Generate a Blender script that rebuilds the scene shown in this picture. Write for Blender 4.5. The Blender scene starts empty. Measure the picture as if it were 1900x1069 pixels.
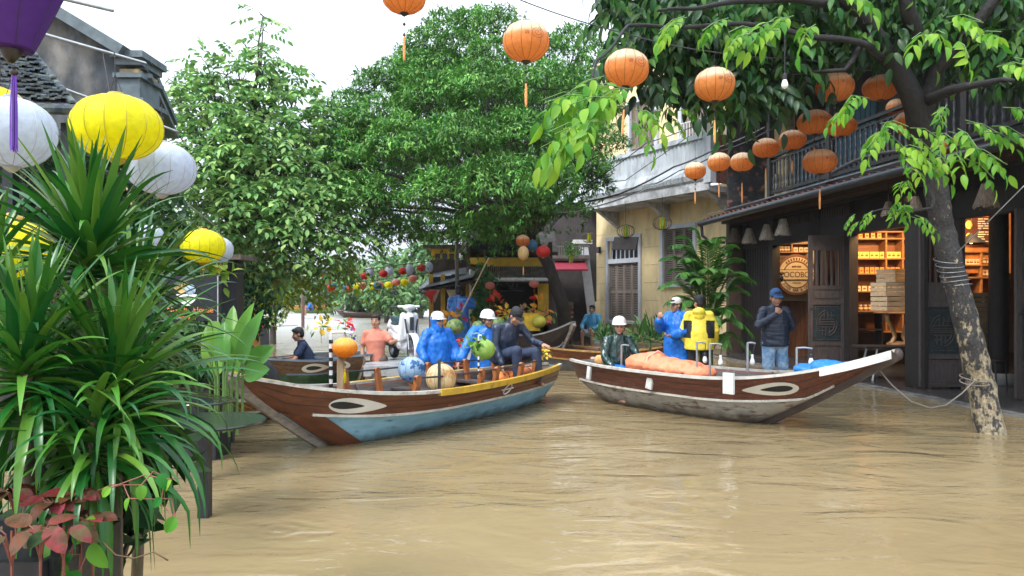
import bpy, bmesh, math, random
import numpy as np
from mathutils import Vector, Matrix, noise, Euler
C = bpy.context.scene.collection
SC = bpy.context.scene
R = math.radians
PI = math.pi
random.seed(7)
rng = np.random.default_rng(7)

# ------------------------------------------------------------ camera
H = 1.6            # lens height over the water
F = 1400.0         # focal length in photo pixels (photo 1900 x 1069)
CX, CY = 950.0, 552.0
cam_d = bpy.data.cameras.new('camera'); cam = bpy.data.objects.new('camera', cam_d); C.objects.link(cam)
cam_d.sensor_width = 36; cam_d.lens = 36*F/1900
cam_d.shift_y = (CY-534.5)/1900
cam_d.clip_start = .05; cam_d.clip_end = 5000
cam.location = (0, 0, H); cam.rotation_euler = (R(90), 0, 0)
SC.camera = cam

# ------------------------------------------------------------ sky, sun, exposure
w = bpy.data.worlds.new('World'); SC.world = w; w.use_nodes = True
wt = w.node_tree; wt.nodes.clear()
sky = wt.nodes.new('ShaderNodeTexSky'); sky.sky_type = 'NISHITA'; sky.sun_disc = False
sky.sun_elevation = R(52); sky.sun_rotation = R(222); sky.dust_density = 3.0; sky.air_density = 1.0
hs = wt.nodes.new('ShaderNodeHueSaturation'); hs.inputs['Saturation'].default_value = .22; hs.inputs['Value'].default_value = 1.0
mixw = wt.nodes.new('ShaderNodeMix'); mixw.data_type = 'RGBA'; mixw.inputs[0].default_value = .62
mixw.inputs[7].default_value = (8.0, 9.0, 10.3, 1)     # the even white of the cloud cover
bg = wt.nodes.new('ShaderNodeBackground'); bg.inputs[1].default_value = .13
wo = wt.nodes.new('ShaderNodeOutputWorld')
wt.links.new(sky.outputs[0], hs.inputs['Color']); wt.links.new(hs.outputs[0], mixw.inputs[6])
# overcast luminance: the zenith about three times the horizon
tcw = wt.nodes.new('ShaderNodeTexCoord'); sxw = wt.nodes.new('ShaderNodeSeparateXYZ'); wt.links.new(tcw.outputs['Generated'], sxw.inputs[0])
mrw = wt.nodes.new('ShaderNodeMapRange'); mrw.inputs[1].default_value = 0; mrw.inputs[2].default_value = 1; mrw.inputs[3].default_value = .62; mrw.inputs[4].default_value = 1.9; wt.links.new(sxw.outputs[2], mrw.inputs[0])
vmw = wt.nodes.new('ShaderNodeVectorMath'); vmw.operation = 'SCALE'; wt.links.new(mixw.outputs[2], vmw.inputs[0]); wt.links.new(mrw.outputs[0], vmw.inputs['Scale'])
wt.links.new(vmw.outputs[0], bg.inputs[0]); wt.links.new(bg.outputs[0], wo.inputs[0])
sd = bpy.data.lights.new('sun', 'SUN'); sd.energy = 1.5; sd.angle = R(12); sd.color = (1, .97, .92)
sun = bpy.data.objects.new('sun', sd); C.objects.link(sun)
# direction light travels to: sun sits behind the camera's left shoulder, high
SUN_AZ = R(150)
sun.rotation_euler = (R(38), 0, R(-42))
SC.view_settings.view_transform = 'Standard'; SC.view_settings.look = 'None'
SC.view_settings.exposure = .88; SC.view_settings.gamma = 1
try:
    SC.cycles.use_denoising = True
    SC.cycles.max_bounces = 7; SC.cycles.transparent_max_bounces = 6
    SC.cycles.diffuse_bounces = 4; SC.cycles.glossy_bounces = 3; SC.cycles.transmission_bounces = 3
    SC.cycles.caustics_reflective = False; SC.cycles.caustics_refractive = False
    SC.cycles.sample_clamp_indirect = 4
except Exception as e: print(e)

# ------------------------------------------------------------ helpers
def V(*a): return Vector(a if len(a) > 1 else a[0])
def at(px, py, d): return Vector(((px-CX)/F*d, d, H+(CY-py)/F*d))       # photo pixel at a depth
def onz(px, py, z=0.0):                                                 # photo pixel on a level
    d = F*(H-z)/(py-CY); return Vector(((px-CX)/F*d, d, z))
def meet(px, p, e):                                                     # where the column px crosses the line p+t*e
    k = (px-CX)/F; t = (k*p[1]-p[0])/(e[0]-k*e[1]); return t
def world(o):
    m = Matrix.LocRotScale(o.location, o.rotation_euler, o.scale)
    return (world(o.parent) @ m) if o.parent else m
def tag(o, label=None, cat=None, group=None, kind=None):
    if label: o['label'] = label
    if cat: o['category'] = cat
    if group: o['group'] = group
    if kind: o['kind'] = kind
    return o
def thing(name, label, cat, loc=(0, 0, 0), rz=0, group=None, rot=None):
    o = bpy.data.objects.new(name, None); C.objects.link(o); o.empty_display_size = .1
    o.location = loc; o.rotation_euler = rot if rot else (0, 0, rz)
    return tag(o, label, cat, group)
def dup(root, loc, rz=None, label=None, group=None, rot=None, scale=None):
    def cp(o, par):
        c = o.copy(); C.objects.link(c); c.parent = par
        for ch in list(o.children): cp(ch, c)
        return c
    r = cp(root, None); r.location = loc
    if rz is not None: r.rotation_euler = (0, 0, rz)
    if rot is not None: r.rotation_euler = rot
    if scale is not None: r.scale = (scale,)*3 if not hasattr(scale, '__len__') else scale
    if label: r['label'] = label
    if group: r['group'] = group
    return r

class MB:
    """collects shapes, then becomes ONE mesh object"""
    def __init__(s): s.v = []; s.f = []; s.m = []; s.cur = 0
    def add(s, vs, fs, M=None):
        b = len(s.v)
        s.v.extend([tuple(M @ Vector(p)) for p in vs] if M is not None else [tuple(p) for p in vs])
        for f in fs: s.f.append(tuple(i+b for i in f)); s.m.append(s.cur)
        return s
    def box(s, c, sz, rot=None, M=None, tap=1.0):
        x, y, z = [k/2 for k in sz]
        vs = [(-x, -y, -z), (x, -y, -z), (x, y, -z), (-x, y, -z), (-x*tap, -y*tap, z), (x*tap, -y*tap, z), (x*tap, y*tap, z), (-x*tap, y*tap, z)]
        fs = [(0, 3, 2, 1), (4, 5, 6, 7), (0, 1, 5, 4), (1, 2, 6, 5), (2, 3, 7, 6), (3, 0, 4, 7)]
        m = Matrix.Translation(c)
        if rot is not None: m = m @ (rot.to_4x4() if isinstance(rot, Matrix) else Euler(rot).to_matrix().to_4x4())
        if M is not None: m = M @ m
        return s.add(vs, fs, m)
    def span(s, a, b, w, h, up=(0, 0, 1)):       # a bar from a to b, w wide, h high
        a = Vector(a); b = Vector(b); d = (b-a); L = d.length; d.normalize(); u = Vector(up)
        sx = d.cross(u)
        if sx.length < 1e-4: sx = Vector((1, 0, 0))
        sx.normalize(); u = sx.cross(d)
        m = Matrix((sx, d, u)).transposed().to_4x4(); m.translation = (a+b)/2
        return s.box((0, 0, 0), (w, L, h), M=m)
    def tube(s, pts, r, n=8, cap=True, sq=None):
        pts = [Vector(p) for p in pts]; k = len(pts)
        rs = list(r) if hasattr(r, '__len__') else [r]*k
        b = len(s.v); prev = None
        for i, p in enumerate(pts):
            d = (pts[min(i+1, k-1)]-pts[max(i-1, 0)]); d.normalize()
            if prev is None:
                a = Vector((0, 0, 1)) if abs(d.z) < .9 else Vector((1, 0, 0))
                x = d.cross(a).normalized()
            else:
                x = (prev-d*prev.dot(d)); x.normalize()
            prev = x; y = d.cross(x)
            for j in range(n):
                t = 2*PI*j/n; s.v.append(tuple(p+x*(rs[i]*math.cos(t))+y*(rs[i]*math.sin(t)*(sq or 1))))
        for i in range(k-1):
            for j in range(n):
                a = b+i*n+j; c = b+i*n+(j+1) % n
                s.f.append((a, c, c+n, a+n)); s.m.append(s.cur)
        if cap:
            s.f.append(tuple(b+j for j in range(n))[::-1]); s.m.append(s.cur)
            s.f.append(tuple(b+(k-1)*n+j for j in range(n))); s.m.append(s.cur)
        return s
    def lathe(s, prof, c=(0, 0, 0), n=16, M=None, sx=1, sy=1, cap=True):
        b = len(s.v); vs = []; fs = []
        for r, z in prof:
            for j in range(n):
                t = 2*PI*j/n; vs.append((c[0]+r*math.cos(t)*sx, c[1]+r*math.sin(t)*sy, c[2]+z))
        for i in range(len(prof)-1):
            for j in range(n):
                a = i*n+j; d = i*n+(j+1) % n; fs.append((a, d, d+n, a+n))
        if cap:
            if prof[0][0] > 1e-5: fs.append(tuple(range(n))[::-1])
            if prof[-1][0] > 1e-5: fs.append(tuple((len(prof)-1)*n+j for j in range(n)))
        return s.add(vs, fs, M)
    def ell(s, c, r, rot=None, n=16, M=None):
        if not hasattr(r, '__len__'): r = (r,)*3
        pr = [(max(math.sin(PI*i/(n//2)), 0), -math.cos(PI*i/(n//2))) for i in range(n//2+1)]
        m = Matrix.Translation(c)
        if rot is not None: m = m @ (rot.to_4x4() if isinstance(rot, Matrix) else Euler(rot).to_matrix().to_4x4())
        m = m @ Matrix.Diagonal((*r, 1))
        if M is not None: m = M @ m
        return s.lathe(pr, n=n, M=m, cap=False)
    def caps(s, a, b, ra, rb, n=12, sq=None):      # tapered capsule, closed
        a = Vector(a); b = Vector(b); d = (b-a); L = d.length
        if L < 1e-6: return s.ell(a, max(ra, rb), n=n)
        d.normalize(); pts = []; rs = []
        for i in range(4):
            t = PI/2*i/4; pts.append(a-d*ra*math.cos(t)); rs.append(max(ra*math.sin(t), .0004))
        pts += [a, b]; rs += [ra, rb]
        for i in range(1, 5):
            t = PI/2*i/4; pts.append(b+d*rb*math.sin(t)); rs.append(max(rb*math.cos(t), .0004))
        return s.tube(pts, rs, n, True, sq)
    def loft(s, rings, closed=True, cap=True):
        b = len(s.v); n = len(rings[0])
        for r in rings: s.v.extend(tuple(p) for p in r)
        for i in range(len(rings)-1):
            for j in range(n if closed else n-1):
                a = b+i*n+j; c = b+i*n+(j+1) % n
                s.f.append((a, c, c+n, a+n)); s.m.append(s.cur)
        if cap and closed:
            s.f.append(tuple(b+j for j in range(n))[::-1]); s.m.append(s.cur)
            s.f.append(tuple(b+(len(rings)-1)*n+j for j in range(n))); s.m.append(s.cur)
        return s
    def poly(s, pts, ext=None):                     # flat polygon, optionally extruded by a vector
        n = len(pts); b = len(s.v); s.v.extend(tuple(p) for p in pts)
        s.f.append(tuple(b+i for i in range(n))); s.m.append(s.cur)
        if ext is not None:
            e = Vector(ext); s.v.extend(tuple(Vector(p)+e) for p in pts)
            s.f.append(tuple(b+n+i for i in range(n))[::-1]); s.m.append(s.cur)
            for i in range(n):
                j = (i+1) % n; s.f.append((b+j, b+i, b+n+i, b+n+j)); s.m.append(s.cur)
        return s
    def build(s, name, mats, parent=None, smooth=None, wc=False):
        me = bpy.data.meshes.new(name)
        vs = s.v
        if wc and parent is not None:
            iv = world(parent).inverted(); vs = [tuple(iv @ Vector(p)) for p in vs]
        me.from_pydata(vs, [], s.f)
        if not isinstance(mats, (list, tuple)): mats = [mats]
        for m in mats: me.materials.append(m)
        if len(mats) > 1: me.polygons.foreach_set('material_index', s.m)
        if smooth is not None and len(me.polygons):
            me.polygons.foreach_set('use_smooth', [True]*len(me.polygons))
            if smooth < 180: 
                try: me.set_sharp_from_angle(angle=R(smooth))
                except Exception: pass
        me.update()
        o = bpy.data.objects.new(name, me); C.objects.link(o); o.parent = parent
        return o

def fuse(mb, name, mats, parent=None, vox=.008, smooth_it=3, fold=0, fscale=9, wc=False, paint=None, aniso=None):
    """melt the overlapping closed shapes in mb into one continuous skin"""
    me = bpy.data.meshes.new('tmp'); me.from_pydata(mb.v, [], mb.f)
    o = bpy.data.objects.new('tmp', me); C.objects.link(o)
    rm = o.modifiers.new('r', 'REMESH'); rm.mode = 'VOXEL'; rm.voxel_size = vox
    sm = o.modifiers.new('s', 'SMOOTH'); sm.factor = .5; sm.iterations = smooth_it
    dg = bpy.context.evaluated_depsgraph_get(); dg.update()
    m2 = bpy.data.meshes.new_from_object(o.evaluated_get(dg), preserve_all_data_layers=False, depsgraph=dg)
    bpy.data.objects.remove(o); bpy.data.meshes.remove(me)
    n = len(m2.vertices); co = np.empty(n*3, 'f'); m2.vertices.foreach_get('co', co); co = co.reshape(-1, 3)
    if fold:
        nm = np.empty(n*3, 'f'); m2.vertices.foreach_get('normal', nm); nm = nm.reshape(-1, 3)
        an = aniso or (1, 1, .45)
        d = np.array([noise.noise(Vector((p[0]*fscale*an[0]+3, p[1]*fscale*an[1], p[2]*fscale*an[2]))) +
                      .5*noise.noise(Vector((p[0]*fscale*2.3, p[1]*fscale*2.3+7, p[2]*fscale*1.4))) for p in co])
        d = 1-2*np.abs(d)                       # ridged, like cloth folds
        co = co+nm*(d*fold)[:, None]
    if wc and parent is not None:
        iv = np.array(world(parent).inverted()); co = co @ iv[:3, :3].T+iv[:3, 3]
    m2.vertices.foreach_set('co', co.astype('f').ravel())
    m2.name = name; m2.materials.clear()
    if not isinstance(mats, (list, tuple)): mats = [mats]
    for m in mats: m2.materials.append(m)
    if paint is not None:
        k = len(m2.polygons); ce = np.empty(k*3, 'f'); m2.polygons.foreach_get('center', ce); ce = ce.reshape(-1, 3)
        m2.polygons.foreach_set('material_index', paint(ce).astype('i'))
    m2.polygons.foreach_set('use_smooth', [True]*len(m2.polygons)); m2.update()
    o = bpy.data.objects.new(name, m2); C.objects.link(o); o.parent = parent
    return o

# ------------------------------------------------------------ materials
_mc = {}
def mat(name, col, rough=.6, var=.25, scale=6, bump=.15, metal=0, spec=.5, emit=0, trans=0, coat=0, stretch=None,
        col2=None, mixs=3, island=0, bscale=None, c2lo=.45, c2hi=.6, ior=None, stain=None, detail=6):
    if name in _mc: return _mc[name]
    m = bpy.data.materials.new(name); m.use_nodes = True; nt = m.node_tree; N = nt.nodes; L = nt.links
    b = N['Principled BSDF']; b.inputs['Roughness'].default_value = rough; b.inputs['Metallic'].default_value = metal
    b.inputs['Specular IOR Level'].default_value = spec
    if ior: b.inputs['IOR'].default_value = ior
    if coat: b.inputs['Coat Weight'].default_value = coat; b.inputs['Coat Roughness'].default_value = .08
    tc = N.new('ShaderNodeTexCoord'); mp = N.new('ShaderNodeMapping'); L.new(tc.outputs['Object'], mp.inputs[0])
    if stretch: mp.inputs['Scale'].default_value = stretch
    n1 = N.new('ShaderNodeTexNoise'); n1.inputs['Scale'].default_value = scale; n1.inputs['Detail'].default_value = detail
    L.new(mp.outputs[0], n1.inputs['Vector'])
    r = N.new('ShaderNodeMapRange'); r.inputs[1].default_value = .3; r.inputs[2].default_value = .7
    r.inputs[3].default_value = 1-var; r.inputs[4].default_value = 1+var
    L.new(n1.outputs[0], r.inputs[0])
    last = None
    base = N.new('ShaderNodeRGB'); base.outputs[0].default_value = (*col, 1); last = base.outputs[0]
    def mixc(fac, a, bcol):
        mx = N.new('ShaderNodeMix'); mx.data_type = 'RGBA'; L.new(fac, mx.inputs[0]); L.new(a, mx.inputs[6])
        mx.inputs[7].default_value = (*bcol, 1); return mx.outputs[2]
    if col2:
        n2 = N.new('ShaderNodeTexNoise'); n2.inputs['Scale'].default_value = mixs; n2.inputs['Detail'].default_value = 8
        n2.inputs['Roughness'].default_value = .65
        L.new(mp.outputs[0], n2.inputs['Vector'])
        r2 = N.new('ShaderNodeMapRange'); r2.inputs[1].default_value = c2lo; r2.inputs[2].default_value = c2hi
        L.new(n2.outputs[0], r2.inputs[0]); last = mixc(r2.outputs[0], last, col2)
    hv = N.new('ShaderNodeHueSaturation'); L.new(last, hv.inputs['Color']); L.new(r.outputs[0], hv.inputs['Value'])
    last = hv.outputs[0]
    if island:
        g = N.new('ShaderNodeNewGeometry'); ri = N.new('ShaderNodeMapRange')
        ri.inputs[3].default_value = 1-island; ri.inputs[4].default_value = 1+island
        L.new(g.outputs['Random Per Island'], ri.inputs[0])
        h2 = N.new('ShaderNodeHueSaturation'); L.new(last, h2.inputs['Color']); L.new(ri.outputs[0], h2.inputs['Value'])
        rh = N.new('ShaderNodeMapRange'); rh.inputs[3].default_value = .5+.035*island/.3; rh.inputs[4].default_value = .5-.02*island/.3
        L.new(g.outputs['Random Per Island'], rh.inputs[0]); L.new(rh.outputs[0], h2.inputs['Hue']); last = h2.outputs[0]
    L.new(last, b.inputs['Base Color'])
    if bump:
        nb = N.new('ShaderNodeTexNoise'); nb.inputs['Scale'].default_value = bscale or scale*4; nb.inputs['Detail'].default_value = 5
        L.new(mp.outputs[0], nb.inputs['Vector'])
        bp = N.new('ShaderNodeBump'); bp.inputs['Strength'].default_value = bump; bp.inputs['Distance'].default_value = .02
        L.new(nb.outputs[0], bp.inputs['Height']); L.new(bp.outputs[0], b.inputs['Normal'])
    if emit:
        L.new(last, b.inputs['Emission Color']); b.inputs['Emission Strength'].default_value = emit
    if trans:
        out = N['Material Output']; t = N.new('ShaderNodeBsdfTranslucent'); L.new(last, t.inputs[0])
        ms = N.new('ShaderNodeMixShader'); ms.inputs[0].default_value = trans
        L.new(b.outputs[0], ms.inputs[1]); L.new(t.outputs[0], ms.inputs[2]); L.new(ms.outputs[0], out.inputs[0])
    _mc[name] = m; return m

def stain(m, z0, z1, col, amt=.85, sc=5):
    """mud and weed left by the water below a ragged line on the object itself"""
    N = m.node_tree.nodes; L = m.node_tree.links; b = N['Principled BSDF']; src = b.inputs['Base Color'].links[0].from_socket
    tc = N.new('ShaderNodeTexCoord'); sx = N.new('ShaderNodeSeparateXYZ'); L.new(tc.outputs['Object'], sx.inputs[0]); n = N.new('ShaderNodeTexNoise'); n.inputs['Scale'].default_value = sc; n.inputs['Detail'].default_value = 6; L.new(tc.outputs['Object'], n.inputs[0])
    ma = N.new('ShaderNodeMath'); ma.operation = 'MULTIPLY_ADD'; L.new(n.outputs[0], ma.inputs[0]); ma.inputs[1].default_value = (z1-z0)*1.6; L.new(sx.outputs[2], ma.inputs[2])
    r = N.new('ShaderNodeMapRange'); r.inputs[1].default_value = z0+(z1-z0)*.8; r.inputs[2].default_value = z1+(z1-z0)*.8; r.inputs[3].default_value = amt; r.inputs[4].default_value = 0; L.new(ma.outputs[0], r.inputs[0])
    mx = N.new('ShaderNodeMix'); mx.data_type = 'RGBA'; L.new(r.outputs[0], mx.inputs[0]); L.new(src, mx.inputs[6]); mx.inputs[7].default_value = (*col, 1); L.new(mx.outputs[2], b.inputs['Base Color'])

def leafmat(name, col, isl=.35, trans=.25, rough=.48, spec=.3, var=.2): 
    return mat(name, col, rough=rough, var=var, scale=1.3, bump=0, island=isl, trans=trans, spec=spec)

steel = mat('galvanised_steel', (.42, .44, .46), .38, metal=.8, var=.15, scale=20)
dark_steel = mat('dark_steel', (.05, .055, .065), .4, metal=.4, var=.2)
cable_m = mat('cable_rubber', (.02, .02, .025), .5)
black_p = mat('black_paint', (.012, .014, .02), .35, var=.2)
white_p = mat('white_paint_worn', (.72, .73, .72), .5, var=.08, col2=(.42, .42, .4), mixs=5, c2lo=.52, c2hi=.75)
rope_m = mat('grey_rope', (.17, .15, .13), .8, scale=60, var=.3)
# ------------------------------------------------------------ setting: flood water, ground, far bank
def sheet(name, x0, x1, y0, y1, z, m, nx=1, ny=1, kind='structure'):
    b = MB()
    for j in range(ny+1):
        for i in range(nx+1): b.v.append((x0+(x1-x0)*i/nx, y0+(y1-y0)*j/ny, z))
    for j in range(ny):
        for i in range(nx):
            a = j*(nx+1)+i; b.f.append((a, a+1, a+nx+2, a+nx+1)); b.m.append(0)
    o = b.build(name, m); tag(o, kind=kind); return o

def water_mat():
    m = bpy.data.materials.new('muddy_flood_water'); m.use_nodes = True; nt = m.node_tree; N = nt.nodes; L = nt.links
    N.remove(N['Principled BSDF']); b = N.new('ShaderNodeBsdfDiffuse'); gl = N.new('ShaderNodeBsdfGlossy'); gl.inputs['Roughness'].default_value = .05; fr = N.new('ShaderNodeFresnel'); fr.inputs['IOR'].default_value = 1.5
    mx = N.new('ShaderNodeMixShader'); L.new(fr.outputs[0], mx.inputs[0]); L.new(b.outputs[0], mx.inputs[1]); L.new(gl.outputs[0], mx.inputs[2]); L.new(mx.outputs[0], N['Material Output'].inputs[0])
    tc = N.new('ShaderNodeTexCoord')
    sxy = N.new('ShaderNodeSeparateXYZ'); L.new(tc.outputs['Object'], sxy.inputs[0]); rr = N.new('ShaderNodeMapRange'); rr.inputs[1].default_value = 15; rr.inputs[2].default_value = 45; rr.inputs[3].default_value = .05; rr.inputs[4].default_value = .30   # wind ruffles the open river
    L.new(sxy.outputs[1], rr.inputs[0]); L.new(rr.outputs[0], gl.inputs['Roughness'])
    n0 = N.new('ShaderNodeTexNoise'); n0.inputs['Scale'].default_value = .35; n0.inputs['Detail'].default_value = 4
    L.new(tc.outputs['Object'], n0.inputs['Vector'])
    cr = N.new('ShaderNodeMix'); cr.data_type = 'RGBA'; cr.inputs[6].default_value = (.245, .182, .094, 1); cr.inputs[7].default_value = (.29, .222, .12, 1)
    r = N.new('ShaderNodeMapRange'); r.inputs[1].default_value = .35; r.inputs[2].default_value = .65
    L.new(n0.outputs[0], r.inputs[0]); L.new(r.outputs[0], cr.inputs[0]); L.new(cr.outputs[2], b.inputs['Color'])
    # ripples: three trains of different size, broken by a calm / ruffled mask
    def nz(sc, sx, sy, det=3, dist=0):
        mp = N.new('ShaderNodeMapping'); mp.inputs['Scale'].default_value = (sx, sy, 1); mp.inputs['Rotation'].default_value = (0, 0, R(12))
        L.new(tc.outputs['Object'], mp.inputs[0]); n = N.new('ShaderNodeTexNoise'); n.inputs['Scale'].default_value = sc
        n.inputs['Detail'].default_value = det; n.inputs['Distortion'].default_value = dist
        L.new(mp.outputs[0], n.inputs['Vector']); return n.outputs[0]
    a = nz(1.0, .8, 1.5, 2, 1.2); c = nz(3.6, .75, 1.35, 3, 1.4); d = nz(11, .9, 1.2, 2, .6); k = nz(.28, 1, 1.6, 2)
    def mul(x, y):
        q = N.new('ShaderNodeMath'); q.operation = 'MULTIPLY'
        L.new(x, q.inputs[0])
        if isinstance(y, (int, float)): q.inputs[1].default_value = y
        else: L.new(y, q.inputs[1])
        return q.outputs[0]
    def add(x, y):
        q = N.new('ShaderNodeMath'); L.new(x, q.inputs[0]); L.new(y, q.inputs[1]); return q.outputs[0]
    km = N.new('ShaderNodeMapRange'); km.inputs[1].default_value = .35; km.inputs[2].default_value = .65; km.inputs[3].default_value = .25; km.inputs[4].default_value = 1.1
    L.new(k, km.inputs[0])
    # expanding rings where drops fell
    tot = add(mul(a, .050), mul(add(mul(c, .0135), mul(d, .0060)), km.outputs[0]))
    for (rx, ry, rad) in ((-1.6, 5.2, .42), (-.75, 6.4, .3), (1.2, 6.2, .3), (2.6, 6.6, .25)):
        vd = N.new('ShaderNodeVectorMath'); vd.operation = 'DISTANCE'; L.new(tc.outputs['Object'], vd.inputs[0]); vd.inputs[1].default_value = (rx, ry, 0)
        sn = N.new('ShaderNodeMath'); sn.operation = 'SINE'; L.new(mul(vd.outputs['Value'], 58), sn.inputs[0])
        fo = N.new('ShaderNodeMapRange'); fo.inputs[1].default_value = rad; fo.inputs[2].default_value = rad*.3; fo.interpolation_type = 'SMOOTHSTEP'
        L.new(vd.outputs['Value'], fo.inputs[0]); tot = add(tot, mul(mul(sn.outputs[0], fo.outputs[0]), .0012))
    bp = N.new('ShaderNodeBump'); bp.inputs['Strength'].default_value = .85; bp.inputs['Distance'].default_value = 1.0
    L.new(tot, bp.inputs['Height']); L.new(bp.outputs[0], gl.inputs['Normal']); L.new(bp.outputs[0], fr.inputs['Normal'])
    return m
WATER = water_mat()
sheet('water', -900, 900, -40, 1700, 0, WATER)
mud = mat('river_mud', (.16, .11, .06), .9)
sheet('ground', -1500, 1500, -200, 2500, -1.2, mud)
# ------------------------------------------------------------ foliage generators
# a leaf template lies along +Y from the origin, width along X, bending down (-Z) towards the tip
def leaf_template(kind):
    if kind == 'small':        # folded diamond
        v = [(0, 0, 0), (-.5, .45, .10), (0, .5, 0), (.5, .45, .10), (0, 1, -.12)]
        f = [(0, 2, 1), (0, 3, 2), (1, 2, 4), (2, 3, 4)]
    elif kind == 'mid':
        v = [(0, 0, 0), (-.4, .25, .05), (0, .25, 0), (.4, .25, .05), (-.5, .6, .02), (0, .6, -.05), (.5, .6, .02), (0, 1, -.2)]
        f = [(0, 2, 1), (0, 3, 2), (1, 2, 5, 4), (2, 3, 6, 5), (4, 5, 7), (5, 6, 7)]
    else:                      # big, pointed, gently cupped
        ys = [.1, .28, .5, .72, .88]; ws = [.27, .46, .5, .36, .17]
        v = [(0, 0, 0)]; f = []
        for y, w_ in zip(ys, ws):
            zc = -.32*y*y; v += [(-w_, y, zc+.16*w_), (0, y, zc), (w_, y, zc+.16*w_)]
        v.append((0, 1, -.34))
        f += [(0, 2, 1), (0, 3, 2)]
        for i in range(4):
            a = 1+3*i; f += [(a, a+1, a+4, a+3), (a+1, a+2, a+5, a+4)]
        a = 13; f += [(a, a+1, 16), (a+1, a+2, 16)]
    return np.array(v, float), f

def scatter_leaves(name, kind, pos, dirs, ups, length, width, m, parent=None):
    """one leaf per row: base, pointing direction, blade normal"""
    T, Fc = leaf_template(kind); pos = np.asarray(pos, float); n = len(pos)
    d = np.asarray(dirs, float); d /= np.linalg.norm(d, axis=1, keepdims=True)+1e-9
    u = np.asarray(ups, float); x = np.cross(d, u); x /= np.linalg.norm(x, axis=1, keepdims=True)+1e-9
    u = np.cross(x, d)
    Lg = np.broadcast_to(np.asarray(length, float), (n,)); Wd = np.broadcast_to(np.asarray(width, float), (n,))
    W = (pos[:, None, :]+x[:, None, :]*(T[None, :, 0:1]*Wd[:, None, None])+d[:, None, :]*(T[None, :, 1:2]*Lg[:, None, None])
         + u[:, None, :]*(T[None, :, 2:3]*Lg[:, None, None])).reshape(-1, 3)
    if parent is not None:
        iv = np.array(world(parent).inverted()); W = W @ iv[:3, :3].T+iv[:3, 3]
    k = len(T); me = bpy.data.meshes.new(name)
    lt = [len(f) for f in Fc]; lv = np.concatenate([np.array(f) for f in Fc])
    allv = (lv[None, :]+np.arange(n)[:, None]*k).ravel()
    tot = np.tile(np.array(lt), n); st = np.concatenate([[0], np.cumsum(tot)[:-1]])
    me.vertices.add(n*k); me.vertices.foreach_set('co', W.astype('f').ravel())
    me.loops.add(len(allv)); me.loops.foreach_set('vertex_index', allv.astype('i'))
    me.polygons.add(len(tot)); me.polygons.foreach_set('loop_start', st.astype('i'))
    try: me.polygons.foreach_set('loop_total', tot.astype('i'))
    except Exception: pass
    me.materials.append(m); me.update(calc_edges=True)
    if kind != 'small': me.polygons.foreach_set('use_smooth', [True]*len(me.polygons))
    o = bpy.data.objects.new(name, me); C.objects.link(o); o.parent = parent
    return o

def unit(n): 
    v = rng.normal(size=(n, 3)); return v/np.linalg.norm(v, axis=1, keepdims=True)

def pinnate(base, dirv, up, L, pairs, leaf, spread=1.0, droop=.5):
    """compound leaf: leaflets in pairs along a drooping stalk -> pos, dir, up, len (vectorised over sprays)"""
    base = np.asarray(base); n = len(base); P = []; D = []; U = []; S = []
    d = dirv/np.linalg.norm(dirv, axis=1, keepdims=True)
    L = np.broadcast_to(L, (n,))[:, None]
    side = np.cross(d, up); side /= np.linalg.norm(side, axis=1, keepdims=True)+1e-9
    un = np.cross(side, d)
    for i in range(pairs+1):
        t = .25+.75*i/pairs
        p = base+d*L*t; p[:, 2] -= (droop*L[:, 0]*t*t)
        dd = d.copy(); dd[:, 2] -= 2*droop*t; dd /= np.linalg.norm(dd, axis=1, keepdims=True)
        if i == pairs:
            P.append(p); D.append(dd+rng.normal(size=(n, 3))*.12); U.append(un+rng.normal(size=(n, 3))*.2); S.append(np.full(n, 1.0))
        else:
            for s in (-1, 1):
                q = dd*.55+side*s*spread+rng.normal(size=(n, 3))*.16; q[:, 2] -= .22
                P.append(p); D.append(q); U.append(un+rng.normal(size=(n, 3))*.25); S.append(rng.uniform(.8, 1.05, n)*(1-.25*abs(t-.7)))
    return np.concatenate(P), np.concatenate(D), np.concatenate(U), np.concatenate(S)*leaf

def limb(mb, a, b, ra, rb, n=8, seg=6, wob=.06):
    a = Vector(a); b = Vector(b); L = (b-a).length; pts = []
    s1 = random.uniform(0, 100)
    for i in range(seg+1):
        t = i/seg; p = a.lerp(b, t)
        k = math.sin(PI*t)*L*wob
        p = p+Vector((noise.noise(Vector((s1, t*2, 0)))*k*2, noise.noise(Vector((s1, 0, t*2)))*k*2, noise.noise(Vector((0, s1, t*2)))*k*2))
        pts.append(p)
    mb.tube(pts, [ra+(rb-ra)*i/seg for i in range(seg+1)], n); return pts

bark = mat('dark_wet_bark', (.045, .038, .032), .7, var=.4, scale=9, bump=.8, bscale=18, stretch=(1, 1, .35))

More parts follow.
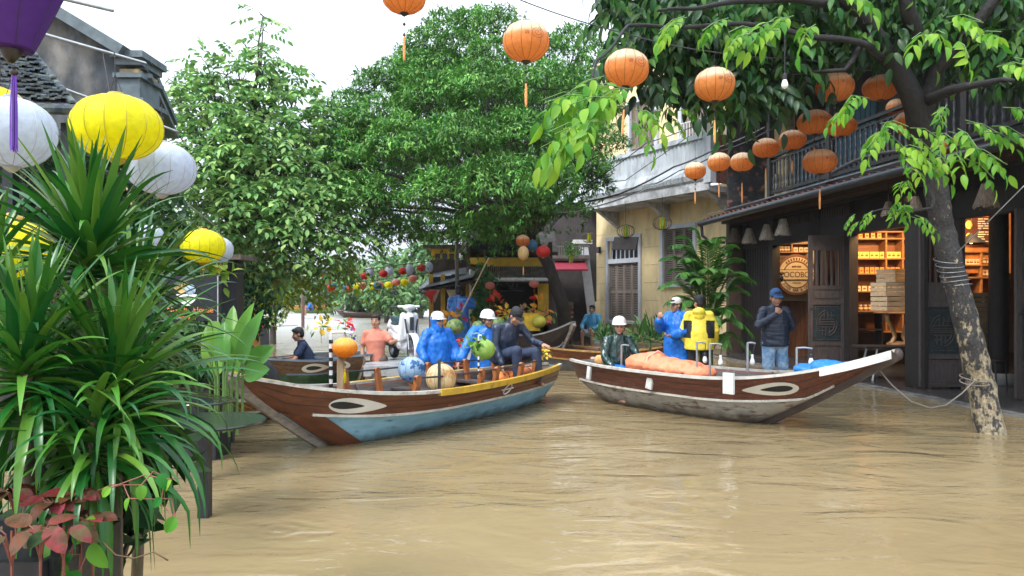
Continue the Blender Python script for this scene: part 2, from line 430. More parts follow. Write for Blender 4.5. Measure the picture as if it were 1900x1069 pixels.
def tree(label, base, fork, lobes, kind, m, trunk_r, lean_pts=None, density=420, leaf=(.15, .045), root_name='broadleaf_tree', twig=True, flat=.75, inner=.25, cat='tree', group=None, pin=0, shellmin=.72, droop=.55, cutlow=False):
    t = thing(root_name, label, cat, base, group=group)
    b = MB(); pts = [Vector(base)-Vector((0, 0, 1.0))]+[Vector(p) for p in (lean_pts or [])]+[Vector(fork)]
    P2 = []; 
    for i in range(len(pts)-1):
        for k in range(5): 
            q = pts[i].lerp(pts[i+1], k/5); P2.append(q+Vector((noise.noise(q*1.3), noise.noise(q*1.3+Vector((5, 0, 0))), 0))*trunk_r*.35)
    P2.append(pts[-1]); K = len(P2)
    b.tube(P2, [trunk_r*(1.35 if i == 0 else 1)*(1-.45*i/K) for i in range(K)], 12)
    b.build('trunk', bark, t, smooth=180, wc=True)
    br = MB(); fk = Vector(fork)
    for (c, r) in lobes:
        c = Vector(c); mid = fk.lerp(c, .45)+Vector((0, 0, .25))
        limb(br, fk, mid, trunk_r*.38, trunk_r*.2, 6, 4); limb(br, mid, c, trunk_r*.2, trunk_r*.06, 5, 4)
        if twig:
            for _ in range(5):
                e = c+Vector(unit(1)[0])*r*.8; limb(br, c, e, trunk_r*.06, .008, 4, 3)
    br.build('branches', bark, t, smooth=180, wc=True)
    PP = []; DD = []; UU = []; LL = []
    for (c, r) in lobes:
        n = int(density*r*r); o = unit(n); 
        keep = ((o[:, 2] > -.05) | (rng.random(n) < .08)) if (cutlow and r < 1) else ((o[:, 2] > -.55) | (rng.random(n) < .45)); o = o[keep]; n = len(o)
        rad = r*np.where(rng.random(n) < inner, rng.uniform(.2, 1, n), rng.uniform(shellmin, 1.08, n))
        # lumpy lobe
        rad *= 1+.16*np.sin(o[:, 0]*7+c[0]*3)*np.cos(o[:, 1]*6+c[2])+.08*np.sin(o[:, 2]*11)
        p = np.array(c)+o*rad[:, None]*np.array((1, 1, flat))
        d = o*.8+rng.normal(size=(n, 3))*.55; d[:, 2] -= droop*.6
        if pin:
            d = o*1.0+rng.normal(size=(n, 3))*.45; d[:, 2] *= .4; d[:, 2] += .1
            up = np.tile([0, 0, 1.], (n, 1))+o*.35
            a, dd, uu, ss = pinnate(p, d, up, rng.uniform(.7, 1.1, n)*leaf[0]*3.2, pin, leaf[0], droop=droop)
            PP.append(a); DD.append(dd); UU.append(uu); LL.append(ss)
        else:
            k = 5      # a whorl of narrow leaves fanning and hanging from each twig end
            for j in range(k):
                dj = d+rng.normal(size=(n, 3))*.55; dj[:, 2] -= .25
                PP.append(p+rng.normal(size=(n, 3))*.03); DD.append(dj); UU.append(o*.6+np.array([0, 0, 1.])+rng.normal(size=(n, 3))*.35)
                LL.append(rng.uniform(.7, 1.15, n)*leaf[0])
    LL = np.concatenate(LL)
    scatter_leaves('crown', 'small' if leaf[0] < .16 else 'mid', np.concatenate(PP), np.concatenate(DD), np.concatenate(UU), LL, LL*leaf[1]/leaf[0], m, t)
    return t

# central tree, mid street
def lobes_px(spec): return [(at(px, py, d), r) for px, py, d, r in spec]
sp = [(832, 62, 19.6, .62), (790, 85, 19.2, .5), (762, 118, 19, .5), (880, 48, 19.5, .6), (922, 60, 19.4, .6), (975, 85, 20, .6), (1020, 100, 20.2, .55), (1068, 85, 20.5, .6), (1108, 115, 20, .55), (855, 105, 18.7, .62), (910, 118, 18.5, .6),
      (812, 128, 18.5, .6), (735, 150, 18.6, .55), (690, 165, 18.8, .55), (650, 200, 18.4, .55), (612, 228, 18.6, .5), (592, 275, 18.4, .5), (600, 330, 18.2, .55), (612, 385, 18.2, .5), (660, 255, 17.6, .6), (640, 310, 17.3, .6), (655, 375, 17.0, .62),
      (700, 425, 17.6, .55), (745, 440, 17.4, .6), (810, 440, 17.4, .62), (875, 445, 17.6, .62), (930, 425, 17.6, .6), (985, 400, 17.8, .6), (1045, 395, 18.4, .6), (1100, 350, 18.8, .55), (1118, 270, 18.8, .55), (1110, 205, 19.4, .55), (1068, 160, 19.4, .55),
      (1010, 165, 18.2, .68), (905, 180, 17.3, .80), (800, 192, 17.4, .80), (705, 232, 17.3, .72), (640, 300, 17.2, .70), (955, 262, 16.5, .78), (860, 268, 16.2, .82), (755, 292, 16.2, .84), (1050, 262, 17.6, .72), (690, 378, 16.6, .70), (815, 372, 15.9, .84), (925, 362, 15.8, .86), (1018, 340, 16.8, .74), (1075, 320, 18.2, .6),
      (850, 250, 21.2, 2.1), (740, 310, 20.8, 1.5), (980, 250, 21.2, 1.9), (930, 370, 20.6, 1.1), (1050, 200, 21.5, 1.2), (800, 160, 21, 1.2)]
mango = leafmat('narrow_tree_leaf', (.115, .275, .048), .38, .16, var=.5)
random.seed(3); sp = [(x, y, dd+(random.choice((-.25, 0, .2)) if rr < 1 else .2), rr*random.uniform(.85, 1.12)) for x, y, dd, rr in sp]
tree('big dense dark green tree leaning over the middle of the flooded street', onz(1060, 655), at(985, 440, 19.2), lobes_px(sp), 'mango', mango, .21,
     lean_pts=[at(1043, 570, 19.6), at(1015, 490, 19.3)], density=1600, leaf=(.128, .040), flat=.9, inner=.10, shellmin=.86, cutlow=True)
# left tree with compound leaves
sp = [(488, 55, 17, .22), (486, 85, 17, .32), (490, 120, 17, .45), (440, 120, 17, .3), (420, 140, 17, .3), (447, 155, 17, .42), (385, 122, 17, .28), (375, 165, 17, .4), (410, 180, 17, .45), (328, 158, 17, .3), (335, 190, 16.8, .42), (515, 135, 17, .3), (510, 170, 17, .45), (550, 175, 17.2, .4),
      (370, 215, 16.6, .55), (425, 215, 16.6, .6), (490, 215, 16.6, .65), (550, 220, 17, .55), (600, 235, 17.4, .5), (335, 255, 16.6, .5), (390, 270, 16.2, .62), (450, 270, 16, .65), (515, 270, 16.3, .65), (575, 285, 16.6, .6),
      (620, 320, 17, .5), (345, 310, 16.4, .55), (395, 330, 16, .62), (455, 335, 15.6, .66), (520, 330, 15.9, .66), (580, 345, 16.2, .6), (370, 385, 16, .55), (425, 390, 15.7, .62), (485, 395, 15.4, .66), (545, 395, 15.6, .66), (605, 400, 16.2, .6), (395, 445, 16, .55), (450, 450, 15.6, .6), (510, 450, 15.5, .62), (565, 450, 15.7, .6),
      (615, 455, 16.2, .55), (655, 430, 16.6, .5), (480, 490, 16, .4), (540, 490, 16, .4), (640, 380, 17, .5), (340, 360, 16.6, .5), (430, 330, 18, 1.0), (540, 360, 18, 1.0), (450, 430, 17.5, .8), (488, 30, 17, .16)]
lag = leafmat('oval_tree_leaf', (.21, .37, .105), .4, .24, var=.35)
tree('tall left tree with layered oval leaves and a pointed top', onz(435, 655), at(440, 430, 17), lobes_px(sp), 'lag', lag, .22,
     lean_pts=[at(432, 560, 17.2)], density=150, leaf=(.19, .085), pin=4, flat=.85, inner=.25, droop=.35)
# ------------------------------------------------------------ buildings
yel_wall = mat('cream_limewash', (.84, .67, .37), .85, var=.1, scale=1.5, bump=.2, col2=(.52, .43, .27), mixs=2.2, c2lo=.46, c2hi=.72, stretch=(1, 1, .35), detail=9)
stain(yel_wall, .0, .9, (.22, .18, .11), .75, 2.5)
grey_conc = mat('weathered_grey_plaster', (.47, .51, .55), .85, var=.2, scale=3, bump=.25, col2=(.20, .21, .22), mixs=2.5, c2lo=.5, c2hi=.72, stretch=(1, 1, .4))
pale_frame = mat('pale_blue_grey_frame', (.50, .53, .58), .6, var=.1)
shutter_m = mat('grey_brown_shutter', (.22, .18, .155), .7, var=.25, scale=14, stretch=(1, 1, .1))
dark_wood = mat('dark_old_wood', (.017, .014, .014), .5, var=.45, scale=7, bump=.35, stretch=(6, 6, .6), spec=.4)
door_wood = mat('grey_door_wood', (.060, .048, .046), .5, var=.4, scale=9, bump=.35, stretch=(7, 7, .5), spec=.4)
carve_wood = mat('carved_teal_black_wood', (.014, .024, .028), .5, var=.4, scale=12, bump=.3)
warm_wood = mat('warm_shelf_wood', (.34, .16, .06), .5, var=.3, scale=6, bump=.2, stretch=(1, 5, 5))
pale_wood = mat('pale_crate_wood', (.42, .31, .19), .65, var=.25, scale=7, bump=.2, stretch=(.6, 5, 5))
floor_m = mat('wet_dark_stone', (.045, .043, .044), .22, var=.35, scale=4, bump=.15)
tile_m = mat('old_brown_roof_tile', (.13, .095, .075), .75, var=.45, scale=5, bump=.4, col2=(.05, .055, .04), mixs=3)
tar_m = mat('black_gutter', (.022, .026, .034), .35, var=.3, scale=8)
tin_m = mat('wet_grey_tin', (.30, .33, .38), .35, metal=.3, var=.3, scale=4)
teal_m = mat('faded_teal_boards', (.045, .12, .17), .6, var=.25, scale=5, stretch=(6, 6, .5))
brick_m = mat('exposed_brick', (.30, .11, .08), .85, var=.4, scale=10, bump=.5)
ochre = mat('ochre_wall', (.86, .55, .06), .8, var=.15, scale=2, col2=(.60, .36, .05), mixs=2)
red_awn = mat('red_awning_cloth', (.42, .03, .06), .6, var=.2)

# ---- shop house on the right: p = along the street, q = into the house
SO = Vector((7.6, 12.7, 0)); SE = Vector((-.134, .991, 0)); SN = Vector((.991, .134, 0))
def S(p, q, z): return SO+SE*p+SN*q+Vector((0, 0, z))
shop = thing('shop_house', 'dark timber shop house with carved folding doors and a balustraded balcony', 'house', S(0, 0, 0), math.atan2(SE.y, SE.x)-PI/2)
# local axes of the house: x = +SN side, y = SE
def L_(p, q, z): return Vector((q, p, z))
ZF = .06; ZE = 3.78
b = MB()
b.box(L_(4, 3.6, -.45), (9.2, 17, 1.02-.005))       # interior floor mass
b.build('floor', floor_m, shop)
b = MB()
for k in range(9):
    b.box(L_(-3.7+1.55*k+.2, -1.05, -.42), (.34, 1.53, .9))
for k in range(9):
    b.box(L_(-3.7+1.55*k-.3, -.93, -.47), (.12, 1.53, .95))
b.build('stone_kerb', mat('pale_wet_kerb', (.20, .19, .175), .25, var=.35, scale=4), shop)
b = MB()
b.box(L_(1.5, -.94+.04, -.5), (.05, 13, 1.085)); 
b.build('kerb_step', floor_m, shop)
# back wall, dividing walls, ceiling
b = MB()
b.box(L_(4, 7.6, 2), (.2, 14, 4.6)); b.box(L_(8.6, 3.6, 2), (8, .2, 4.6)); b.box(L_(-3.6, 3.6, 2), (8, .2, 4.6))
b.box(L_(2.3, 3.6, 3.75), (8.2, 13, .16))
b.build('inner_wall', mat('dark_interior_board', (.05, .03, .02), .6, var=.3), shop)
# facade: posts, lintel, slatted panels at the far end
b = MB()
for p in (8.45, 6.75, 4.55, 3.35, .35, -1.35):
    b.box(L_(p, .05, 1.95), (.2, .2, 3.8))
b.box(L_(3.4, .05, 3.2), (.16, 12.4, .34)); b.box(L_(3.4, .10, 3.62), (.05, 12.4, .52))
b.box(L_(3.4, .05, 2.98), (.2, 10.4, .1))
b.build('post_frame', dark_wood, shop)
b = MB()
for i in range(16):
    b.box(L_(6.85+i*.1, .02, 1.95), (.05, .055, 2.2))
b.box(L_(7.6, .04, .45), (.06, 1.6, .8)); b.box(L_(7.6, .08, 1.9), (.02, 1.6, 3.4))
b.build('slat_panel', dark_wood, shop)
# clerestory lattice over the openings
b = MB()
for i in range(30): b.box(L_(3.5+i*.1, 0.0, 3.42), (.04, .05, .3))
b.build('lattice', door_wood, shop)
# door leaves: open, square to the wall so they face the street's near end
def door_leaf(px0, px1, d, ztop):
    """a folding leaf whose plane is square to the street"""
    a = at(px0, 500, d); c = at(px1, 500, d); wd = (c-a).length; lc = (a+c)/2; lc.z = 0
    loc = Matrix.Rotation(-shop.rotation_euler.z, 4, 'Z') @ (lc-shop.location)
    rot = Matrix.Rotation(-shop.rotation_euler.z, 4, 'Z'); M = Matrix.Translation(loc) @ rot
    zb = ZF+.03; Ht = ztop-zb; bb = MB(); st = .085
    for s in (-1, 1): bb.box((s*(wd/2-st/2), 0, zb+Ht/2), (st, .06, Ht), M=M)
    rails = [0, .20, .255, .535, .59, .70, .735, .925, 1.0]
    rails = [(0, .018), (.18, .03), (.49, .03), (.605, .03), (.90, .03), (1, .02)]
    for u, h in rails: 
        bb.box((0, 0, zb+Ht*min(max(u, h/2), 1-h/2)), (wd-2*st, .052, Ht*h), M=M)
    bb.box((0, 0, zb+Ht*.09), (wd-2*st, .03, Ht*.14), M=M); bb.box((0, -.012, zb+Ht*.09), (wd-2*st-.1, .03, Ht*.10), M=M)
    bb.box((0, 0, zb+Ht*.548), (wd-2*st, .03, Ht*.085), M=M); bb.box((0, -.01, zb+Ht*.548), (wd-2*st-.1, .03, Ht*.05), M=M)
    bb.box((0, 0, zb+Ht*.945), (wd-2*st, .03, Ht*.07), M=M)
    for i in range(5): bb.box(((i-2)*(wd-2*st)/5.6, 0, zb+Ht*.752), (.035, .035, Ht*.27), M=M)
    o = bb.build('door_leaf', door_wood, shop)
    c2 = MB(); c2.box((0, .004, zb+Ht*.335), (wd-2*st, .028, Ht*.28), M=M)
    cp = c2.build('carved_panel', carve_wood, o)
    c3 = MB()        # raised carving: a round longevity-like emblem of bars and arcs
    cz = zb+Ht*.335; rr = (wd-2*st)*.36; y = -.02
    def seg(pts, r=.009): c3.tube([M @ Vector((p[0]*rr, y, cz+p[1]*rr*1.25)) for p in pts], r, 5)
    for s in (1, -1):
        for rad, a0, a1 in ((1.0, 100, 190), (.78, 110, 180)):
            seg([(rad*math.cos(R(a0+(a1-a0)*i/6))*s, rad*math.sin(R(a0+(a1-a0)*i/6))*s) for i in range(7)])
        seg([(-.8*s, .12*s), (.8*s, .12*s)]); seg([(-.8*s, .3*s), (.7*s, .3*s)]); seg([(.1*s, .3*s), (.1*s, .95*s)]); seg([(.1*s, .6*s), (.7*s, .6*s)])
        seg([(.45*s, .35*s), (.45*s, .9*s)]); seg([(-.25*s, .35*s), (-.25*s, .85*s)])
    seg([(-.9, 0), (.9, 0)])
    for s in (-1, 1):
        for k in range(-4, 5): seg([(s*1.12, k*.27), (s*1.12, k*.27+.15)], .007); 
        for k in range(-3, 4): seg([(k*.3, s*1.3), (k*.3+.16, s*1.3)], .007)
    c3.build('carving', door_wood, cp)
    h = MB(); h.lathe([(.02, 0), (.03, .01), (.03, .03), (.0, .035)], M=M @ Matrix.Translation((-wd/2+.05, -.035, zb+Ht*.45)) @ Matrix.Rotation(R(90), 4, 'X'), n=10)
    h.build('handle', dark_steel, o)
door_leaf(1500, 1567, 16.3, 2.94)
door_leaf(1706, 1789, 12.75, 2.93)
door_leaf(1884, 1980, 11.3, 2.93)
# the thin edge of a second folded leaf beside each
b = MB()
for px, d in ((1571, 16.45), (1700, 12.9)):
    q = at(px, 500, d); q.z = 0; loc = Matrix.Rotation(-shop.rotation_euler.z, 4, 'Z') @ (q-shop.location)
    b.box((loc.x, loc.y, 1.5), (.07, .5, 2.85))
b.build('folded_door_edge', dark_wood, shop)
# round inner column on a stone base
q = at(1853, 500, 13.4); q.z = 0; loc = Matrix.Rotation(-shop.rotation_euler.z, 4, 'Z') @ (q-shop.location)
b = MB(); b.lathe([(.15, .2), (.16, 1), (.15, 3.7)], c=(loc.x, loc.y, 0), n=20); b.build('round_column', dark_wood, shop, smooth=60)
b = MB(); b.lathe([(.25, .06), (.27, .12), (.24, .24), (.19, .26)], c=(loc.x, loc.y, 0), n=20); b.build('column_base', mat('pale_column_stone', (.3, .3, .3), .5), shop, smooth=60)
q = at(1742, 500, 14.6); q.z = 0
# eave: sloping tin and tile roof with a fat black gutter
b = MB(); NT = 46
for i in range(NT):
    p0 = -3.2+i*12.2/NT; p1 = p0+12.2/NT
    for q0, z0, q1, z1 in ((-.98, 3.80, -.05, 4.05),):
        z = .03*math.sin(i*PI)
        pm = (p0+p1)/2
        rA = [L_(p0, q0, z0), L_(pm, q0, z0+.045), L_(p1, q0, z0)]; rB = [L_(p0, q1, z1), L_(pm, q1, z1+.045), L_(p1, q1, z1)]
        b.add(rA+rB, [(0, 1, 4, 3), (1, 2, 5, 4)])
b.build('tiled_eave', mat('red_brown_eave_tile', (.22, .08, .06), .6, var=.4, scale=8, bump=.3), shop)
b = MB(); b.box(L_(2.8, -.5, 3.80), (.92, 12.0, .03), rot=(0, -R(15), 0)); b.build('eave_boards', dark_wood, shop)
b = MB(); b.tube([L_(-3.2, -1.03, 3.74), L_(2, -1.03, 3.73), L_(9.05, -1.03, 3.70)], .085, 12); b.build('gutter', tar_m, shop, smooth=60)
b = MB(); b.box(L_(3.6, -.74, 3.985), (.50, 10.2, .025), rot=(0, -R(15), 0)); b.build('tin_flashing', tin_m, shop)
b = MB(); b.tube([L_(8.95, -1.03, 3.68), L_(8.95, -1.0, 3.35), L_(8.85, -.85, 3.2), L_(8.8, -.4, 3.15)], .045, 8); b.build('drain_elbow', tar_m, shop, smooth=60)
# wooden fascia boards beneath
b = MB(); b.box(L_(3, -.1, 3.86), (.06, 11.5, .5)); b.build('fascia_board', dark_wood, shop)
# upper storey, set back wall, teal boards and balcony
b = MB(); b.box(L_(2.5, 1.4, 5.9), (.1, 12.6, 4.2)); b.build('upper_wall', dark_wood, shop)
b = MB()
for i in range(22): b.box(L_(4.5+i*.2, 1.33, 5.1), (.04, .17, 2.2))
b.build('teal_shutter', teal_m, shop); b = MB()
for i in range(12): b.box(L_(-2.9+i*.25, 1.33, 5.1), (.04, .2, 2.2))
b.build('teal_shutter', teal_m, shop)
b = MB(); b.box(L_(2.6, .45, 4.02), (1.7, 12.0, .1)); b.build('balcony_floor', dark_wood, shop)
bal = MB()
QB = -.42
for (p0, p1) in ((6.0, -3.2),):
    bal.span(L_(p0, QB, 5.05), L_(p1, QB, 5.05), .09, .07); bal.span(L_(p0, QB, 4.93), L_(p1, QB, 4.93), .05, .04); bal.span(L_(p0, QB, 4.17), L_(p1, QB, 4.17), .07, .08)
rail = bal.build('balcony_rail', dark_wood, shop)
prof = [(.022, 0), (.03, .02), (.03, .12), (.018, .14), (.034, .2), (.03, .3), (.016, .4), (.026, .42), (.016, .44), (.022, .55), (.028, .6), (.016, .62), (.022, .64), (.03, .70), (.03, .75)]
bm = MB(); bm.lathe(prof, n=8); proto = bm.build('baluster', mat('grey_baluster_wood', (.035, .037, .045), .5, var=.3), rail, smooth=50)
proto.location = L_(5.85, QB, 4.2); k = 0
pp = 5.7
while pp > -2.9:
    c = proto.copy(); C.objects.link(c); c.parent = rail; c.location = L_(pp, QB, 4.2); pp -= .172
b = MB()
for p, hh in ((6.02, 3.8), (3.35, 2.0), (.1, 2.0), (-1.9, 2.0), (-.6, 3.8)): b = MB(); b.box(L_(p, QB, 4+hh/2), (.13, .13, hh)); b.build('balcony_post', dark_wood, shop)
b = MB(); pts = [L_(3.2-i*.12, QB-.04, 4.22+.11*math.sin(PI*i/20)) for i in range(21)]; b.tube(pts, .03, 6); b.build('curved_trim', door_wood, shop)
b = MB(); b.box(L_(2.5, .2, 7.7), (4.0, 13.5, .12), rot=(0, -R(18), 0)); b.build('roof', tile_m, shop)
b = MB(); b.box(L_(8.5, .75, 5.6), (2.4, .12, 3.9)); b.build('end_wall', mat('sooty_plank_wall', (.03, .03, .032), .7, var=.6, col2=(.22, .09, .06), mixs=4, c2lo=.56, c2hi=.6), shop)

# ---- pool of light indoors: unseen area lamps high up, aimed at shelves and sign
def warm_light(loc, e, aim, sx=1.2, col=(1, .60, .28)):
    l = bpy.data.lights.new('lamp', 'AREA'); l.energy = e; l.color = col; l.shape = 'RECTANGLE'; l.size = sx; l.size_y = .15
    o = bpy.data.objects.new('shop_lamp_light', l); C.objects.link(o); o.location = loc
    o.rotation_euler = (Vector(aim)-Vector(loc)).to_track_quat('-Z', 'Y').to_euler(); return o
def WS(px, d, z): return Vector(((px-CX)/F*d, d, z))
warm_light(WS(1695, 15.2, 3.45), 72, WS(1650, 16.9, 1.9), .9); warm_light(WS(1815, 14.3, 3.3), 34, WS(1822, 15.6, 2.2), .8)
warm_light(WS(1525, 18.4, 3.3), 15, WS(1478, 19.6, 2.0), .6); warm_light(WS(1710, 14.2, 3.5), 10, WS(1668, 14.9, 1.0), .6)

# ---- shelving that faces the street's near end
shelf_bits = []
def cabinet(name, label, px0, px1, d, ys, verts, depth=.34, m=warm_wood, back=True):
    x0 = (px0-CX)/F*d; x1 = (px1-CX)/F*d; zz = [H+(CY-y)/F*d for y in ys]
    t = thing(name, label, 'shelf', ((x0+x1)/2, d, ZF)); ox = (x0+x1)/2; bb = MB()
    for i, z in enumerate(zz):
        bb = MB(); bb.box(((x0+x1)/2-ox, depth/2, z-ZF), (x1-x0, depth, .03)); bb.build('shelf_board', m, t)
    bb = MB()
    for px in verts: bb.box(((px-CX)/F*d-ox, depth/2+.003, (zz[0]+zz[-1])/2-ZF), (.035, depth-.01, abs(zz[0]-zz[-1])+.03))
    bb.build('upright', m, t)
    if back:
        bb = MB(); bb.box((0, depth+.01, (zz[0]+zz[-1])/2-ZF), (x1-x0+.05, .02, abs(zz[0]-zz[-1])+.05)); bb.build('back_panel', mat('shelf_back_wood', (.22, .09, .035), .6, var=.3, stretch=(1, 1, 5)), t)
    return t, zz
cabinet('display_shelf', 'tall warm lit wall shelf stacked with orange boxes behind the left open doorway', 1566, 1712, 16.9, [430, 443, 480, 508, 541, 578, 616], [1567, 1584, 1645, 1676, 1710])
cabinet('display_shelf', 'low dark shelf with a pale top beneath the lit boxes', 1566, 1640, 16.6, [580, 612, 650], [1567, 1638], m=dark_wood, back=False)
cabinet('display_shelf', 'shelf holding jars high on the wall over the round sign', 1436, 1506, 19.6, [452, 468], [1437, 1470, 1505], m=warm_wood)
cabinet('display_shelf', 'small wall shelf with books and a kettle below the chalk menu', 1786, 1860, 15.6, [467, 492, 515, 545], [1787, 1822, 1859])
# boxes and jars: countable goods, one object each
box_or = mat('orange_card_box', (.80, .33, .07), .5, var=.2, scale=20, bump=0)
box_ye = mat('yellow_card_box', (.85, .60, .13), .5, var=.15, scale=20, bump=0)
box_cr = mat('cream_card_box', (.80, .70, .45), .5, var=.15, scale=20, bump=0)
label_m = mat('brown_print', (.20, .07, .03), .6)
glass_jar = mat('brown_jar_glass', (.25, .09, .03), .12, var=.3, spec=.7)
lid_m = mat('cream_lid', (.7, .62, .45), .4)
def box_proto(wd, dp, ht, m, m2=label_m):
    t = thing('product_box', 'x', 'box'); bb = MB(); bb.box((0, 0, ht/2), (wd, dp, ht)); bb.build('carton', m, t)
    bb = MB(); bb.box((0, -dp/2-.001, ht*.42), (wd*.62, .002, ht*.3)); bb.box((0, -dp/2-.001, ht*.78), (wd*.5, .002, ht*.08)); bb.build('label', m2, t); return t
def jar_proto():
    t = thing('jar', 'x', 'jar'); bb = MB(); bb.lathe([(.04, 0), (.045, .02), (.045, .09), (.034, .11)], n=12); bb.build('glass_body', glass_jar, t, smooth=50)
    bb = MB(); bb.lathe([(.037, .11), (.038, .135), (0, .136)], n=12); bb.build('lid', lid_m, t); bb = MB(); bb.lathe([(.0455, .035), (.0455, .08)], n=12, cap=False); bb.build('label', box_cr, t); return t
def row(proto, label, group, px0, px1, y, d, n, jit=.012):
    O_ = ('first', 'second', 'third', 'fourth', 'fifth', 'sixth', 'seventh', 'eighth', 'ninth')
    for i in range(n):
        px = px0+(px1-px0)*(i+.5)/n; z = H+(CY-y)/F*d+.0155
        loc = Vector(((px-CX)/F*d, d+.10+random.uniform(-jit, jit), z))
        dup(proto, loc, random.uniform(-.06, .06), label if n == 1 else O_[i]+' '+label, group)
pA = box_proto(.085, .07, .13, box_or); pB = box_proto(.10, .08, .14, box_ye); pC = box_proto(.11, .09, .11, box_cr); pJ = jar_proto()
row(pB, 'yellow box from the left on the second lit shelf', 'yellow boxes on the second shelf', 1588, 1643, 480, 16.9, 6)
row(pA, 'orange box from the left on the topmost lit shelf', 'orange boxes on the top shelf', 1570, 1640, 443, 16.9, 6)
row(pA, 'orange box from the left on the third lit shelf', 'orange boxes on the third shelf', 1587, 1673, 508, 16.9, 9)
row(pC, 'cream box from the left on the fourth lit shelf', 'cream boxes on the fourth shelf', 1588, 1674, 541, 16.9, 7)
row(pA, 'orange box from the left at the left end of the third shelf', 'orange boxes left of the upright', 1569, 1583, 508, 16.9, 2)
row(pC, 'cream box from the left at the left end of the fourth shelf', 'cream boxes left of the upright', 1569, 1583, 541, 16.9, 2)
row(pJ, 'small dark jar from the left on the fifth lit shelf', 'jars on the fifth shelf', 1570, 1640, 578, 16.9, 8)
row(pB, 'yellow box in the right hand bay of the second shelf', 'yellow boxes in the right bay', 1648, 1674, 480, 16.9, 3)
row(pJ, 'dark jar on the high shelf over the round sign', 'jars over the round sign', 1439, 1468, 468, 19.6, 5)
row(pC, 'cream carton beside the jars over the round sign', 'cartons over the round sign', 1473, 1503, 468, 19.6, 3)
row(pC, 'cream book on the wall shelf below the chalk menu', 'books below the chalk menu', 1790, 1820, 492, 15.6, 5)
row(pJ, 'jar on the lower board of the shelf below the chalk menu', 'jars below the chalk menu', 1826, 1857, 515, 15.6, 4)
row(pJ, 'white cup on the upper board of the shelf below the chalk menu', 'cups below the chalk menu', 1826, 1856, 492, 15.6, 3)
row(pA, 'small box seen in the gap beside the folded door edge', 'boxes seen by the folded door edge', 1692, 1701, 480, 16.9, 1)
row(pA, 'orange box in the right hand bay of the third shelf', 'orange boxes in the right bay', 1650, 1674, 508, 16.0, 0)
for p_ in (pA, pB, pC, pJ):                      # the patterns themselves are not in the picture
    for ch in list(p_.children): bpy.data.objects.remove(ch)
    bpy.data.objects.remove(p_)

def text_mesh(s, size, ext=.004, align='CENTER', bevel=0):
    cu = bpy.data.curves.new('t', 'FONT'); cu.body = s; cu.size = size; cu.extrude = ext; cu.align_x = align; cu.align_y = 'CENTER'
    o = bpy.data.objects.new('t', cu); C.objects.link(o); dg = bpy.context.evaluated_depsgraph_get(); dg.update()
    me = bpy.data.meshes.new_from_object(o.evaluated_get(dg)); vs = [tuple(v.co) for v in me.vertices]; fs = [tuple(p.vertices) for p in me.polygons]
    bpy.data.objects.remove(o); bpy.data.curves.remove(cu); return vs, fs
UPR = Matrix.Rotation(R(90), 4, 'X')      # lays XY text upright, facing -Y

# round sign on the inner wall
cream_sign = mat('cream_sign_face', (.74, .60, .34), .6, var=.1)
sgn = thing('round_sign', 'round cream and brown juice bar sign hung on the inner shop wall', 'sign', at(1477, 510, 19.45))
bb = MB(); bb.lathe([(0, -.02), (.53, -.02), (.53, .02), (.49, .03)], n=40, M=UPR, cap=True); bb.build('disc', label_m, sgn, smooth=40)
bb = MB(); bb.lathe([(0, .034), (.46, .034)], n=40, M=UPR, cap=False); bb.build('face', cream_sign, sgn)
bb = MB()
for r0, r1 in ((.355, .325),): bb.lathe([(r1, .036), (r1, .042), (r0, .042), (r0, .036)], n=40, M=UPR, cap=False)
bb.build('ring', label_m, sgn)
bb = MB(); bb.box((0, -.045, 0), (.86, .02, .235)); bb.build('name_band', cream_sign, sgn)
bb = MB()
for z in (-.13, .13): bb.box((0, -.05, z), (.86, .02, .012))
vs, fs = text_mesh('COCOBOX', .2, .006); bb.add(vs, fs, Matrix.Translation((0, -.06, 0)) @ UPR @ Matrix.Diagonal((.9, 1, 1, 1)))
for k_ in range(7): bb.box((-.105+.035*k_, -.045, .21), (.022, .006, .045 if k_ != 3 else .01))
vs, fs = text_mesh('HOI AN', .06, .004); bb.add(vs, fs, Matrix.Translation((0, -.045, -.21)) @ UPR)
for k_ in range(9):
    a = R(130-10*k_); bb.box((math.cos(a)*.405, -.045, math.sin(a)*.405), (.03, .006, .07), rot=(0, -(a-PI/2), 0))
for s, a0, a1, up in (('JUICE BAR & CAFE', 215, 325, False),):
    for i, ch in enumerate(s):
        if ch == ' ': continue
        a = R(a0+(a1-a0)*i/(len(s)-1)); vs, fs = text_mesh(ch, .095, .004)
        tw = (a+PI/2) if not up else (a-PI/2)
        bb.add(vs, fs, Matrix.Translation((math.cos(a)*.405, -.045, math.sin(a)*.405)) @ UPR @ Matrix.Rotation(tw, 4, 'Z'))
bb.build('lettering', label_m, sgn)
bb = MB(); bb.ell((-.40, -.06, -.09), (.055, .02, .08), rot=(0, R(-15), 0))
for k_ in range(5): bb.tube([(-.40, -.06, -.02), (-.44+.03*k_, -.06, .05), (-.49+.05*k_, -.06, .07-.01*abs(k_-2))], [.012, .009, .002], 5)
bb.build('fruit_emblem', black_p, sgn)
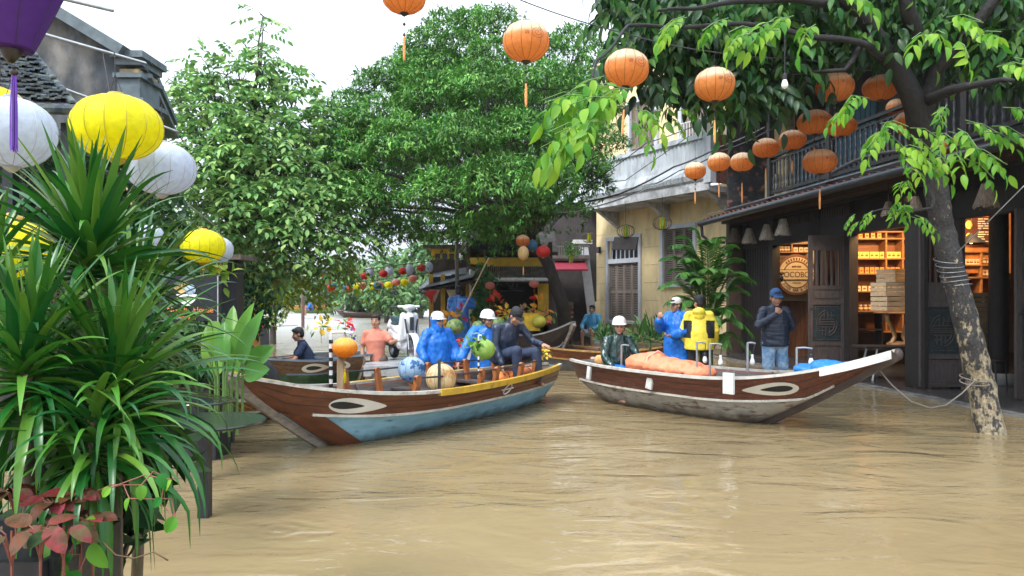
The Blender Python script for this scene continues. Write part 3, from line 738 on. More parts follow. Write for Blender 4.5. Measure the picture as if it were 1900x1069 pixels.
# cream and wood wall piece behind the sign
bb = MB()
x0, x1 = (1432-CX)/F*19.95, (1512-CX)/F*19.95
part = thing('partition_wall', 'inner wall panel, cream above and red brown boards below, behind the round sign', 'wall', ((x0+x1)/2, 19.95, ZF))
bb.box((0, .05, 2.35), (x1-x0, .06, 1.8)); bb.build('cream_panel', mat('cream_inner_wall', (.62, .50, .30), .8, var=.1), part)
bb = MB()
for i in range(9): bb.box((-(x1-x0)/2+(i+.5)*(x1-x0)/9, .05, .72), ((x1-x0)/9-.006, .07, 1.46))
bb.build('board_panel', mat('red_brown_boards', (.20, .085, .04), .55, var=.35, scale=4, stretch=(5, 5, .6)), part)

# chalk menu
mn = thing('menu_board', 'dark chalk menu board with rows of pale writing on the lit inner wall', 'sign', at(1820, 428, 15.55))
bb = MB(); bb.box((0, .02, 0), (.80, .03, .56)); bb.build('board', mat('menu_brown', (.10, .035, .02), .5), mn)
bb = MB()
for i, (a_, c_) in enumerate(((.10, .12), (.14, 0), (.06, .16), (.10, .18), (.08, .22), (.12, .12), (.16, .14), (.12, 0), (.14, .0), (.10, .14))):
    z_ = .24-.048*i-(.03 if i > 4 else 0); bb.box((-.06+a_/2, -.001, z_), (a_, .006, .020))
    if c_: bb.box((-.04+a_+c_/2, -.001, z_), (c_, .006, .018))
bb.build('chalk_lines', mat('chalk', (.8, .74, .6), .8), mn)
bb = MB(); bb.ell((-.25, -.006, .12), (.07, .006, .09)); bb.ell((-.25, -.006, -.12), (.06, .006, .07)); bb.build('picture', box_ye, mn)
pn = MB(); pn.box((0, .0, 0), (1.1, .02, 1.5)); o = pn.build('wall_panel', mat('lit_orange_wall', (.55, .22, .07), .6), None); o.location = at(1826, 440, 15.7)
tag(o, 'orange brown wall panel behind the chalk menu', 'wall panel')

# wooden crates: slatted, pale
def crate_proto():
    t = thing('crate', 'x', 'crate'); bb = MB()
    W_, D_, H_ = .62, .40, .27
    for s in (-1, 1):
        for k in range(3):
            bb.box((0, s*(D_/2), .045+k*.09), (W_, .014, .075)); bb.box((s*(W_/2-.008), 0, .045+k*.09), (.014, D_-.016, .075))
    bb.box((0, 0, .01), (W_-.03, D_-.02, .015)); bb.build('slats', pale_wood, t)
    for s in (-1, 1):
        for u in (-1, 1): bb = MB(); bb.box((s*(W_/2-.03), u*(D_/2-.022), .135), (.03, .03, .26)); bb.build('corner_post', pale_wood, t)
    return t
cr0 = crate_proto()
tbz = H+(CY-577)/F*14.4
for i, (px, d, z, rz, lb) in enumerate((
    (1655, 14.4, tbz+.002, .3, 'pale slatted crate standing on the carved wooden table'),
    (1655, 14.4, tbz+.275, .24, 'upper slatted crate stacked on the crate on the carved table'),
    (1662, 14.9, tbz+.548, .5, 'dark topmost slatted crate over the carved table'),
    (1812, 13.9, ZF+.004, .1, 'lowest crate of the stack behind the leaning tree trunk'),
    (1812, 13.9, ZF+.276, .14, 'second crate from the floor behind the leaning trunk'),
    (1812, 13.9, ZF+.548, .05, 'third crate from the floor behind the leaning trunk'),
    (1812, 13.9, ZF+.820, .12, 'fourth crate from the floor behind the leaning trunk'),
    (1812, 13.9, ZF+1.092, .02, 'fifth crate from the floor behind the leaning trunk'),
    (1812, 13.9, ZF+1.364, .1, 'topmost crate of the stack behind the leaning trunk'))):
    q = at(px, 500, d); dup(cr0, (q.x, q.y, z), rz, lb, 'slatted wooden crates in the shop')
for ch in list(cr0.children): bpy.data.objects.remove(ch)
bpy.data.objects.remove(cr0)
# carved pedestal table
q = at(1668, 577, 14.4)
tb = thing('carved_table', 'small carved wooden table with curved legs holding crates', 'table', (q.x, q.y, .70))
honey = mat('honey_wood', (.36, .19, .08), .4, var=.3, scale=5, stretch=(1, 1, 3)); hh = q.z-.70-.02
bb = MB(); bb.lathe([(0, hh-.03), (.42, hh-.03), (.45, hh-.015), (.42, hh)], n=28); bb.build('tabletop', honey, tb, smooth=40)
for a in (0, 90, 180, 270):
    bb = MB(); ca, sa = math.cos(R(a+20)), math.sin(R(a+20))
    bb.tube([(r*ca, r*sa, z) for r, z in ((.30, hh-.03), (.27, hh*.75), (.14, hh*.45), (.10, hh*.25), (.16, .05), (.22, .02))], [.05, .045, .04, .038, .04, .03], 7); bb.build('leg', honey, tb, smooth=180)
bb = MB(); bb.lathe([(0, 0), (.22, 0), (.22, .03), (.1, .06), (0, .06)], n=20); bb.build('base', honey, tb, smooth=40)
# low work bench with splayed steel legs
q = at(1660, 637, 14.2)
bn = thing('bench', 'low dark bench table with splayed steel legs in the doorway', 'bench', (q.x, q.y, ZF))
bb = MB(); bb.box((0, 0, .70-ZF-.025), (1.35, .60, .04)); bb.build('bench_top', dark_wood, bn)
for sx in (-1, 1):
    for sy in (-1, 1):
        bb = MB(); bb.tube([(sx*.42, sy*.2, .63), (sx*.54, sy*.26, 0)], .02, 8); bb.build('leg', steel, bn)
# small dark chair beyond the column
def chair(label, loc, rz):
    t = thing('chair', label, 'chair', loc, rz); bb = MB(); bb.box((0, 0, .45), (.4, .4, .03)); bb.build('seat', dark_wood, t)
    for sx in (-1, 1):
        for sy in (-1, 1):
            bb = MB(); bb.tube([(sx*.18, sy*.18, .44), (sx*.2, sy*.2, 0)], .014, 6); bb.build('leg', dark_steel, t)
    bb = MB(); bb.tube([(-.18, .18, .45), (-.2, .24, .9), (.2, .24, .9), (.18, .18, .45)], .013, 6); bb.box((0, .23, .78), (.36, .015, .16)); bb.build('backrest', dark_steel, t)
q = at(1835, 600, 12.9); chair('dark metal chair standing beside the round column', (q.x, q.y, ZF), .6)

# ---- wicker lamp shades hanging from the eave
wick = mat('grey_wicker', (.36, .32, .27), .85, var=.4, scale=30, bump=.6, stretch=(1, 1, .2)); wick_d = mat('dark_wicker', (.13, .10, .075), .85, var=.4, scale=30, bump=.6, stretch=(1, 1, .2))
def shade(label, px, py, wpx, d, m, ztop=3.7):
    c = at(px, py, d); wd = wpx/F*d; r = wd/2; h = r*2.0
    t = thing('wicker_lamp_shade', label, 'lamp shade', c, group='wicker shades under the eave')
    bb = MB()
    n = 30
    for j in range(n):
        a = 2*PI*j/n; jz = random.uniform(-.02, .02); ca, sa = math.cos(a), math.sin(a)
        bb.span((ca*r*.36, sa*r*.36, h/2), (ca*r, sa*r, -h/2+jz), r*.17, .006, up=(ca, sa, 0))
    bb.build('straw_cone', m, t)
    bb = MB()
    for rr, z in ((r*.37, h/2), (r*.72, -h*.05), (r*.95, -h*.38)):
        bb.tube([(math.cos(2*PI*k/16)*rr*1.02, math.sin(2*PI*k/16)*rr*1.02, z) for k in range(17)], .007, 5, cap=False)
    bb.build('binding', m, t)
    bb = MB(); bb.tube([(0, 0, h/2-.02), (0, 0, max(ztop-c.z, h/2+.05))], .005, 5); bb.build('cord', cable_m, t)
shade('dark wicker lamp shade, farthest left under the eave', 1363, 437, 26, 20.6, wick_d); shade('brown grey wicker shade second from the left under the eave', 1390, 438, 27, 20.0, wick)
shade('pale wicker shade third from the left under the eave', 1423, 431, 28, 18.9, wick); shade('pale grey wicker shade over the blue capped man', 1453, 422, 30, 17.9, wick)
shade('dark wicker shade hanging before the lit shelves', 1648, 388, 26, 13.6, wick_d); shade('dark wicker shade beside the leaning trunk', 1699, 378, 26, 12.6, wick_d)
shade('large dark wicker shade hanging right of the trunk', 1830, 364, 44, 10.9, wick_d)
# black pendant lamp before the menu
c = at(1802, 452, 14.6); t = thing('pendant_lamp', 'black metal pendant lamp before the chalk menu', 'lamp', c)
bb = MB(); bb.lathe([(.02, .2), (.05, .17), (.28, 0), (.27, -.01), (.04, .15)], n=24, cap=False); bb.build('shade', black_p, t, smooth=60)
bb = MB(); bb.ell((0, 0, .04), .045); bb.build('bulb', mat('lit_bulb', (1, .75, .4), emit=4, bump=0), t); bb = MB(); bb.tube([(0, 0, .19), (0, 0, 3.6-c.z)], .006, 5); bb.build('cord', cable_m, t)

# ---- cream house with balcony
CO = Vector((7.0, 21.3, 0)); CG = Vector((-.496, .868, 0)).normalized(); CM = Vector((-CG.y, CG.x, 0))   # CM: out towards the street
CM = Vector((-.868, -.496, 0)).normalized()
house = thing('cream_house', 'cream walled house with grey fluted balcony and brown louvred shutters', 'house', CO, math.atan2(CG.y, CG.x)-PI/2)
def K(p, q, z): return Vector((-q, p, z))       # p along the facade away from us, q out towards the street
def kp(px): return meet(px, CO, CG)
tL = kp(1093); tR = -.6
w0, w1 = kp(1190), kp(1127); v0, v1 = kp(1292), kp(1228)
def zat(py, p): return H+(CY-py)/F*(CO+CG*p).y
bb = MB()
zt = 3.55; zb1 = zat(600, (w0+w1)/2); zb2 = zat(532, (v0+v1)/2)
zt1 = zat(440, (w0+w1)/2); zt2 = zat(418, (v0+v1)/2)
def wallseg(p0, p1, z0, z1): bb.box(K((p0+p1)/2, -.15, (z0+z1)/2), (.3, p1-p0, z1-z0))
ZT = 5.0
wallseg(tR, v0, -1, ZT); wallseg(v0, v1, -1, zb2); wallseg(v0, v1, zt2, ZT); wallseg(v1, w0, -1, ZT); wallseg(w0, w1, -1, zb1); wallseg(w0, w1, zt1, ZT); wallseg(w1, tL, -1, ZT)
bb.box(K(tL-.15, -2.3, 2), (4.0, .3, 6)); bb.box(K(tR, -2.2, 3), (4.0, .3, 8))
wallo = bb.build('ground_wall', yel_wall, house)
bb = MB()
for z in (.9, 1.5, 2.1, 2.7, 3.3, 3.9): 
    for a, c_ in ((tR, v0-.14), (v1+.14, w0-.14), (w1+.14, tL)): bb.box(K((a+c_)/2, .002, z), (.01, c_-a, .016))
bb.build('course_lines', mat('wall_joint', (.52, .43, .25), .9, bump=0), house)  # joints in a darker tone of the wall colour
bb = MB(); wallz = ZT
bb.box(K((tR+tL)/2, -.2, 7.9), (.3, tL-tR, 4.8)); bb.box(K(tL-.15, -2.3, 7.5), (4.0, .28, 5.5)); bb.build('upper_wall', yel_wall, house)
def louvre_window(p0, p1, z0, z1, ztrans, nleaf, parent, q=0.0, name='window'):
    fr = MB(); wv = .13
    fr.box(K(p0-wv/2, q+.02, (z0+z1)/2), (.1, wv, z1-z0+.1)); fr.box(K(p1+wv/2, q+.02, (z0+z1)/2), (.1, wv, z1-z0+.1))
    fr.box(K((p0+p1)/2, q+.025, z1+.07), (.11, p1-p0+2*wv, .14)); fr.box(K((p0+p1)/2, q+.03, z0-.06), (.14, p1-p0+2*wv+.06, .1))
    if ztrans: fr.box(K((p0+p1)/2, q+.015, ztrans), (.08, p1-p0, .16))
    f = fr.build(name, pale_frame, parent)
    zs = ztrans-.08 if ztrans else z1
    lv = MB(); lw = (p1-p0)/nleaf
    for i in range(nleaf):
        a = p0+i*lw
        for zz0, zz1 in ((z0, z0+(zs-z0)*.48), (z0+(zs-z0)*.52, zs)):
            lv.box(K(a+.035, q-.03, (zz0+zz1)/2), (.04, .05, zz1-zz0)); lv.box(K(a+lw-.035, q-.03, (zz0+zz1)/2), (.04, .05, zz1-zz0))
            n = max(3, int((zz1-zz0)/.06))
            for k in range(n): lv.box(K(a+lw/2, q-.035, zz0+(k+.5)*(zz1-zz0)/n), (.045, lw-.12, .01), rot=(0, R(-38), 0))
        lv.box(K(a+lw/2, q-.03, (z0+zs)/2), (.045, lw-.02, (zs-z0)*.045)); lv.box(K(a+lw/2, q-.03, z0+.03), (.045, lw-.02, .06)); lv.box(K(a+lw/2, q-.03, zs-.03), (.045, lw-.02, .06))
    lv.build('louvre_shutter', shutter_m, f)
    bk = MB(); bk.box(K((p0+p1)/2, q-.12, (z0+z1)/2), (.03, p1-p0, z1-z0)); bk.build('dark_pane', black_p, f)
    if ztrans:
        gl = MB()
        for i in range(7): gl.box(K(p0+(i+.5)*(p1-p0)/7, q-.05, (ztrans+z1)/2), (.02, .05, z1-ztrans)); 
        gl.build('transom_bars', pale_frame, f)
louvre_window(w0+.1, w1-.1, zb1+.1, zt1-.1, zat(484, (w0+w1)/2), 4, house)
louvre_window(v0+.1, v1-.1, zb2+.1, zt2-.1, None, 3, house)
# corner pilaster, leaning white corner post, downpipe
bb = MB(); bb.box(K(tL+.02, .02, 2.4), (.34, .34, 5.2)); bb.build('corner_pier', mat('white_pier', (.55, .55, .55), .7, var=.15), house)
# balcony: fluted parapet that bellies out at the foot
bp0 = meet(1316, CO+CM*1.1, CG); bp1 = meet(1090, CO+CM*1.1, CG)
ZS = 4.72; ZR = 6.25
bb = MB(); bb.box(K((bp0+bp1)/2, .53, ZS), (1.12, bp1-bp0, .16)); bb.box(K((bp0+bp1)/2, 1.12, ZS+.08), (.08, bp1-bp0+.06, .26)); bb.build('balcony_slab', mat('white_slab', (.55, .56, .58), .8, var=.15, col2=(.32, .33, .34), mixs=2), house)
bb = MB()
for p in (bp0+.3, (bp0+bp1)/2, bp1-.3):
    bb = MB(); bb.add([K(p-.09, 0, ZS-.65), K(p+.09, 0, ZS-.65), K(p+.09, 0, ZS-.08), K(p-.09, 0, ZS-.08), K(p-.09, .9, ZS-.08), K(p+.09, .9, ZS-.08)], [(0, 3, 4), (1, 5, 2), (0, 4, 5, 1), (2, 5, 4, 3), (0, 1, 2, 3)])
    bb.build('bracket', mat('white_slab', (.5, .5, .5)), house)
def fluted(pa, pb, name, face_q=True):
    bb = MB(); n = int(abs(pb-pa)/.085); rings = []
    prf = [(ZS+.2, .02), (ZS+.28, .10), (ZS+.42, .15), (ZS+.56, .10), (ZS+.7, .02), (ZS+.9, -.01), (ZR-.08, -.01)]
    for i in range(n+1):
        p = pa+(pb-pa)*i/n; e = .045 if i % 2 else 0
        rings.append([K(p, 1.1+o+e, z) for z, o in prf])
    bb.loft(rings, closed=False, cap=False); return bb.build(name, grey_conc, house)
fluted(bp0+.15, bp1, 'fluted_parapet')
bb = MB(); bb.box(K((bp0+bp1)/2, 1.08, ZR), (.2, bp1-bp0+.2, .14)); bb.box(K(bp0, 1.08, (ZS+ZR)/2+.1), (.22, .28, ZR-ZS-.1)); bb.build('parapet_coping', grey_conc, house)
bb = MB(); bb.box(K(bp0, .5, (ZS+ZR)/2+.1), (.95, .14, ZR-ZS-.15)); bb.build('side_parapet', brick_m, house)
bb = MB()
for i in range(16):
    q = i/15; bb.tube([K(bp0+.25, .1+q, ZR+.07), K(bp0+.25, .1+q, ZR+.55)], .018, 6)
for i in range(14): bb.tube([K(bp0+.1+i*.12, 1.08, ZR+.07), K(bp0+.1+i*.12, 1.08, ZR+.5)], .018, 6)
bb.tube([K(bp0+.25, .05, ZR+.55), K(bp0+.25, 1.1, ZR+.55)], .02, 6); bb.tube([K(bp0+.1, 1.08, ZR+.52), K(bp0+1.7, 1.08, ZR+.52)], .02, 6)
bb.build('white_rail', white_p, house)
# upper louvred windows
uw = (bp1-bp0)
louvre_window(bp0+1.2, bp0+2.3, 5.3, 8.3, None, 4, house); louvre_window(bp0+3.6, bp0+4.9, 5.3, 8.3, None, 4, house)
# meter box, wall pipe
bb = MB(); p_ = kp(1113); bb.box(K(p_, .06, zat(464, p_)), (.1, .14, .22)); bb.build('meter_box', dark_steel, house)
# sign board hung before the transom
q = at(1160, 452, 24.0)
bb = MB(); t = thing('hanging_board', 'dark carved board tilted before the transom of the cream house', 'sign', q, house.rotation_euler.z+.05, rot=(0, R(-3), house.rotation_euler.z+.2+R(90)))
bb.box((0, 0, 0), (.98, .05, .42), rot=(R(14), 0, 0)); bb.build('board', mat('old_board', (.06, .045, .04), .7), t)
bb = MB(); RX_ = Matrix.Rotation(R(14), 4, 'X')
for k_ in range(13): bb.box((-.36+.06*k_, -.03, .03), (.016, .012, .12), rot=(0, R(random.choice((-20, 0, 20))), 0), M=RX_)
for k_ in range(11): bb.box((-.30+.06*k_, -.03, -.12), (.03, .012, .04), M=RX_)
bb.build('carved_strokes', mat('faded_letters', (.2, .17, .15), .8), t)
# pale sloping corner post standing left of the house
a = onz(1108, 637, 0); dd = a.y
bb = MB(); t = thing('leaning_pillar', 'tall white square pillar leaning at the corner of the cream house', 'pillar', (a.x, a.y, 0))
bb.span(at(1107, 660, dd), at(1082, 452, dd), .30, .16, up=(0, 1, 0)); bb.build('shaft', mat('white_pillar', (.6, .62, .66), .6, var=.1), t, wc=True)
bb = MB(); bb.box(at(1080, 449, dd), (.7, .3, .14)); bb.build('cap', white_p, t, wc=True)
# ------------------------------------------------------------ boats
boat_brown = mat('brown_boat_planks', (.17, .055, .024), .42, var=.35, scale=4, bump=.25, stretch=(1, 6, 6), col2=(.10, .03, .015), mixs=2, coat=.2)
boat_brown2 = mat('worn_maroon_planks', (.13, .04, .026), .45, var=.35, scale=4, bump=.3, stretch=(1, 6, 6), col2=(.24, .12, .10), mixs=5, c2lo=.58, c2hi=.70)
boat_blue = mat('pale_blue_hull_paint', (.26, .50, .66), .5, var=.18, scale=3, bump=.2, col2=(.08, .18, .24), mixs=4, c2lo=.57, c2hi=.72, stretch=(1, 2, 3))
boat_grey = mat('worn_grey_hull', (.42, .42, .41), .6, var=.2, scale=3, bump=.3, col2=(.12, .08, .06), mixs=3, c2lo=.50, c2hi=.62, stretch=(1, 2, 4))
stain(boat_blue, .0, .12, (.05, .06, .05), .9, 6); stain(boat_grey, .02, .20, (.07, .055, .045), .9, 5)
boat_dark = mat('dark_tarred_wood', (.045, .03, .026), .45, var=.4, scale=6, bump=.4)
boat_green = mat('green_hull_paint', (.05, .17, .075), .45, var=.2, scale=3, bump=.2, col2=(.03, .08, .04), mixs=4)
stem_m = mat('grey_stem_wood', (.24, .20, .16), .7, var=.4, scale=9, bump=.4, stretch=(1, 1, 3))
rail_pale = mat('pale_rail_paint', (.55, .53, .48), .5, var=.2, scale=8, col2=(.25, .2, .16), mixs=6, c2lo=.55, c2hi=.7)
rail_yel = mat('mustard_rail_paint', (.55, .34, .03), .45, var=.2, scale=8, col2=(.2, .12, .03), mixs=7, c2lo=.58, c2hi=.7)
inside_m = mat('wet_inner_planks', (.07, .055, .05), .4, var=.4, scale=5, bump=.3, stretch=(1, 6, 6))
orangew = mat('varnished_post', (.30, .10, .03), .4, var=.3, scale=6, stretch=(4, 4, 1))
eye_w = mat('eye_white', (.75, .74, .70), .5, var=.05, bump=0)

class Hull:
    def __init__(s, L, B, g, sheer_b, sheer_s, kb=.80, ks=.18, draft=.12, xm=.45, pb=2.2, ps=2.2, sw=.25, strake=.45, xe=None):
        s.L = L; s.B = B; s.g0 = g; s.sb = sheer_b; s.ss = sheer_s; s.kb = kb; s.ks = ks; s.dr = draft; s.xm = xm; s.pb = pb; s.ps = ps; s.sw = sw; s.stk = strake
    def b(s, u):      # half beam at the gunwale
        if u > s.xm: t = (u-s.xm)/(1-s.xm); return s.B*max(1-t**s.pb, 0)+.012
        t = (s.xm-u)/s.xm; return s.B*(s.sw+(1-s.sw)*(1-t**s.ps))
    def g(s, u):
        if u > s.xm: t = (u-s.xm)/(1-s.xm); return s.g0+(s.sb-s.g0)*t**2.4
        t = (s.xm-u)/s.xm; return s.g0+(s.ss-s.g0)*t**2.2
    def k(s, u):
        if u > s.kb: t = (u-s.kb)/(1-s.kb); return -s.dr+(s.g(1)-.03+s.dr)*(t**1.15)
        if u < s.ks: t = (s.ks-u)/s.ks; return -s.dr+(s.dr+s.ss*.45)*t**1.6
        return -s.dr
    def strake(s, u):
        k = s.k(u); g = s.g(u); z = s.g0*(1-s.stk)
        z = z+(g-s.g0)*.75
        return max(z, k+(g-k)*.02) if z < g-.06 else g-.06
    def sec(s, u, v, side, off=0):
        """v 0..1 keel to strake line, 1..2 strake to gunwale"""
        B = s.b(u); k = s.k(u); g = s.g(u); zs = min(max(s.strake(u), k+.004), g-.004)
        # width as function of height: full flare profile
        if v <= 1: z = k+(zs-k)*v
        else: z = zs+(g-zs)*(v-1)
        h = (z-k)/max(g-k, 1e-4); wdt = B*(min(h, 1)**.42)*(.80+.20*h)
        return Vector((u*s.L, side*(wdt+off), z))
def us(n): return [i/n for i in range(n+1)]

def make_boat(label, stern, bow, hull, mats, name='wooden_boat', cat='boat', group=None, bands=None, stem_w=.05, rail2=None, seats=(.25, .55), z=0, eye=None, eyer=(.60, .74), side_eye=(-1, 1), benches=True, stem_mat=None, roll=0, stem_band=0):
    s = Vector(stern); b_ = Vector(bow); d = b_-s
    t = thing(name, label, cat, (s.x, s.y, z), math.atan2(d.y, d.x), group)
    up_m, low_m, rail_m, in_m = mats; h = hull; N_ = 44
    low = MB()
    for sd in (-1, 1):
        rings = []
        for u in us(N_): rings.append([h.sec(u, v, sd) for v in (0, .08, .2, .4, .6, .8, 1)])
        low.loft(rings if sd > 0 else rings[::-1], closed=False, cap=False)
    low.add([h.sec(0, v, sd) for sd in (-1,) for v in (0, .2, .5, 1, 1.5, 2)]+[h.sec(0, v, 1) for v in (2, 1.5, 1, .5, .2)], [tuple(range(11))])
    low.build('lower_hull', low_m, t, smooth=40)
    up = MB()
    for sd in (-1, 1):
        rings = []
        for u in us(N_): rings.append([h.sec(u, v, sd, .010) for v in (1, 1.33, 1.66, 2)]+[h.sec(u, v, sd, -.022) for v in (2, 1.5, 1)])
        up.loft(rings if sd > 0 else rings[::-1], closed=True, cap=True)
    up.build('side_planks', up_m, t, smooth=40)
    ins = MB()
    rings = []
    for u in us(N_)[1:-2]:
        r = [h.sec(u, v, -1, -.03) for v in (1.9, 1.4, 1, .6)]; fl = max(h.k(u)+.10, .03)
        r = [Vector((p.x, p.y if abs(p.y) > .01 else -.01, max(p.z, fl))) for p in r]
        rings.append(r+[Vector((p.x, -p.y, p.z)) for p in r[::-1]])
    ins.loft(rings, closed=False, cap=False); ins.build('inner_lining', in_m, t, smooth=40)
    rl = MB()
    a, c_ = [], []
    for sd in (-1, 1):
        pts = [h.sec(u, 2, sd, .012)+Vector((0, 0, .012)) for u in us(N_)]
        rings = [[p+Vector((0, -.03, -.018)), p+Vector((0, .03, -.018)), p+Vector((0, .03, .018)), p+Vector((0, -.03, .018))] for p in pts]
        rl.loft(rings)
    rail = rl.build('gunwale_rail', rail_m, t)
    if rail2:
        rb = MB()
        for sd in (-1, 1):
            pts = [h.sec(u, 2, sd, .024)+Vector((0, 0, .0)) for u in [rail2[0]+(rail2[1]-rail2[0])*i/24 for i in range(25)]]
            rb.loft([[p+Vector((0, -.035, -.035)), p+Vector((0, .035, -.035)), p+Vector((0, .035, .036)), p+Vector((0, -.035, .036))] for p in pts])
        rb.build('painted_rail', rail2[2], t)
    bt = MB()      # rubbing batten along the strake line
    for sd in (-1, 1):
        pts = [h.sec(u, 1.02, sd, .016) for u in us(N_)[1:int(N_*.90)]]
        bt.loft([[p+Vector((0, -.012, -.014)), p+Vector((0, .012, -.014)), p+Vector((0, .012, .014)), p+Vector((0, -.012, .014))] for p in pts])
    bt.build('batten', rail_m, t)
    sl = MB()      # seams between the planks
    for sd in (-1, 1):
        for v in (1.36, 1.68):
            sl.tube([h.sec(u, v, sd, .0105) for u in us(N_)[1:-2]], .0035, 4, cap=False)
    sl.build('plank_seams', boat_dark, t)
    sl = MB()
    for sd in (-1, 1):
        for u in us(N_)[2:-3:2]:
            for v in (1.1, 1.9): sl.ell(h.sec(u, v, sd, .012), .006, n=6)
    sl.build('nail_heads', stem_m, t)
    sm_ = MB()     # stem: a board down the raked bow
    rings = []
    for i in range(25):
        u = h.kb-.03+(1-h.kb+.03)*i/24; zz = h.k(u); p = Vector((u*h.L+.03, 0, zz-.012))
        d0 = Vector(((1/24)*(1-h.kb)*h.L, 0, h.k(min(u+.01, 1))-h.k(min(u+.01, 1)-.01))).normalized()
        wd = stem_w*(1 if i < 22 else 1.2)
        rings.append([p+Vector((.02, -wd*.6, -.035)), p+Vector((.02, wd*.6, -.035)), p+Vector((-.05, wd, .055)), p+Vector((-.05, -wd, .055))])
    sm_.loft(rings); sm_.build('stem', stem_mat or stem_m, t, smooth=50)
    if stem_band:
        sb_ = MB()
        for sd in (-1, 1):
            rings = []
            for i in range(25):
                u = h.kb-.035+(1-h.kb+.0)*i/24; r = []
                zs = h.strake(u); k = h.k(u)
                for q in [i_/12 for i_ in range(13)]:
                    uu = max(u-stem_band*q, .3); zz = min(k+.01+0*q, zs); 
                    # point on the skin at station uu and height k(u)
                    kk = h.k(uu); zs2 = h.strake(uu); v = (zz-kk)/max(zs2-kk, 1e-4)
                    v = min(max(v, 0.004), 1.0); r.append(h.sec(uu, v, sd, .012))
                rings.append(r)
            sb_.loft(rings, closed=False, cap=False)
        sb_.build('stem_planks', up_m, t, smooth=50)
    if benches:
        for u in seats:
            bb = MB(); B = h.b(u)-.035; g = h.g(u)
            bb.box((u*h.L, 0, g-.10), (.24, B*2*.93, .03)); bb.build('thwart', in_m, t)
    bd = MB(); # foredeck and sternsheets
    for ua, ub in ((.86, .985), (.01, .09)):
        rings = []; bd = MB()
        for i in range(7):
            u = ua+(ub-ua)*i/6; p = h.sec(u, 2, 1, -.03); rings.append([Vector((p.x, -p.y, p.z-.02)), Vector((p.x, 0, p.z-.005)), Vector((p.x, p.y, p.z-.02)), Vector((p.x, p.y, p.z-.05)), Vector((p.x, -p.y, p.z-.05))])
        bd.loft(rings); bd.build('end_deck', in_m, t)
    for u in (.18, .38, .62, .78):
        rb = MB()
        for sd in (-1, 1): rb.tube([h.sec(u, v, sd, -.04)+Vector((0, 0, .02)) for v in (.5, 1, 1.5, 1.95)], .018, 5)
        rb.build('rib', in_m, t)
    if eye:
        for sd in side_eye:
            for nm, sc, m, off, sh in (('eye_white', 1.0, eye_w, .016, 0), ('eye_pupil', .56, black_p, .020, eye.get('pup', -.16))):
                e = MB(); u0, u1 = eyer; n = 28; vm = eye.get('v', 1.52); hv = eye.get('h', .30)
                ring = []
                for k_ in range(n):
                    a_ = 2*PI*k_/n; ca, sa = math.cos(a_), math.sin(a_)
                    # teardrop: round at one end, drawn out at the other
                    x = ca; y = sa*(1-.45*ca*eye.get('dir', 1))*(.8+.2*abs(sa))
                    if nm == 'eye_pupil': y *= .82
                    ring.append((x*sc+sh*0, y*sc))
                cen = ((u0+u1)/2+sh*(u1-u0)/2*(1 if nm == 'eye_pupil' else 0), vm)
                vs = []; fs = []
                for lv in (0.0, .35, .7, 1.0):
                    for (x, y) in ring: vs.append(h.sec(cen[0]+x*lv*(u1-u0)/2, cen[1]+y*lv*hv, sd, off))
                for l_ in range(3):
                    for k_ in range(n): a = l_*n+k_; c2 = l_*n+(k_+1) % n; fs.append((a, c2, c2+n, a+n))
                e.add(vs, fs); e.build(nm, m, t, smooth=180)
    return t

# left boat
HL = Hull(5.95, .70, .50, .86, .52, kb=.76, ks=.16, draft=.12, xm=.52, pb=2.3, ps=2.0, sw=.16, strake=.46)
s0 = Vector((.67, 12.1)); b0 = Vector((-2.72, 7.17))
boatL = make_boat('long brown and pale blue wooden boat with painted eye in the middle foreground', (*s0, 0), (*b0, 0), HL, (boat_brown, boat_blue, rail_pale, inside_m), rail2=(.04, .62, rail_yel),
                  eye={'dir': -1, 'h': .31, 'v': 1.46, 'pup': .40}, eyer=(.735, .845), side_eye=(-1, 1), seats=(.3, .5, .68), stem_band=.05)
def on_boat(t, p): return world(t) @ Vector(p)
# stanchions with a rod threaded through
for sd in (-1, 1):
    for i, u in enumerate((.19, .28, .40, .46, .56, .66)):
        bb = MB(); p = HL.sec(u, 2, sd, -.06); q = p+Vector((0, sd*-.02, .20))
        bb.span((p.x, p.y-sd*.09, p.z-.2), (q.x, q.y, q.z-.04), .075, .05, up=(0, 1, 0)); bb.tube([(q.x, q.y-.025, q.z-.04), (q.x, q.y+.025, q.z-.04)], .042, 10); bb.build('stanchion', orangew, boatL)
    bb = MB(); bb.tube([HL.sec(u, 2, sd, -.07)+Vector((0, 0, .17)) for u in (.17, .25, .34, .43, .50, .58, .67)], .012, 6); bb.build('hand_rod', dark_steel, boatL)
# ring mark on the side
for sd in (-1, 1):
    bb = MB(); uc = .36
    n = 24; pts = [HL.sec(uc+.0145*math.cos(2*PI*k/n), 1.5+.30*math.sin(2*PI*k/n), sd, .022) for k in range(n+1)]; bb.tube(pts, .010, 5, cap=False)
    bb.tube([HL.sec(uc-.026, 1.5, sd, .022), HL.sec(uc+.026, 1.5, sd, .022)], .009, 5); bb.build('ring_mark', eye_w, boatL)
# yellow bow deck board
bb = MB(); rings = []
for i in range(7):
    u = .90+.095*i/6; p = HL.sec(u, 2, 1, .0); rings.append([Vector((p.x, -p.y, p.z+.022)), Vector((p.x, 0, p.z+.045)), Vector((p.x, p.y, p.z+.022)), Vector((p.x, p.y, p.z+.0)), Vector((p.x, -p.y, p.z+.0))])
bb.loft(rings); bb.build('yellow_bow_deck', mat('bright_yellow_paint', (.85, .62, .02), .4), boatL)

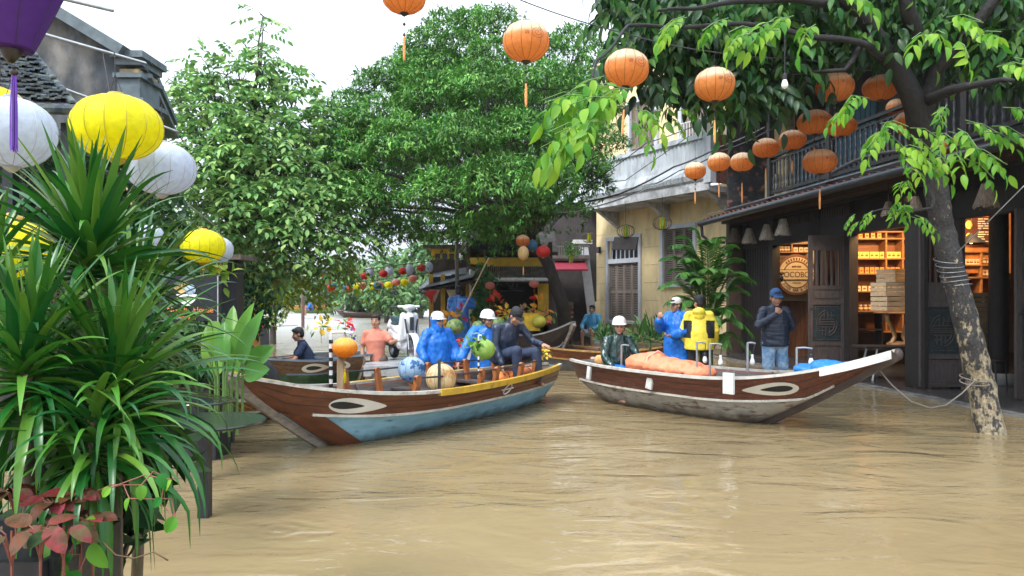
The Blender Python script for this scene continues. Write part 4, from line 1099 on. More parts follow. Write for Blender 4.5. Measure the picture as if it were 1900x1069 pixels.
# right boat
HR = Hull(4.92, .66, .57, 1.0, .60, kb=.60, ks=.22, draft=.12, xm=.50, pb=2.0, ps=2.4, sw=.34, strake=.50)
boatR = make_boat('worn maroon and grey wooden boat with high white trimmed bow, moored by the shop', (1.12, 12.15, 0), (4.23, 8.40, 0), HR, (boat_brown2, boat_grey, rail_pale, inside_m), stem_w=.06,
                  eye={'dir': -1, 'h': .25, 'v': 1.5, 'pup': .25}, eyer=(.67, .80), seats=(.2, .62), stem_mat=boat_dark)
bb = MB(); rings = []
for sd in (-1, 1):
    pts = [HR.sec(u, 2, sd, .03)+Vector((0, 0, -.02)) for u in [.86+.135*i/8 for i in range(9)]]
    bb.loft([[p+Vector((0, -.03, -.05)), p+Vector((0, .03, -.05)), p+Vector((0, .03, .045)), p+Vector((0, -.03, .045))] for p in pts])
rings = []
for i in range(7):
    u = .86+.135*i/6; p = HR.sec(u, 2, 1, .0); rings.append([Vector((p.x, -p.y, p.z+.022)), Vector((p.x, 0, p.z+.035)), Vector((p.x, p.y, p.z+.022)), Vector((p.x, p.y, p.z)), Vector((p.x, -p.y, p.z))])
bb.loft(rings); bb.build('white_bow_trim', white_p, boatR)
bb = MB(); p = HR.sec(1, 2, 1); bb.ell((p.x+.02, 0, p.z-.03), (.05, .06, .07)); bb.build('bow_knob', boat_dark, boatR, smooth=180)
bb = MB(); 
for i in range(15):
    u = .60+.26*i/14; 
    for sd in (-1, 1): bb.ell(HR.sec(u, 1.05, sd, .03), .008, n=6)
bb.build('rivets', white_p, boatR)
# dark weathered band under the raked bow
# ------------------------------------------------------------ people
skin_m = mat('skin', (.42, .22, .14), .5, var=.08, bump=0); brow_m = mat('dark_hair', (.012, .01, .01), .45, var=.3, scale=40, bump=.4)
eye_dk = mat('eye_dark', (.02, .015, .015), .3, bump=0); lip_m = mat('lips', (.30, .10, .08), .5, bump=0)
def cloth(name, col, rough=.75, **k): return mat(name, col, rough, var=k.pop('var', .12), scale=k.pop('scale', 12), bump=k.pop('bump', .12), **k)
poncho_b = cloth('blue_plastic_poncho', (.012, .16, .62), .42, spec=.45, trans=.12, bscale=14, bump=.15)
poncho_b2 = cloth('wet_blue_poncho', (.012, .14, .50), .28, spec=.7)
navy = cloth('navy_cloth', (.010, .024, .065)); navy2 = cloth('navy_quilted', (.012, .022, .05), .4, bump=.1)
jeans = cloth('dark_jeans', (.025, .04, .085)); denim = cloth('light_denim', (.13, .27, .47), col2=(.32, .45, .6), mixs=6)
pink = cloth('salmon_polo', (.62, .22, .15)); brown_tr = cloth('brown_trousers', (.15, .10, .075)); black_c = cloth('black_cloth', (.012, .013, .016))
yellow_c = cloth('yellow_raincoat', (.85, .68, .06), .45); green_c = cloth('dark_green_raincoat', (.012, .045, .04), .25, spec=.7); grey_c = cloth('grey_cloth', (.35, .36, .38))
white_h = mat('white_helmet_shell', (.78, .79, .78), .25, var=.05, bump=0, coat=.5); beige_c = cloth('beige_cap', (.62, .60, .55)); cap_blue = cloth('blue_cap', (.03, .10, .26)); red_c = cloth('red_cloth', (.5, .03, .03))

DEF = dict(pel=(0, 0, .93), che=(0, 0, 1.24), nek=(0, .01, 1.43), hd=(0, -.01, 1.575),
           ls=(.175, .01, 1.375), le=(.25, .03, 1.10), lw=(.25, -.08, .86), rs=(-.175, .01, 1.375), re=(-.25, .03, 1.10), rw=(-.25, -.08, .86),
           lh=(.095, 0, .90), lk=(.11, -.02, .49), la=(.12, .02, .08), rh=(-.095, 0, .90), rk=(-.11, -.02, .49), ra=(-.12, .02, .08))
def ringe(c, ax, ay, rx, ry, n=20):
    return [c+ax*(rx*math.cos(2*PI*k/n))+ay*(ry*math.sin(2*PI*k/n)) for k in range(n)]
def person(label, loc, rz=0, pose=None, yaw=0, pitch=0, roll=0, wear=(), hat=None, hair=True, skin=None, lhand=None, rhand=None, scale=1.0, hairm=None, group=None):
    J = {k: Vector(v) for k, v in {**DEF, **(pose or {})}.items()}
    t = thing('person', label, 'person', loc, rz, group)
    t.scale = (scale,)*3
    HM = Matrix.Translation(J['hd']) @ Matrix.Rotation(R(yaw), 4, 'Z') @ Matrix.Rotation(R(pitch), 4, 'X') @ Matrix.Rotation(R(roll), 4, 'Y')
    right = (J['ls']-J['rs']).normalized()           # +X of the body
    up = (J['nek']-J['pel']).normalized(); fwd = up.cross(right).normalized(); fwd = -fwd if fwd.y > 0 and False else fwd
    b = MB()
    b.ell((0, .012, .022), (.074, .092, .098), M=HM); b.ell((0, -.018, -.030), (.061, .074, .086), M=HM); b.ell((0, -.062, -.092), (.028, .026, .022), M=HM)
    b.caps(HM @ Vector((0, -.088, .004)), HM @ Vector((0, -.102, -.030)), .009, .0145); b.ell((0, -.086, -.062), (.024, .012, .011), M=HM)
    for s in (-1, 1): b.ell((s*.075, .012, -.008), (.011, .021, .031), M=HM); b.ell((s*.045, -.045, -.03), (.025, .028, .03), M=HM)
    b.caps(J['nek']-up*.02, HM @ Vector((0, .012, -.06)), .058, .052)
    b.caps(J['pel'], J['che'], .115, .125); b.caps(J['rs'], J['ls'], .055, .055); b.caps(J['che'], J['nek']-up*.05, .12, .07)
    b.caps(J['lh'], J['rh'], .09, .09); 
    for s in 'lr':
        b.caps(J[s+'s'], J[s+'e'], .049, .038); b.caps(J[s+'e'], J[s+'w'], .039, .026)
        b.caps(J[s+'h'], J[s+'k'], .080, .054); b.caps(J[s+'k'], J[s+'a'], .055, .036)
        ft = J[s+'a']; fl = Vector((0, -1, 0)) if (J[s+'k']-J[s+'a']).z > .15 else Vector((0, -1, -.3))
        b.caps(ft+Vector((0, .02, -.04)), ft+fl*.15+Vector((0, 0, -.05)), .036, .028)
        # hand: palm, four fingers of unequal length bent at the knuckles, thumb from the side
        W = J[s+'w']; fd = (W-J[s+'e']).normalized(); h = (lhand if s == 'l' else rhand) or {}
        hd = Vector(h.get('dir', fd)).normalized(); pn = Vector(h.get('palm', right*(-1 if s == 'l' else 1)))
        pn = (pn-hd*pn.dot(hd)).normalized(); sd = hd.cross(pn)
        th = h.get('thumb', 1); curl = h.get('curl', .45)
        pm = Matrix((sd, hd, pn)).transposed()
        b.ell(W+hd*.048, (.042, .055, .017), rot=pm); b.caps(W-hd*.01, W+hd*.05, .025, .026)
        for i, (ln, off) in enumerate(((.068, -.030), (.077, -.010), (.072, .010), (.056, .029))):
            p0 = W+hd*.082+sd*(off*th); d1 = (hd*math.cos(curl)+pn*math.sin(curl)+sd*off*2*th).normalized(); d2 = (hd*math.cos(curl*2.3)+pn*math.sin(curl*2.3)).normalized()
            p1 = p0+d1*ln*.52; b.caps(p0-hd*.015, p1, .0105, .010); b.caps(p1, p1+d2*ln*.48, .010, .0088)
        p0 = W+hd*.03-sd*(.034*th); p1 = p0+(hd*.7-sd*.6*th+pn*.35).normalized()*.038; b.caps(p0, p1, .013, .011); b.caps(p1, p1+(hd*.9+pn*.5-sd*.1*th).normalized()*.028, .011, .009)
    inv = np.array(HM.inverted())
    def paint(ce):
        q = ce @ inv[:3, :3].T+inv[:3, 3]; x, y, z = np.abs(q[:, 0]), q[:, 1], q[:, 2]; m = np.zeros(len(ce), int)
        m[(np.abs(x-.030) < .014) & (np.abs(z-.002) < .0065) & (y < -.055)] = 1
        m[(np.abs(x-.031) < .018) & (np.abs(z-.026) < .0055) & (y < -.055)] = 2
        m[(x < .023) & (np.abs(z+.063) < .007) & (y < -.078)] = 3
        return m
    fuse(b, 'body', [skin or skin_m, eye_dk, brow_m, lip_m], t, .0088, 2, paint=paint)
    if hair:
        hb = MB(); hb.ell((0, .022, .038), (.083, .092, .093), M=HM); hb.ell((0, .05, -.005), (.077, .062, .075), M=HM)
        hb.ell((0, -.045, .085), (.06, .045, .032), M=HM)
        fuse(hb, 'hair', hairm or brow_m, t, .009, 2, fold=.003, fscale=40)
    if hat:
        kind, hm = hat[0], hat[1]; hb = MB()
        if kind == 'cap':
            hb.lathe([(.094, .035), (.096, .06), (.088, .10), (.065, .13), (.03, .145), (0, .148)], c=(0, .012, 0), n=24, sx=.9, sy=1.05, M=HM)
            o = hb.build('cap_crown', hm, t, smooth=60)
            br = MB(); rings = []
            for i in range(9):
                a = PI*(i/8); x = -.078*math.cos(a); rings.append([(x, -.06-.012, .05), (x*.93, -.07-.085*math.sin(a)**.7, .036-.0*x), (x*.93, -.07-.085*math.sin(a)**.7, .030), (x, -.06, .042)])
            br.loft([[HM @ Vector(p) for p in r] for r in rings]); br.build('cap_brim', hat[2] if len(hat) > 2 else hm, o, smooth=60)
            k = MB(); k.ell((0, .012, .148), (.008, .008, .005), M=HM); k.build('cap_button', hm, o)
        elif kind == 'helmet':
            hb.lathe([(.118, .035), (.116, .05), (.112, .09), (.095, .13), (.06, .158), (.02, .168), (0, .169)], c=(0, .008, 0), n=28, sx=.93, sy=1.08, M=HM)
            o = hb.build('helmet_shell', hm, t, smooth=60)
            br = MB(); rings = []
            for i in range(11):
                a = PI*(i/10); x = -.10*math.cos(a); rings.append([(x, -.075, .052), (x*.96, -.085-.065*math.sin(a), .038), (x*.96, -.085-.065*math.sin(a), .031), (x, -.07, .040)])
            br.loft([[HM @ Vector(p) for p in r] for r in rings]); 
            br.lathe([(.120, .030), (.123, .036), (.119, .046)], c=(0, .008, 0), n=28, sx=.93, sy=1.08, M=HM, cap=False); br.build('helmet_brim', hat[2] if len(hat) > 2 else hm, o, smooth=60)
            s_ = MB()
            for s in (-1, 1): s_.tube([HM @ Vector(p) for p in ((s*.095, .0, .035), (s*.082, -.02, -.05), (s*.03, -.055, -.115), (0, -.06, -.122))], .005, 5)
            s_.build('chin_strap', black_c, o)
    sp = [J['pel'], J['pel'].lerp(J['che'], .5), J['che'], J['che'].lerp(J['nek'], .6), J['nek']]
    for wr in wear:
        k, m = wr[0], wr[1]; o_ = wr[2] if len(wr) > 2 else {}
        b = MB(); g = o_.get('fat', 0)
        if k in ('jacket', 'shirt', 'poncho'):
            lo = o_.get('hem', .10)       # how far below the pelvis joint the hem hangs
            dn = Vector(o_.get('hang', -up)).normalized()
            if k == 'poncho': W_ = [(.27+g, .22+g), (.25, .19), (.235, .17), (.225, .155), (.17, .11), (.075, .075)]
            elif k == 'jacket': W_ = [(.20+g, .155+g), (.195+g, .15+g), (.19+g, .145+g), (.205, .145), (.17, .105), (.075, .075)]
            else: W_ = [(.175+g, .14+g), (.17+g, .135+g), (.165+g, .13+g), (.185, .13), (.155, .095), (.066, .066)]
            cs = [J['pel']+dn*lo]+sp[:4]+[J['nek']+up*.015]
            if k == 'poncho' and lo > .3: 
                cs = [J['pel']+dn*lo, J['pel']+dn*lo*.5]+sp[:4]+[J['nek']+up*.015]; W_ = [(.31+g, .25+g), (.285+g, .225+g)]+W_[1:]
            b.loft([ringe(c, right, fwd, rx, ry) for c, (rx, ry) in zip(cs, W_)])
            sh = {'poncho': .085, 'jacket': .068, 'shirt': .06}[k]
            b.caps(J['rs'], J['ls'], sh, sh)
            for s in 'lr':
                a, e, w_ = J[s+'s'], J[s+'e'], J[s+'w']
                if k == 'shirt' and not o_.get('long'): b.caps(a, a.lerp(e, .62), sh, .062)
                elif k == 'poncho': b.caps(a, e, .085, .080); b.caps(e, e.lerp(w_, .78), .080, .072); b.caps(a+up*-.12, e, .09, .07)
                else: b.caps(a, e, sh, .055); b.caps(e, e.lerp(w_, .94), .056, .043)
            if o_.get('hood') == 'up':
                b.ell(HM @ Vector((0, .035, .02)), (.108, .105, .128), rot=HM.to_3x3()); b.caps(HM @ Vector((0, .03, -.06)), J['nek'], .10, .11)
            elif o_.get('hood') == 'down': b.ell(J['nek']-fwd*-.0+Vector((0, .085, .0)), (.11, .07, .075)); b.ell(J['nek']+Vector((0, .10, -.07)), (.085, .04, .07))
            else:
                if k != 'shirt': b.caps(J['nek'], J['nek']+up*.05, .07, .062)
            nm = {'poncho': 'rain_poncho', 'jacket': 'jacket', 'shirt': 'shirt'}[k]
            pt = o_.get('paint'); 
            fuse(b, nm, m if not o_.get('m2') else [m, o_['m2']], t, .0125, 3, fold=o_.get('fold', {'poncho': .010, 'jacket': .008, 'shirt': .006}[k]), fscale={'poncho': 9, 'jacket': 11, 'shirt': 12}[k], aniso=o_.get('aniso', (1, 1, .15)), paint=pt)
        elif k in ('trousers', 'shorts'):
            b.caps(J['lh'], J['rh'], .115+g, .115+g); b.caps(J['pel'], J['pel']+up*.06, .125+g, .12+g)
            for s in 'lr':
                if k == 'shorts': b.caps(J[s+'h'], J[s+'h'].lerp(J[s+'k'], .86), .10, .085)
                else: b.caps(J[s+'h'], J[s+'k'], .098, .076); b.caps(J[s+'k'], J[s+'k'].lerp(J[s+'a'], .93), .076, .062)
            fuse(b, k, m, t, .0125, 3, fold=.006)
        elif k == 'collar':
            b.lathe([(.062, -.01), (.072, .0), (.064, .035), (.058, .03)], n=18, M=Matrix.Translation(J['nek']+up*.0)); b.build('collar', m, t, smooth=60)
    return t
def hold(t, p): return world(t) @ Vector(p)

# pink shirted man by the scooter, leaning on it
pz = at(697, 587, 13.2)
person('man in a salmon polo shirt standing waist deep behind the white scooter', (pz.x, pz.y, pz.z-1.66), R(8),
       dict(ls=(.16, .01, 1.36), le=(.27, -.10, 1.20), lw=(.40, -.24, 1.26), re=(-.23, .03, 1.10), rw=(-.22, -.08, .86), rs=(-.165, .01, 1.36)),
       yaw=-14, wear=(('shirt', pink, {'hem': .12, 'fat': -.012}), ('trousers', brown_tr), ('collar', pink)))
# navy polo man sitting in the green boat, facing left with a phone
d = 13.4; pz = at(572, 603, d)
mp = person('man in a navy polo shirt sitting in the green boat looking at a phone', (pz.x-.05, d, pz.z-1.10), R(-72),
       dict(pel=(0, .05, .30), che=(0, -.0, .60), nek=(0, -.07, .80), hd=(0, -.13, .935), ls=(.18, -.04, .745), rs=(-.18, -.04, .745), le=(.26, -.20, .50), lw=(.12, -.40, .47), re=(-.26, -.20, .50), rw=(-.10, -.42, .50),
            lh=(.10, .0, .28), rh=(-.10, .0, .28), lk=(.16, -.42, .42), rk=(-.16, -.42, .40), la=(.14, -.40, .02), ra=(-.14, -.40, .02)),
       pitch=14, wear=(('shirt', navy, {'hem': .06, 'fat': .035}), ('shorts', black_c), ('collar', navy)), rhand={'palm': (0, 0, 1), 'curl': .7})
# bending man at the far left boat
d = 10.8; pz = at(487, 655, d)
person('crouching person in black clothes with a red scarf, half hidden by paddle leaves', (pz.x, d, -.10), R(-70),
       dict(pel=(0, .12, .42), che=(0, .0, .68), nek=(0, -.10, .85), hd=(0, -.20, .93), ls=(.17, -.06, .80), rs=(-.17, -.06, .80), le=(.20, -.15, .55), lw=(.12, -.30, .45), re=(-.2, -.15, .55), rw=(-.1, -.30, .45),
            lk=(.14, -.20, .40), rk=(-.14, -.20, .40), lh=(.1, .10, .40), rh=(-.1, .10, .40), la=(.12, .0, .05), ra=(-.12, 0, .05)),
       pitch=55, hat=('cap', black_c), wear=(('jacket', black_c, {'fat': .02}), ('trousers', black_c), ('collar', red_c)))
# blue poncho man, standing, left of the pair
d = 12.5; pz = at(812, 577, d)
person('man in a hooded blue poncho and white helmet just right of the scooter', (pz.x, d, pz.z-1.745), R(28),
       dict(le=(.29, -.02, 1.12), lw=(.27, -.16, .92), re=(-.30, -.02, 1.12), rw=(-.28, -.16, .92)), yaw=22, hat=('helmet', white_h), hair=False,
       wear=(('poncho', poncho_b, {'hood': 'up', 'hem': .42, 'fat': -.03, 'fold': .011}), ('trousers', black_c)))
# blue poncho man, leaning, reaching down left
d = 11.7; pz = at(905, 573, d)
person('man in a blue poncho and white hard hat reaching down behind the green lantern', (pz.x-.02, d, pz.z-1.72), R(14),
       dict(che=(0, -.02, 1.22), nek=(0, -.05, 1.41), hd=(0, -.09, 1.55), re=(-.34, -.12, 1.16), rw=(-.46, -.22, .93), le=(.27, -.10, 1.10), lw=(.16, -.24, .95)), yaw=32, pitch=6,
       hat=('helmet', white_h), wear=(('poncho', poncho_b, {'hem': .42, 'fold': .012}), ('collar', red_c), ('trousers', black_c)))
# man in black cap sitting on the stern, one hand on the knee
d = 11.15; pz = at(961, 568, d)
person('man in dark jacket, jeans and black cap sitting bent on the boat stern', (pz.x-.14, d, pz.z-1.44), R(24),
       dict(pel=(-.06, .10, .70), che=(-.05, -.02, 1.0), nek=(0, -.10, 1.185), hd=(.03, -.20, 1.29), ls=(.16, -.06, 1.14), rs=(-.21, -.06, 1.12), le=(.30, -.22, .92), lw=(.34, -.42, .885), re=(-.25, -.10, .84), rw=(-.20, -.24, .60),
            lh=(.06, .08, .68), rh=(-.14, .08, .68), lk=(.30, -.32, .78), la=(.34, -.30, .36), rk=(-.02, -.34, .80), ra=(.02, -.28, .36)),
       yaw=16, pitch=34, hat=('cap', black_c), wear=(('jacket', navy2, {'fat': .02, 'hem': .04}), ('trousers', jeans)), lhand={'palm': (0, .3, -1), 'curl': .35, 'dir': (.5, -.8, -.1)}, rhand={'dir': (.0, -.1, -1), 'curl': .3})
# person with a pole behind, back turned
d = 18; pz = at(851, 533, d)
pole_p = person('person in a blue poncho seen from behind, lifting a long bamboo pole', (pz.x, d, pz.z-1.69), R(170),
       dict(re=(-.30, -.20, 1.24), rw=(-.22, -.36, 1.42), le=(.25, -.18, 1.18), lw=(.10, -.36, 1.22)), hat=('cap', black_c),
       wear=(('poncho', poncho_b2, {'hem': .45}), ('trousers', black_c)))
# helmeted man sitting in the stern of the right boat
d = 11.55; pz = at(1152, 582, d)
person('man in dark green raincoat and white hard hat sitting in the right boat', (pz.x-.04, d, pz.z-1.33), R(22),
       dict(pel=(0, .10, .48), che=(0, .05, .80), nek=(0, .0, .985), hd=(0, -.03, 1.13), ls=(.18, .02, .93), rs=(-.18, .02, .93), le=(.27, -.12, .68), lw=(.20, -.32, .55), re=(-.27, -.05, .68), rw=(-.20, -.22, .50),
            lh=(.1, .05, .46), rh=(-.1, .05, .46), lk=(.18, -.36, .50), rk=(-.15, -.36, .50), la=(.2, -.32, .10), ra=(-.15, -.3, .10)),
       yaw=-28, hat=('helmet', white_h), wear=(('jacket', green_c, {'fat': .035, 'hem': .08, 'fold': .012}), ('trousers', poncho_b)))
# smoker in blue poncho, looking left
d = 13.2; pz = at(1256, 553, d)
sm_p = person('man in a blue poncho and pale cap lighting a cigarette beside the yellow jacket', (pz.x, d, pz.z-1.70), R(-48),
       dict(re=(-.24, -.16, 1.17), rw=(-.13, -.34, 1.34), le=(.24, -.10, 1.12), lw=(.10, -.30, 1.05), hd=(0, -.03, 1.57)), yaw=-18, pitch=4, hat=('cap', beige_c, navy),
       wear=(('poncho', poncho_b, {'hem': .44, 'fat': -.05, 'fold': .015}), ('trousers', black_c)), rhand={'dir': (.2, -.1, 1), 'curl': .9, 'palm': (0, 1, 0)}, lhand={'palm': (0, 0, 1), 'curl': .6, 'dir': (-.5, -.8, 0)})
# yellow jacket, back turned
d = 12.9; pz = at(1297, 549, d)
def ypaint(ce):
    x, y, z = ce[:, 0], ce[:, 1], ce[:, 2]; m = np.zeros(len(ce), int)
    m[(np.abs(x) > .115) & (np.abs(x) < .26) & (z < 1.28) & (z > .98) & (y < .16) & (np.abs(x) < .34-.35*np.abs(z-1.12))] = 1
    return m
person('man in yellow and black rain jacket, his back turned', (pz.x, d, pz.z-1.70), R(166),
       dict(le=(.27, .03, 1.12), lw=(.24, -.05, .90), re=(-.28, .02, 1.12), rw=(-.27, -.12, .90)), yaw=38, hat=('cap', black_c),
       wear=(('jacket', yellow_c, {'hood': 'down', 'fat': .045, 'hem': .14, 'm2': black_c, 'paint': ypaint}), ('trousers', black_c)))
# blue capped man in front of the shop, hand at mouth
d = 11.3; pz = at(1438, 537, d)
def stripes(ce): 
    return ((ce[:, 2]*24) % 1 < .14).astype(int)
person('man in navy quilted jacket, denim shorts and blue cap, hand at his mouth', (pz.x, d, pz.z-1.70), R(4),
       dict(re=(-.30, -.10, 1.16), rw=(-.06, -.20, 1.33), le=(.29, .05, 1.14), lw=(.16, .17, .98), hd=(0, -.03, 1.57)), pitch=10, hat=('cap', cap_blue),
       wear=(('jacket', navy2, {'fat': .012, 'hem': .08, 'm2': mat('quilt_seam', (.004, .007, .016), .6, bump=0), 'paint': stripes, 'fold': .007, 'aniso': (.4, .4, 2.4)}), ('shorts', denim)),
       rhand={'dir': (.25, -.05, 1), 'curl': 1.1, 'palm': (.3, 1, 0)}, lhand={'curl': .5})
# sitter at the far right of the hut, only legs and the hem of a blue poncho
d = 21; pz = at(1096, 570, d)
person('person in light blue raincoat sitting beside the leaning white pillar', (pz.x+.05, d, .12), R(-30),
       dict(pel=(0, .1, .50), che=(0, .05, .82), nek=(0, .0, 1.0), hd=(0, -.03, 1.15), ls=(.18, .02, .95), rs=(-.18, .02, .95), le=(.26, -.12, .70), lw=(.15, -.32, .62), re=(-.26, -.12, .7), rw=(-.15, -.32, .60),
            lh=(.1, .05, .48), rh=(-.1, .05, .48), lk=(.16, -.38, .52), rk=(-.14, -.38, .52), la=(.16, -.36, .10), ra=(-.14, -.36, .10)),
       wear=(('jacket', cloth('light_blue_raincoat', (.08, .35, .60), .3), {}), ('shorts', grey_c)))
# ------------------------------------------------------------ lanterns, cables
def lant_mat(name, col, top=None, emit=0):
    if name in _mc: return _mc[name]
    m = mat(name, col, .55, var=.1, scale=30, bump=.12, trans=.45, bscale=120)
    nt = m.node_tree; N = nt.nodes; L = nt.links
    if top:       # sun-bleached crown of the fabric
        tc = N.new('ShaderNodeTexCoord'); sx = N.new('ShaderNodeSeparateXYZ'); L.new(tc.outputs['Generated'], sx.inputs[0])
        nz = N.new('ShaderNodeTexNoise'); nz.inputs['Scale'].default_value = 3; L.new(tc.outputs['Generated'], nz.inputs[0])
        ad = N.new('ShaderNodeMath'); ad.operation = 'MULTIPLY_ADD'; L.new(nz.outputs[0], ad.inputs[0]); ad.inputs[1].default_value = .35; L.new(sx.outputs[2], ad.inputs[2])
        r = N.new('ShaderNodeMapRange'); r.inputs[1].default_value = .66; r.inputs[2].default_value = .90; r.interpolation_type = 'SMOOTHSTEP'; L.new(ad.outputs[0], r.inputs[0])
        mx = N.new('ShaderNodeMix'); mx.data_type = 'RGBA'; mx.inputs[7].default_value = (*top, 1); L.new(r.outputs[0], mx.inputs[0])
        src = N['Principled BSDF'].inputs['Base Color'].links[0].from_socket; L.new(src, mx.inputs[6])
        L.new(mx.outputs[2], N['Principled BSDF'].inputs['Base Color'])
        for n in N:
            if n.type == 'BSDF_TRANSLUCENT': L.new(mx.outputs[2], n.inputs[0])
    return m
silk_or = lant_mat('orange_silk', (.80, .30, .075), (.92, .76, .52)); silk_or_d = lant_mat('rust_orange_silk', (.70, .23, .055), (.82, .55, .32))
silk_ye = lant_mat('yellow_silk', (.82, .77, .0)); silk_wh = lant_mat('white_silk', (.60, .66, .77)); silk_pu = lant_mat('purple_silk', (.12, .03, .28))
silk_rd = lant_mat('red_silk', (.60, .03, .03)); silk_pk = lant_mat('pink_silk', (.75, .30, .25)); silk_bl = lant_mat('blue_silk', (.05, .20, .38)); silk_lb = lant_mat('pale_blue_silk', (.40, .52, .65))
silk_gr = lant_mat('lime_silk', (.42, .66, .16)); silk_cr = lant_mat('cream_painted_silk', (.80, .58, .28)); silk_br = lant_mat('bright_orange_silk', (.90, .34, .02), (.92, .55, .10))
rib_or = mat('rib_brown', (.25, .08, .02), .6, bump=0); rib_ye = mat('rib_mustard', (.45, .36, .03), .6, bump=0); rib_wh = mat('rib_grey', (.42, .42, .46), .6, bump=0); rib_dk = mat('rib_dark', (.04, .02, .05), .6, bump=0)
tassel_o = mat('peach_tassel', (.80, .38, .14), .8, scale=60, var=.3); gold = mat('gold_cap', (.50, .30, .06), .4, metal=.3); dkcap = mat('dark_wood_cap', (.03, .02, .015), .4)

def lantern(label, c, wd, ht, m, rib, tas=None, tasm=None, cord=None, nrib=12, swirl=False, group=None, prof=None, cap=gold, detail=True, name='lantern', rot=0, tilt=0, thread=.12, tw=.022):
    t = thing(name, label, 'lantern', c, group=group, rot=(0, R(tilt), R(rot))); r = wd/2; h = ht/2
    def pf(u): # u -1..1 -> radius factor
        return (1-abs(u)**2.25)**.5 if prof is None else prof(u)
    U = [math.sin(PI/2*(-1+2*i/16))*.985 for i in range(17)]
    n = nrib*4 if detail else 16
    bb = MB(); rings = []
    for u in U:
        rr = max(r*pf(u), r*.14); ring = []
        for j in range(n):
            a = 2*PI*j/n; k = 1-.022*abs(math.sin(a*nrib/2))**.7*0-(.028*(1-abs(math.cos(a*nrib/2)))) if detail else 1
            ring.append((rr*k*math.cos(a), rr*k*math.sin(a), u*h))
        rings.append(ring)
    bb.loft(rings); bb.build('silk_body', m, t, smooth=180)
    if detail:
        rb = MB()
        for k in range(nrib):
            a = 2*PI*k/nrib
            rb.tube([(max(r*pf(u), r*.14)*1.006*math.cos(a), max(r*pf(u), r*.14)*1.006*math.sin(a), u*h) for u in U], max(r*.009, .0014), 4, cap=False)
        rb.build('rib_wires', rib, t)
    cp = MB(); cp.lathe([(r*.17, h*.96), (r*.19, h*1.0), (r*.17, h*1.07), (r*.05, h*1.08)], n=12); cp.lathe([(r*.05, -h*1.16), (r*.13, -h*1.10), (r*.20, -h*1.02), (r*.19, -h*.96)], n=12); cp.build('end_caps', cap, t, smooth=50)
    if cord:
        cd = MB(); cd.tube([(0, 0, h), (0, 0, h+cord)], max(.0025, r*.012), 5)
        for s in (-1, 1): cd.tube([(s*r*.16, 0, h*1.03), (0, 0, h+min(cord, r*.5))], max(.002, r*.01), 4)
        cd.build('hanging_wire', cable_m, t)
    if tas:
        tb = MB(); z0 = -h*1.1; tb.tube([(0, 0, z0), (0, 0, z0-thread)], .003, 5); tb.ell((0, 0, z0-thread*.5), r*.07); tb.lathe([(0, 0), (.012, -.004), (.014, -.02), (.009, -.03)], c=(0, 0, z0-thread), n=8)
        s_ = tb.build('bead_cord', cap, t)
        ts = MB(); z1 = z0-thread-.02
        for k in range(16):
            a = 2*PI*k/16; rr = tw*.5; e = random.uniform(.9, 1)
            ts.tube([(rr*.4*math.cos(a), rr*.4*math.sin(a), z1), (rr*math.cos(a), rr*math.sin(a), z1-tas*.5), (rr*.8*math.cos(a+.1), rr*.8*math.sin(a+.1), z1-tas*e)], [.0022, .003, .001], 4)
        ts.build('tassel', tasm or m, t)
    if swirl:
        sw = MB(); ac = R(swirl if swirl is not True else -62)
        for kk in ((.30, 0), ):
            pts = []
            for i in range(60):
                th = i/59*2*PI*2.2; q = .05+.26*i/59; u = .12+q*math.sin(th)*r/h*.9; a = ac+q*math.cos(th)*1.05
                u = max(min(u, .9), -.9); rr = r*pf(u)*1.012; pts.append((rr*math.cos(a), rr*math.sin(a), u*h))
            sw.tube(pts, r*.009, 4, cap=False)
        for k in range(3):
            a = ac-.42-.06*k; sw.tube([(r*pf(u)*1.012*math.cos(a+.05*u*5), r*pf(u)*1.012*math.sin(a+.05*u*5), u*h) for u in (.0, .08, .18)], r*.012, 4)
        sw.build('swirl_emblem', rib, t)
    return t
def LP(px, py, wpx, d): return at(px, py, d), wpx/F*d
OG = 'orange silk lanterns strung over the street'
def orange(label, px, py, wpx, hpx, real, m=None, tas=.26, cord=.35, swirl=True, th=.12, **k):
    d = real*F/wpx; c = at(px, py, d); lantern(label, c, real, hpx/F*d, m or silk_or, rib_or, tas, tassel_o, cord, 14, swirl, OG, thread=th, cap=k.pop('cap', dkcap), **k)
    return c
wire_pts = []
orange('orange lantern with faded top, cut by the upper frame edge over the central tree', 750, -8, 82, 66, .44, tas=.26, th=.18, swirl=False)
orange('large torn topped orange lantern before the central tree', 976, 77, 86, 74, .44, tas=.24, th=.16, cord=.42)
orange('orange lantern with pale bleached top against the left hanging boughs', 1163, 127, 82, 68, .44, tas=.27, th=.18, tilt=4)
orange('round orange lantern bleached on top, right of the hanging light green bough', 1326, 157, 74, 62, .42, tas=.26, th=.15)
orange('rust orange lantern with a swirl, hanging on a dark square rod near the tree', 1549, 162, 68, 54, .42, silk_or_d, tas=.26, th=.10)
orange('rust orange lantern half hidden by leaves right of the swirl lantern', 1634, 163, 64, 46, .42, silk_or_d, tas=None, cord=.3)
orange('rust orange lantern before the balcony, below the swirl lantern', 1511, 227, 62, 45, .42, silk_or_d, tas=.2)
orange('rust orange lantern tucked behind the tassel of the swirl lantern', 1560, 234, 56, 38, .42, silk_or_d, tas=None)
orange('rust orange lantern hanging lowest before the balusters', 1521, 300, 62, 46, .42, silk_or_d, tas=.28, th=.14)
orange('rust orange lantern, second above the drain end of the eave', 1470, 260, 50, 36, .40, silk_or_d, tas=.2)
orange('rust orange lantern, between the pale topped trio and the balcony', 1421, 275, 48, 36, .40, silk_or_d, tas=.2)
